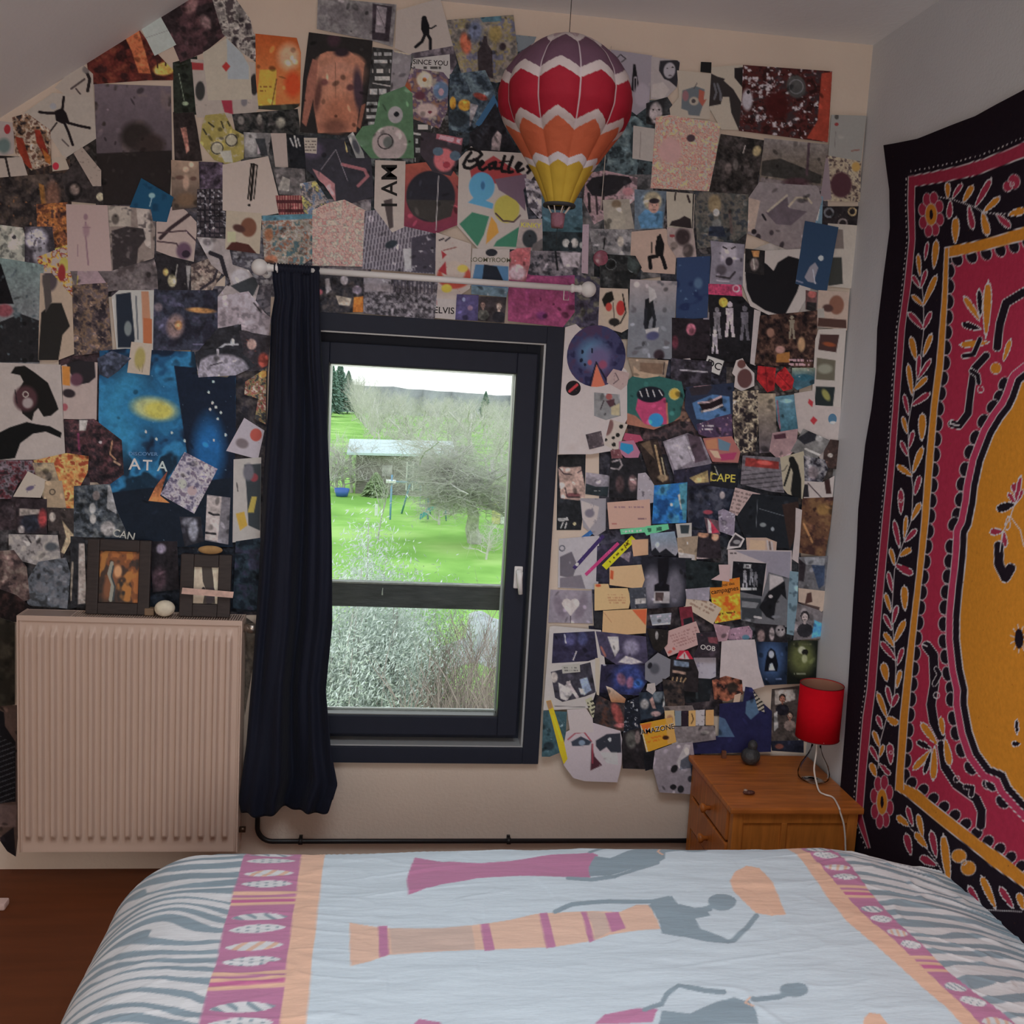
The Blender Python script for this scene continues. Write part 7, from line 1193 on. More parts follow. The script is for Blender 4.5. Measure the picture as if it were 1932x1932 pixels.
sticker|brown bear silhouette sticker with a white rim|1386,680 1398,676 1406,690 1420,704 1420,728 1396,738 1382,730 1384,710 1378,704|8e807a|e 1396 687 8 8 0 4c302c;e 1402 714 14 18 0 452c2a .1
sticker|white tilted sticker with the black letters DC|1332,668 1364,680 1353,711 1322,697|121114|p 948c86 1331,671 1362,681 1353,708 1324,696;t 1343 689 19 21 131214 DC 1.05
sticker|pale grey stone shaped sticker left of the letter sticker|1282,678 1298,676 1308,694 1302,714 1282,728 1274,706|8b7d78|m 6 .3 7c6e6a
photo_print|dark television set photo behind the pale stone sticker|1262,676 1340,682 1336,730 1300,740 1262,722|231e22|n 10 1c181c 302a30;l 3 807678 1280,698 1330,702
poster|dark blue poster of a wide painted grin|1290,730 1380,722 1380,780 1350,800 1310,812 1288,770|1e2230|p 3a5474 1302,760 1340,744 1372,748 1374,780 1340,794 1310,790;p 1a1014 1314,760 1358,748 1360,768 1322,776;l 4 9a7c7a 1314,760 1334,758 1356,748;l 4 94827c 1320,776 1340,772 1358,764;p 241e22 1296,732 1330,722 1340,730 1330,744 1300,746;l 4 7c5c60 1306,728 1336,724
photo_print|camouflage brown and cream photo of boots right of the painted grin|1378,738 1426,736 1430,770 1420,850 1384,856 1378,800|3c322d|n 9 1c1618 4a3e34 887660 2c2424
photo_print|tall misty photo fading from sand to grey beside the camouflage photo|1424,742 1458,742 1460,852 1428,854|5f5048|g 742 7c6a56 852 403638
photo_print|turquoise glass jar photo right of the misty photo|1457,748 1492,744 1500,808 1468,816 1460,790|34505a|g 748 46606a 816 28424a;l 3 6a4048 1461,756 1466,808;e 1478 756 12 4 0 6a8488 .5
magazine_cutting|pink drawing page of a seated figure below the turquoise jar|1452,816 1500,808 1496,846 1470,872 1446,850|7a5c5a|m 8 .3 8a6a64;p 3a2026 1454,820 1476,816 1478,826 1456,828
magazine_cutting|purple comic board page below the painted grin|1310,800 1350,786 1376,780 1378,824 1330,824 1314,818|38283a|m 6 .3 6a4a54;m 4 .2 a08a88;w 1320 800 1342 812 2 9a8c8c
drawing|orange and blue geometric painting fragment|1322,826 1376,822 1392,852 1388,872 1340,870 1328,846|7c4a44|p 8a5a42 1326,830 1348,826 1350,846 1330,846;p 4a5a64 1350,826 1374,836 1370,850 1352,848;p 7a2c44 1352,856 1386,852 1380,866 1356,868;p 9a7c66 1334,848 1350,850 1356,864 1344,862
magazine_cutting|tilted grey photo of a black bird head over the playing card|1510,808 1560,830 1548,850 1530,870 1486,850|57504c|p 1d1b1e 1498,826 1520,812 1536,812 1532,830 1512,838;l 4 9a8e84 1514,846 1542,858;m 7 .15 7c7068
photo_print|brown photo of a dark room at the right edge below the bird|1560,828 1578,830 1574,884 1546,880 1548,852|32231f|m 7 .3 4a342c;e 1560 858 5 4 0 8a7a70 .3
photo_print|photo of red lights above grey wooden planks|1396,858 1466,862 1474,928 1450,926 1392,912|544b4d|p 6c2420 1402,862 1464,870 1464,884 1400,878;e 1438 872 14 4 6 a83c34 .5;s 84 9 .3 383234 1394,884 1466,888 1474,928 1392,914
photo_print|cream photo with a black archer figure at the right|1466,862 1510,850 1516,880 1508,940 1480,930 1472,920|83745f|p 141312 1482,866 1492,862 1500,876 1506,904 1506,940 1490,942 1486,924 1490,890;l 4 141312 1486,876 1480,896 1474,914;l 1.5 2a2420 1480,876 1474,886 1466,888;e 1488 866 6 6 0 141312
photo_print|small black and white photo of two old faces right of the archer|1510,858 1550,866 1556,884 1544,910 1512,906|2f2b2e|n 7 201c20 4a4446 6c6260;e 1528 890 10 12 0 5c4e4e .4
photo_print|white sheet with a brown rectangle and crossed drawing near the right edge|1512,906 1546,908 1568,896 1564,940 1510,940|8b7a72|p 2c1a18 1548,902 1558,900 1562,930 1552,930;l 2 3a2c2c 1518,910 1544,938;p 1e1a1c 1510,912 1518,912 1520,936 1508,936
poster|dark poster with yellow graffiti letters CAPE|1310,876 1392,874 1392,914 1386,926 1312,924|19181c|t 1362 902 21 4 a8853a CAPE;p 7c6230 1306,904 1326,890 1344,890 1342,908;l 2 8c8478 1348,880 1354,896
poster|dark blue concert poster with tiny dancing figures below the graffiti letters|1294,910 1390,924 1380,990 1370,1014 1298,990|1c1d27|n 12 181922 26262f 3a3840;m 5 .14 5c5c68;e 1362 934 5 7 0 7c6c68 .4;e 1335 966 9 4 0 7a3038 .4
note|small tilted pinkish note written in even rows|1382,918 1429,930 1414,980 1370,966|87706a|w 1374 926 1424 972 6 5a4844 14
poster|black poster with a staircase of pale specks at the right|1414,930 1500,936 1506,1000 1490,1036 1400,1012 1384,974|16171a|l 1.2 4a4a4c 1428,958 1476,972;l 1 4a4a4c 1424,940 1421,992;e 1434 988 6 4 0 5a5a58 .4;m 4 .1 4a4a4e;e 1452 996 3 4 0 6a6a6a .3;p 2a1c18 1470,950 1500,944 1504,990 1484,1034
poster|tall brown painting of an old face at the right edge|1508,938 1566,936 1560,990 1550,1048 1500,1040 1504,980|3c241c|n 14 301c18 4a2e20 5a3c26;e 1546 960 12 10 0 6a4a28 .5;l 4 8a5c38 1510,986 1526,1020;m 10 .2 2a1814
photo_print|white paper strip between the black staircase poster and the brown painting|1495,956 1507,960 1504,1000 1500,1060 1488,1052 1494,1000|8a7872|
photo_print|small white card with cut paper figures right below the note|1360,958 1382,968 1380,1010 1352,1000 1350,962|6a5c66|m 5 .35 8c8084;m 4 .2 2c2630
photo_print|red white and black flag photo among people|1324,974 1350,980 1354,1006 1330,1004|4a3438|p 8a2434 1334,978 1352,1002 1338,1004;p 9a8e8c 1330,976 1336,984 1338,1003 1332,1003;m 5 .2 7a5c48
photo_print|crowd photo with orange faces left of the small diamond snapshot|1312,1002 1352,1006 1356,1050 1310,1052 1304,1020|231c1f|e 1322 1006 10 6 0 9a6a50 .4;e 1344 1010 7 8 0 9c6c54 .4;m 5 .14 6a4a40;p 8a7470 1306,1048 1360,1054 1358,1062 1306,1060
photo_print|diamond shaped white framed snapshot|1382,1002 1400,1014 1392,1030 1366,1034 1370,1020|948781|p 241f22 1382,1006 1396,1015 1388,1028 1372,1028 1372,1022;e 1385 1020 7 4 0 6c6462 .4
photo_print|light peach photo of fingers below the staircase poster|1402,1012 1440,1012 1460,1020 1458,1044 1404,1040|8c7060|p 96785f 1410,1016 1438,1018 1438,1036 1408,1036;l 3 8a7c78 1442,1018 1444,1034;l 3 8a7c78 1450,1020 1452,1036;l 3 4a4040 1446,1020 1448,1034
photo_print|broad cream sheet behind the black band poster|1368,1034 1488,1036 1486,1130 1370,1120|8a7974|p 6a6066 1380,1036 1486,1038 1484,1120 1440,1120 1440,1060;w 1372 1037 1386 1045 1 3a3030;m 9 .16 7a6c6c
photo_print|black poster of small musicians under a small white heading|1378,1056 1440,1060 1432,1122 1374,1112|131316|p 8a8480 1398,1061 1412,1062 1411,1070 1397,1069;w 1398 1060 1412 1071 1 3a3436;H 1400 1106 34 6c6668;H 1412 1100 30 5a5658;H 1420 1104 28 4c484a;m 4 .16 807a7a;w 1392 1104 1422 1112 1 9a9490
poster|large grey poster of a bending silhouette in a ragged coat at the right|1376,1110 1432,1122 1444,1076 1484,1088 1482,1180 1420,1172 1392,1166|4c4849|p 2a2a2c 1392,1124 1430,1126 1432,1162 1394,1166;p 5e5a5a 1394,1130 1426,1134 1420,1144 1394,1142;p 8a7c78 1446,1080 1470,1086 1474,1096 1446,1112;p 121113 1444,1112 1466,1098 1474,1092 1478,1128 1468,1118 1458,1134 1454,1166 1440,1160 1426,1142;l 4 8a807c 1418,1160 1430,1162;e 1448 1122 4 3 0 8a7c78;e 1458 1160 8 3 0 5a5658 .4
poster|pale blue grey crumpled banner strip at the right edge|1484,1074 1500,1076 1496,1196 1478,1192 1480,1130|56646a|m 9 .35 3a464c;m 5 .15 7c868a
photo_print|photo of a dog between two pairs of jeans at the right edge|1500,1048 1556,1046 1554,1110 1546,1114 1500,1108|4c4646|p 2a3040 1524,1062 1550,1062 1548,1100 1538,1108 1530,1080;p 6c6666 1510,1048 1550,1050 1548,1064 1514,1062;p 231c1e 1500,1050 1514,1062 1510,1094 1500,1092;m 7 .16 7a7070
photo_print|cream photo of a small brown robot toy at the right edge|1500,1106 1552,1112 1548,1146 1540,1154 1500,1132|8a7262|p 3a2420 1516,1116 1524,1114 1526,1132 1512,1136;p 3c2c28 1500,1132 1540,1142 1538,1150 1500,1136
photo_print|young man in a dark suit beside a bright blue shape at the right edge|1498,1134 1540,1148 1552,1160 1546,1200 1490,1204|544a49|h 1512 1160 12 8a7670 1c1718 1f1c1e;p 3a6e96 1530,1166 1544,1172 1542,1196 1524,1200
sticker|rounded sticker full of tiny pink and red figures|1372,1186 1412,1180 1420,1192 1416,1208 1374,1206 1368,1198|80606a|m 4 .35 2c2226;m 4 .3 a07880;e 1406 1202 7 5 0 46606c .3
photo_print|dark photo of hands and pale veiled faces above the two twin posters|1418,1172 1474,1176 1480,1208 1422,1210|1c181a|e 1430 1196 7 12 0 6a5450 .4;e 1450 1192 5 12 0 7a6a68 .4;e 1466 1186 9 11 0 6c605e .3;e 1463 1184 2 2 0 181416;e 1470 1184 2 2 0 181416
poster|dark blue poster of a long haired woman, left of the twin fantasy posters|1420,1206 1480,1208 1478,1286 1436,1288 1424,1250|131a27|e 1449 1240 22 34 0 2c3c58 .7;p 0a0c12 1442,1226 1448,1218 1456,1224 1462,1250 1460,1262 1436,1262 1438,1244;e 1449 1230 5 7 0 8a8890 .3;p 8a8a92 1446,1248 1451,1246 1456,1260 1444,1260;w 1438 1272 1468 1280 1 46506a
poster|dark olive poster of a masked dancer, right of the twin fantasy posters|1480,1204 1536,1204 1532,1284 1478,1286|12130f|e 1506 1236 22 30 0 4a4a28 .8;e 1506 1222 7 7 0 8c866c .4;e 1512 1226 6 6 0 14120f;e 1511 1238 5 8 0 7c7856 .4;w 1492 1262 1516 1270 1 6c6a54;w 1490 1208 1524 1214 1 44402c
photo_print|large plain white sheet beside the dark long haired woman poster|1356,1204 1418,1202 1426,1256 1436,1290 1400,1300 1352,1280|8f7f7b|m 24 .15 8a7570
flyer|bright orange and yellow flyer headed Festival des campagnes|1332,1096 1390,1086 1392,1164 1344,1172|a04a1e|n 14 a2421a a86820 b08a2c a04c20;p a8571f 1334,1098 1389,1089 1390,1116 1336,1124;t 1362 1100 8 -9 241410 Festival_des;t 1362 1110 12 -9 1c100e campagnes;w 1348 1150 1384 1156 1 3a2010 -8
ticket|cream ticket tilted across the orange flyer|1290,1112 1302,1112 1356,1144 1340,1174 1284,1140|8e7c6c|w 1298 1126 1344 1150 3 6e5648 28
photo_print|dark red concert picture beneath the cream ticket|1276,1142 1300,1140 1306,1180 1282,1182|5a1c24|p 16171a 1284,1164 1300,1160 1304,1178 1286,1180
note|pinkish receipt tilted at the centre of the right collage|1256,1186 1308,1168 1322,1208 1256,1234 1246,1212|8c6e68|w 1262 1184 1314 1212 5 74504c -19;w 1254 1218 1270 1228 1 8a3c34 -40
photo_print|black badge page with three white rings right of the pinkish receipt|1308,1190 1352,1186 1352,1236 1302,1236 1312,1214|241d21|m 6 .2 5c3034;t 1330 1218 13 8 9a8e8c OOB;p 5a2c30 1330,1198 1350,1198 1348,1210 1332,1208
photo_print|pinkish ticket strip above the black ring page|1340,1172 1372,1178 1366,1204 1350,1206|7c5c60|m 5 .3 9a7c80
photo_print|white paper card with mauve scribble|1308,1240 1350,1238 1350,1276 1340,1280 1308,1278|877c80|m 6 .3 756a74
poster|black poster of a caped figure above the row of little cards|1286,1278 1342,1280 1338,1322 1296,1326 1280,1310|18191b|m 6 .15 34383a;l 4 2c3032 1313,1290 1314,1316
photo_print|dark red photo of embracing people|1338,1278 1364,1270 1394,1278 1396,1304 1366,1318 1342,1314|361f1b|n 7 1c1414 5a3024 7a4430;e 1376 1292 10 10 0 241c18 .4
note|small cream torn slip left of the navy poster|1380,1306 1392,1302 1388,1328 1376,1328|8f7866|
poster|navy blue poster with pale blue wings behind the stone ornament|1352,1322 1396,1318 1400,1290 1412,1292 1432,1320 1450,1336 1448,1412 1304,1416 1300,1386 1350,1382|191832|p 36465c 1350,1346 1362,1350 1380,1384 1348,1384;p 3a4c60 1402,1318 1418,1312 1426,1338 1410,1352 1400,1340;m 26 .25 131226
drawing|black and cream zebra scrap at the upper edge of the navy poster|1414,1298 1434,1320 1436,1338 1424,1334|817668|s 60 7 .45 181516
photo_print|family snapshot of a person holding a baby behind the red lamp|1456,1300 1508,1294 1506,1410 1450,1402|3a302c|p 8a7a70 1462,1302 1500,1300 1500,1320 1462,1330;h 1476 1318 10 7a4a3a 1a1412 18151a;h 1490 1350 9 84584a 241c1a 6c5850;p 8c8480 1460,1346 1466,1342 1468,1372 1460,1380
photo_print|picture of dark clothed legs at the lower right behind the lamp base|1454,1398 1516,1396 1516,1420 1456,1416|1a1a24|e 1470 1408 8 5 0 5a3028 .4
photo_print|bulky tan framed old television snapshot near the purple disc|1182,676 1258,680 1252,712 1232,724 1194,716|705c4c|p 5e4738 1204,684 1248,686 1246,706 1204,704;l 2 2a2020 1250,684 1248,706;p 8a705a 1192,690 1202,700 1240,708 1236,716 1192,712
poster|green print with a rounded pink block and black cap on a wicker tray|1176,722 1190,710 1212,714 1240,710 1282,720 1288,746 1278,790 1230,810 1180,800 1172,760|23453f|p 8a2c48 1196,772 1200,752 1224,752 1252,750 1256,800 1212,802;e 1224 744 26 15 0 13131a .1;p 7c4c3c 1172,776 1196,784 1214,800 1254,806 1280,784 1276,800 1240,818 1180,802;e 1269 743 10 11 0 a07c2c .1;o 1269 743 10 2 8a7e4c;e 1234 792 14 13 0 24608c .12;l 2 9a9a9c 1204,738 1208,748;l 2 9a9a9c 1216,734 1220,748;l 2 9a9a9c 1228,736 1232,748;l 2 9a9a9c 1240,736 1246,746;l 3 8a4c3c 1254,760 1256,800
poster|big plain cream sheet right of the window frame|1064,618 1084,612 1180,700 1180,790 1150,850 1112,856 1052,856 1056,740|8f807a|m 50 .12 88766f
badge|round violet night sky cut-out with an orange wedge beside the window|C 1122 672 55 58 10|231f33|n 16 1c1a2e 2c2a40 342638;e 1116 668 26 26 0 40566a .8;e 1128 678 22 24 0 4a4058 .8;p 96503c 1122,686 1140,730 1112,732;l 3 13131f 1122,684 1110,728;l 3 13131f 1122,684 1144,722;e 1096 664 2.6 4 0 121420;e 1114 662 2 5 0 121420;e 1094 680 3 4 30 121420;e 1101 688 2 3 0 121420;e 1110 684 4 5 0 7a3840 .5;e 1134 688 8 8 0 6a3444 .6
badge|small round black badge with red lettering beside the window|C 1079 732 14 14 0|151214|l 5 8c2c30 1072,738 1086,726;m 3 .2 9a3c40
magazine_cutting|pink map like cutting overlapping the violet disc|1142,712 1154,696 1184,704 1180,726 1168,736 1142,722|846c66|l 1.5 3a2c2e 1158,704 1164,716 1154,724;m 5 .2 6a4c50
photo_print|small grey photo of a child in red hat on the cream sheet|1118,740 1166,744 1168,784 1140,792 1118,784|635e5c|e 1146 748 6 6 0 7a3c38 .3;p 3c2428 1140,756 1156,752 1156,764 1148,768;l 2 241c1e 1136,756 1130,772;l 2 2a2224 1156,760 1164,776;p 88785c 1150,768 1166,760 1166,784 1150,782
playing_card|three of clubs card tilted over the cream sheet|1148,790 1181,800 1162,850 1136,838|8c7c70|e 1146 806 7 15 18 5a3c38 .3;e 1169 804 4 4 0 181614;e 1162 820 4 4 0 181614;e 1154 825 3 3 0 181614;e 1155 838 4 4 0 181614;e 1140 829 2.5 3 0 181614
photo_print|little brown square snapshot tilted on the cream sheet|1102,819 1131,812 1137,840 1109,847|3f3436|m 5 .3 5a4a4a
sticker|red and pink tongue sticker below the wicker tray|1176,816 1204,820 1210,830 1190,836 1172,828|7c3444|m 4 .25 a07074
sticker|turquoise brush stroke sticker on pink|1164,832 1192,830 1204,852 1200,864 1176,862 1164,850|80505e|p 24607c 1168,834 1190,838 1192,848 1182,856 1166,846
photo_print|red scribbled paper scrap above the black camera photo|1148,848 1166,846 1172,864 1152,872|5a3234|m 4 .3 7c6460
photo_print|portrait of a smiling face with glasses on black right of the window|1052,858 1105,856 1103,948 1096,1000 1050,1000|19191b|p 8a6c60 1053,884 1062,878 1096,880 1104,920 1104,942 1090,944 1058,940;e 1075 872 26 10 0 181717 .3;l 2 2a2024 1055,884 1064,894 1078,895;l 2 2a2024 1090,892 1098,886;e 1081 934 14 4 0 5c3434 .3;l 2 2a2022 1066,920 1070,938 1094,938;w 1053 974 1072 986 1 8a827c -5;l 2 9a9690 1058,996 1062,986;l 2 9a9690 1066,996 1069,986;e 1084 988 3 3 0 8c7c5c
photo_print|grey hill under pale sky photo right of the glasses portrait|1105,891 1150,897 1148,938 1104,932|554d50|g 892 726668 918 5e5458;p 1e2224 1105,912 1124,918 1148,918 1146,938 1104,932;w 1120 924 1132 928 1 7a7470
photo_print|black photo of a camera and two faces in the dark|1148,864 1204,862 1212,890 1200,900 1200,940 1146,936|1a181a|l 3 6a5e5c 1152,870 1166,866 1170,876 1164,884 1150,882;e 1166 912 8 16 0 3a2a2a .5;e 1190 910 8 14 0 5a4240 .5;l 3 6c5c58 1186,904 1196,902
photo_print|grey photo of white stone rubble|1200,892 1214,890 1230,910 1230,946 1210,950 1198,940|7a6e70|m 6 .3 4c4448;m 5 .2 94888a
photo_print|black and gold close-up of a guitar neck tilted to the left|1200,832 1236,828 1258,900 1262,924 1244,936 1222,900|241b18|l 4 7a6044 1232,840 1246,906;l 2 8a7c60 1244,862 1252,902;p 4c3a2c 1204,836 1222,830 1232,866;e 1246 900 10 6 0 6c5640 .4
photo_print|tilted photo of a grey curtain and dancers, right of the guitar close-up|1246,832 1292,816 1318,824 1338,872 1306,886 1268,898|5c5156|p 7c7074 1248,834 1284,822 1300,868 1270,886;p 3a2c32 1292,818 1312,816 1330,866 1306,872;l 5 7c7074 1286,822 1304,866;m 4 .12 9a8a7c
photo_print|dark yellow and blue crowd photo under the curtain photo|1266,886 1336,874 1334,912 1290,916 1268,908|1f1c26|p 7a6440 1296,900 1330,886 1332,908 1308,910;m 6 .2 4a3438
photo_print|blue planet photo with a bright dot left of the blue concert poster|1230,914 1292,908 1290,984 1226,986|18406a|n 18 143258 1c4c7a 2c5a74;e 1262 950 2.5 3 0 8ab0b8 .5;p 8c8478 1274,932 1280,928 1285,956 1280,960;p 34606c 1276,912 1292,908 1290,978 1284,980
drawing|pale drawing of a skull on grey paper below the hill photo|1094,940 1143,940 1142,1000 1124,1012 1100,994|6f6667|p 8a7c76 1096,944 1130,956 1126,980 1112,998 1098,976;e 1112 968 9 8 0 564e54 .4;m 7 .25 564e52
ticket|large peach certificate under the camera photo|1142,946 1222,940 1224,992 1146,996|8e6e60|w 1152 952 1212 958 1 6a4c50;w 1200 974 1216 980 1 5a4044;m 18 .2 96725c;w 1150 982 1160 990 1 7a4a44
wristband|blue fabric wristband slanting at the left of the five bands|B 1063 1042 1116 1003 8|27466c|m 5 .35 4c6a8a
photo_print|grey photo of hands with paper pieces behind the wristbands|1054,1016 1130,1010 1128,1112 1052,1108|857a79|p 4c4448 1056,1050 1078,1040 1088,1064 1080,1090 1056,1086;p 5a5054 1056,1090 1096,1084 1104,1110 1056,1108;m 12 .2 6c6266;o 1060 1034 5 2 3c3a40
photo_print|black bordered dark print behind the yellow wristband|1126,1030 1170,1020 1190,1030 1194,1060 1162,1092 1146,1100 1124,1096|24202a|m 12 .3 1a1a20;p 6a5a60 1164,1046 1190,1040 1186,1060
wristband|violet fabric wristband with a tiny white skull between blue and pink ones|B 1082 1072 1138 1010 7|2c2040|m 4 .25 544070;e 1088 1064 3.5 3.5 0 9a9498 .2
wristband|pink and red fabric wristband left of the yellow one|B 1104 1084 1166 1024 6|8a2c50|m 5 .35 a04c70
wristband|yellow wristband with black lettering|B 1139 1070 1195 1014 12|b08c1c|w 1142 1038 1192 1046 1 201808 -45;l 2 2a1c08 1177,1027 1180,1033;l 2 2a1c08 1180,1024 1186,1026;l 2 2a1c08 1184,1019 1182,1028
ticket|small plain peach ticket right of the yellow wristband|1190,1018 1222,1016 1222,1046 1194,1049|9a7258|m 9 .2 a07c64
wristband|light green wristband with dark lettering right of the others|1166,996 1212,992 1216,990 1256,986 1258,996 1216,1008 1212,1002 1168,1006|4f8a64|w 1218 989 1252 1003 1 1e3a2c -6;w 1172 996 1208 1003 1 a0b09c -3
photo_print|photo of pale blue flames above black grass|1222,1004 1268,1000 1276,1036 1270,1046 1226,1044|5c646c|g 1004 5f6a74 1034 6a6468;p 141418 1222,1040 1232,1030 1240,1040 1252,1032 1264,1042 1270,1046 1226,1048;m 6 .2 4c545c
photo_print|small bordered photo of a dark bottle above a beige card|1270,986 1300,984 1300,1010 1274,1014|857b72|p 262b2c 1278,988 1296,988 1294,1004 1280,1004
photo_print|beige flat package picture with a white label|1272,1012 1312,1008 1308,1060 1276,1052|74604e|p 867a74 1272,1038 1306,1044 1306,1058 1271,1050;e 1292 1022 1.2 3 0 b0a49c
poster|black poster of a dark statue standing before a grey glow|1206,1046 1300,1050 1288,1140 1200,1146 1210,1090|19181d|e 1226 1106 16 34 0 625a60 .8;e 1268 1106 16 34 0 4c464c .8;p 0e0d11 1236,1050 1258,1050 1256,1080 1252,1098 1258,1100 1258,1112 1230,1112 1230,1100 1238,1096;p 7c7270 1230,1112 1259,1112 1258,1134 1228,1134;p 3a2c2a 1232,1114 1248,1114 1246,1130 1232,1130
photo_print|plain black photo above the orange flyer|1288,1052 1360,1060 1356,1104 1290,1106|161a1b|m 14 .2 20282a
drawing|pinkish cream blank strip beside the black photo|1350,1062 1372,1062 1370,1094 1336,1090 1352,1080|8c7470|
photo_print|grey sheet under the cream ticket beside the statue poster|1288,1108 1334,1104 1332,1130 1290,1126|6c6268|m 8 .3 7c7074
ticket|orange ticket with an oblong stamp below the yellow wristband|1146,1066 1206,1062 1212,1090 1206,1108 1146,1100|9c7858|p 8a3c24 1148,1072 1154,1074 1153,1090 1147,1088;m 14 .2 a68262
ticket|amber ticket with a torn corner left of the statue poster|1118,1098 1144,1098 1146,1106 1180,1106 1186,1126 1182,1144 1118,1148|9e7a56|w 1142 1116 1176 1136 4 866044;e 1125 1101 5 3 0 8a3c24 .3
photo_print|small photo of a street with a name plate right of the amber ticket|1182,1106 1214,1104 1216,1142 1186,1146|323237|p 8c827c 1194,1126 1214,1124 1214,1134 1194,1136;m 6 .2 6c666a
ticket|orange ticket with a red torn side above the white flower photo|1134,1148 1216,1144 1214,1190 1132,1196|9c7654|p 96462c 1188,1146 1216,1145 1214,1176 1204,1164;l 1 7c5840 1136,1152 1150,1170;m 16 .15 a88664
photo_print|sepia photo of two hands forming a white heart beside the window|1038,1112 1116,1114 1118,1176 1034,1174|6d6065|m 16 .25 7c6f71;e 1056 1145 10 22 -20 5c4f55 .5;e 1096 1145 10 24 20 5c4f55 .5;e 1069 1138 9 9 0 95867f .1;e 1084 1138 9 9 0 95867f .1;p 95867f 1061,1142 1092,1142 1076,1162;l 2 241e22 1076,1162 1076,1174
photo_print|dark slip beside the hands heart photo|1118,1150 1134,1150 1132,1182 1118,1180|201e20|
poster|cream note sheet with faint pencil edge right of the window's lower part|1034,1178 1040,1176 1130,1184 1138,1250 1110,1330 1022,1334|8b7f78|m 40 .1 80736c;l 1 3a3436 1044,1326 1100,1328
photo_print|dark violet photo of two faces beside the window|1041,1190 1118,1186 1124,1236 1106,1242 1038,1246|211d2c|e 1072 1202 12 13 0 34304a .6;e 1096 1200 9 12 0 343450 .6;l 2 8a8490 1062,1192 1064,1208;l 2 9a909c 1084,1224 1078,1240
photo_print|photo of a white flower bunch against violet sky|1120,1186 1214,1196 1218,1246 1164,1252 1130,1230|332c3c|p 8e8480 1142,1196 1162,1196 1164,1220 1156,1234 1148,1214;e 1186 1216 14 14 0 6a6070 .7;p 8c8080 1162,1244 1176,1232 1190,1236 1208,1244 1186,1248;l 4 6c4038 1130,1216 1138,1232
photo_print|black feathered bird photo right of the white flower photo|1214,1180 1256,1184 1254,1210 1240,1226 1228,1220|1a1614|e 1234 1194 3 8 0 6c6460 .3;m 5 .2 4a3c38
photo_print|small silvery envelope picture above the black bird photo|1221,1156 1262,1152 1260,1174 1226,1176|6c6a6e|m 6 .3 8c7c84;l 2 9a9a9c 1226,1175 1262,1171
photo_print|black and white pointing hand photo beside the window|1036,1262 1054,1258 1110,1244 1120,1300 1100,1308 1058,1318 1044,1310|2a262c|p 8e827e 1050,1282 1062,1288 1072,1278 1078,1300 1066,1316 1054,1312;l 6 8c7c7a 1068,1282 1086,1310;p 6a7080 1090,1276 1104,1272 1112,1296 1098,1306;e 1042 1272 7 10 0 8a7c74 .3;p 8a8a8c 1088,1292 1098,1294 1100,1304 1092,1304
note|small pale label with tiny writing above the pointing hand photo|1056,1250 1090,1246 1091,1262 1058,1265|80786f|w 1060 1252 1088 1262 2 4a4642
photo_print|dark blue photo of a glass ball and pink faces|1130,1248 1212,1248 1216,1280 1200,1306 1170,1304 1126,1300|1f1b2b|e 1180 1276 30 30 0 242a50 .5;e 1168 1276 8 12 -20 5c3c4c .5;e 1184 1282 7 11 10 603c4e .5;e 1200 1284 9 8 0 2c4c86 .7;p 8e8a90 1133,1244 1140,1244 1139,1250 1134,1250
note|long thin cream bookmark between the glove photo and the glass ball photo|1119,1236 1127,1236 1128,1270 1126,1308 1122,1308 1119,1272|8a7c6c|
note|small upright label with close black print on the cream sheet|1100,1314 1112,1308 1125,1342 1114,1348|867e68|w 1106 1314 1120 1344 4 1e1c18 -20
photo_print|orange sunset sea cutting on the dark concert photos|1139,1288 1150,1292 1176,1312 1174,1322 1150,1322|8a6a50|g 1290 9a8474 1322 7a4a2c
photo_print|dark red and green theatre photo of a reclining figure|1122,1304 1150,1318 1176,1320 1182,1366 1168,1374 1114,1376 1116,1346|261e1e|n 12 1c1a1c 2c2424 3c2620;e 1160 1340 9 22 -20 6a302c .4;e 1166 1362 12 4 0 8a4a48 .4
photo_print|black speckled starry photo left of the orange packet|1174,1318 1204,1306 1206,1340 1200,1376 1172,1378|15161c|m 3.6 .3 7c7a7e
photo_print|dark blue grey photo of a hooded person near a white disc|1200,1300 1250,1298 1254,1330 1240,1344 1204,1352|1c2128|e 1211 1322 8 9 0 7a726e .5;e 1236 1306 9 12 0 4c5054 .5;p 7c5c54 1220,1314 1226,1308 1232,1330 1226,1330;l 3 8a8680 1250,1300 1246,1326;e 1232 1340 9 5 0 8a6c68 .4
sticker|grey diamond shaped sheet with a dark rose|1236,1226 1262,1240 1260,1268 1232,1288 1212,1276 1212,1246|5a5659|e 1230 1256 9 10 0 3c3a3e .5;e 1221 1250 4 6 20 17161a .3
photo_print|small picture of a white mitten under the grey rose sheet|1216,1284 1230,1282 1232,1296 1226,1304 1214,1296|857872|m 4 .2 6a605c
photo_print|dark photo of scattered brushes and boxes under the pinkish receipt|1260,1234 1300,1230 1312,1262 1310,1300 1268,1296 1258,1268|1d1819|p 5a6270 1266,1240 1294,1244 1294,1254 1266,1250;p 8c6c5c 1263,1258 1288,1262 1288,1267 1263,1263;l 2 8a6c4c 1264,1272 1262,1286;l 2 8a6c4c 1272,1272 1270,1288;l 2 8a6c4c 1280,1272 1276,1288;l 2 8a6c4c 1288,1274 1280,1286
note|red and white warning triangle note|1270,1238 1276,1222 1292,1222 1302,1238|8a1f2c|p 8f7f7a 1274,1236 1286,1224 1296,1240;l 2 7a2024 1285,1228 1286,1236
poster|black poster of a dark staircase left of the caped figure poster|1244,1274 1284,1282 1286,1326 1250,1330|1e1a1a|n 9 161415 2a2220 3e2f28
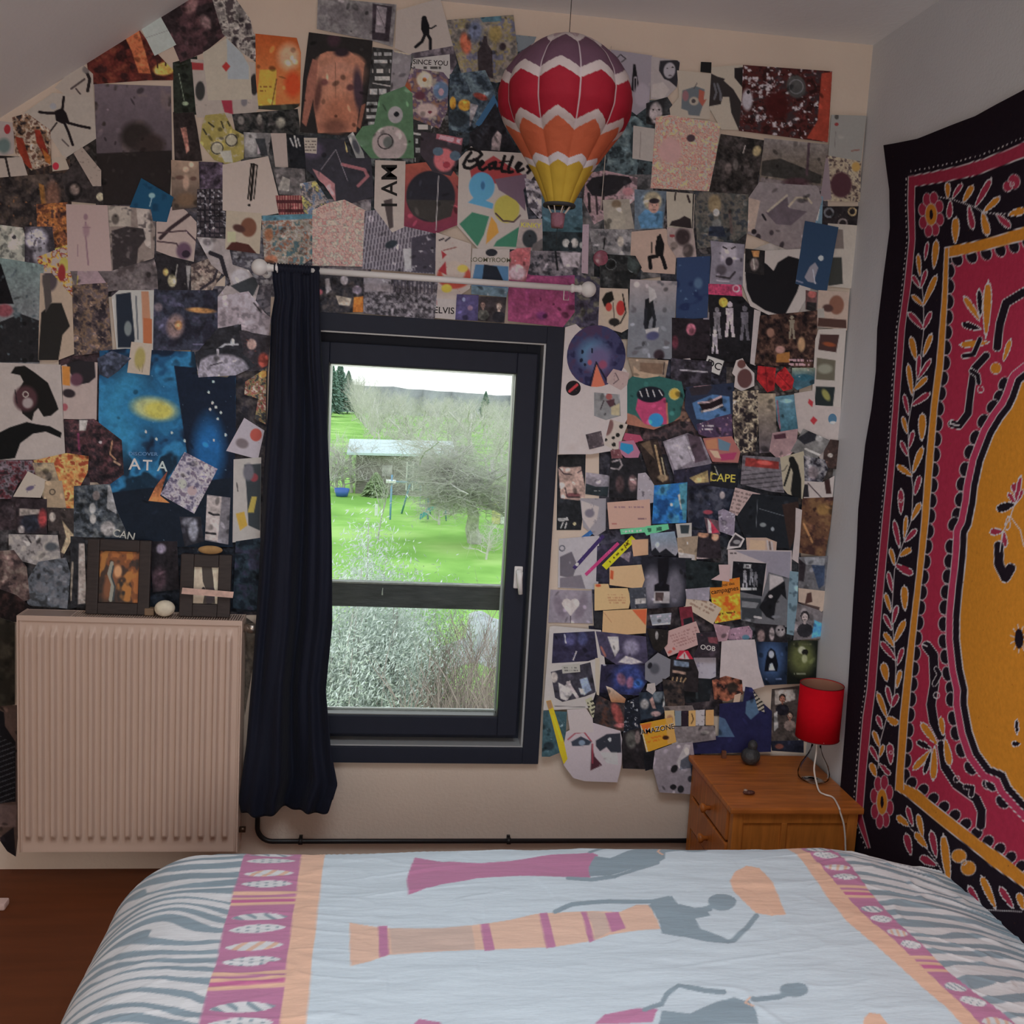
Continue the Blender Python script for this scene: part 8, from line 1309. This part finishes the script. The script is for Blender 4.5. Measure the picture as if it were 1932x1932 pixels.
photo_print|brownish photo above the row of five little cards|1246,1326 1300,1324 1304,1334 1248,1336|564a46|m 6 .3 6c5c54
ticket|first pale orange card of the row of five little cards|1248,1334 1266,1333 1268,1362 1250,1363|9a7c58|e 1258 1350 6 8 0 7c5840 .5
ticket|slate coloured card, second of the row of five little cards|1267,1334 1279,1334 1279,1362 1268,1362|5c6064|
ticket|dark wine card, middle of the row of five little cards|1280,1334 1292,1334 1292,1363 1280,1363|1e161c|m 5 .25 30202a
ticket|tan card with a curved sign, fourth of the row of five little cards|1293,1334 1306,1333 1306,1364 1293,1364|9a7448|l 2 3c2a1c 1299,1340 1302,1350 1298,1358
ticket|white card with grey script, left of the last orange little card|1307,1334 1324,1333 1323,1363 1307,1363|8a807e|m 3.5 .3 4c4448
ticket|last tan orange card at the right end of the row of little cards|1326,1334 1341,1333 1341,1362 1326,1362|9a7048|m 5 .2 80562e
photo_print|grey photo of worn floor under the little cards|1248,1364 1342,1362 1344,1388 1300,1394 1262,1396 1250,1380|5a504f|m 9 .3 6a605e;e 1324 1374 8 3 0 7c726c .4
poster|torn collage face print with one grey eye and red line below the cream sheet|1060,1376 1072,1370 1104,1374 1112,1356 1166,1372 1170,1392 1168,1436 1160,1468 1100,1466 1078,1460 1060,1436|8c7c7c|l 2.5 7c3038 1068,1388 1082,1376 1098,1374 1112,1392;p 2a2c34 1074,1392 1092,1382 1112,1392 1108,1398 1090,1400 1076,1400;e 1094 1394 6 5 0 5c6470 .3;p 24242a 1120,1390 1140,1378 1166,1376 1168,1412 1150,1414 1140,1402 1128,1410 1120,1400;e 1146 1388 3 4 0 8a8684;p 3a1c22 1112,1396 1118,1420 1132,1436 1110,1446;l 2 7a2c34 1114,1396 1114,1432;p 8c8480 1128,1412 1160,1412 1162,1436 1140,1432;m 10 .15 766668
photo_print|teal photo with foam letters left of the torn face print|1022,1334 1066,1336 1064,1376 1058,1410 1034,1420 1019,1420|2c3e42|m 6 .18 7c888a;e 1032 1400 10 8 0 1c2428 .4;m 12 .25 1c2a2e
note|blank pale sheet above the torn face print|1066,1332 1102,1330 1114,1348 1116,1374 1072,1376|8d7f7b|
ticket|yellow diagonal ruler like strip left of the torn face print|1027,1316 1036,1314 1060,1390 1067,1424 1060,1434 1052,1410 1036,1346|a8801c|p 7a5a40 1027,1316 1036,1314 1040,1328 1032,1332;l 3 c09c20 1040,1344 1056,1390;m 5 .15 8a6018
photo_print|black poster of a dark bare shouldered figure under the orange packet|1170,1376 1200,1366 1230,1380 1228,1412 1226,1444 1170,1442 1168,1400|1a1617|e 1186 1388 10 16 0 3c3834 .4;e 1198 1384 5 12 0 5c4c48 .4;m 8 .16 2a1c1a
sticker|orange packet front with white and black lettering AMAZONE|1202,1358 1262,1346 1270,1392 1214,1412|b06a20|p 9a4a20 1202,1360 1224,1356 1216,1380;p a4703c 1250,1348 1262,1346 1270,1392 1254,1396;t 1235 1369 13 -11 221408 AMAZONE;t 1234 1368 13 -11 c8bca8 AMAZONE;w 1214 1380 1250 1392 2 9a4c18 -12;e 1250 1384 6 4 0 2a1810 .4;l 2 c0a890 1203,1362 1216,1411
photo_print|black and grey photo of figures just right of the dark shouldered figure|1208,1412 1228,1408 1234,1440 1212,1446|141316|
photo_print|grey photo of a seal like animal and dark balls beside the nightstand|1230,1408 1262,1396 1300,1392 1306,1440 1310,1490 1238,1486 1226,1440|6b5f62|m 16 .25 776b6c;p 857a78 1270,1430 1286,1396 1296,1398 1290,1430 1280,1446;p 3c3a40 1278,1426 1296,1414 1300,1440 1276,1444;p 1e222e 1296,1434 1308,1440 1310,1458 1298,1456;e 1266 1442 6 8 30 181617 .2;e 1264 1476 6 5 0 1a181a .2;e 1278 1480 6 7 0 1e1c1e .2;e 1296 1461 5 6 0 242226 .3
'''
k_ = 0
for ln in DATA.strip().split('\n'):
    q = ln.split('|')
    if len(q) < 5: print('BAD', ln[:60]); continue
    k_ += 1
    try: sheet(q[0], q[1], q[2], q[3], q[4], seed=k_)
    except Exception as ex: print('ERR', ln[:70], repr(ex))
print('sheets', k_)
# lollipop hanging beside the rod, two thin white cords on the wall
lp = wallpts([1132], [489], -.016)[0]; l1 = wallpts([1131], [506], -.016)[0]; l2 = wallpts([1127], [618], -.012)[0]
lo = tag(empty('lollipop', tuple(lp)), 'flat maroon lollipop on a long white stick pinned above the right rod knob', 'lollipop')
MB().lathe((lp[0], -.016, lp[2]), [(.0005, -.004), (.018, -.004), (.0235, -.001), (.0235, .002), (.018, .004), (.0005, .004)], 28, 'y').build('candy', mat('maroon_candy', alb(hx('5c3038')), .25, noise=.3, scale=90), lo)
MB().tube([l1, l2], .0016, 8).build('stick', mat('white_cord'), lo)
for nm, pp, lb in (('cord', ((1152, 90), (1149, 104), (1140, 300), (1132, 398)), 'thin white cord hanging down just right of the balloon'), ('cord', ((1308, 368), (1306, 420), (1304, 460)), 'short thin white cord between the splash card and the warrior photo')):
    q = [wallpts([x], [y], -.0125)[0] for x, y in pp]; tag(MB().tube(q, .0012, 6).build(nm, mat('white_cord')), lb, 'cord')
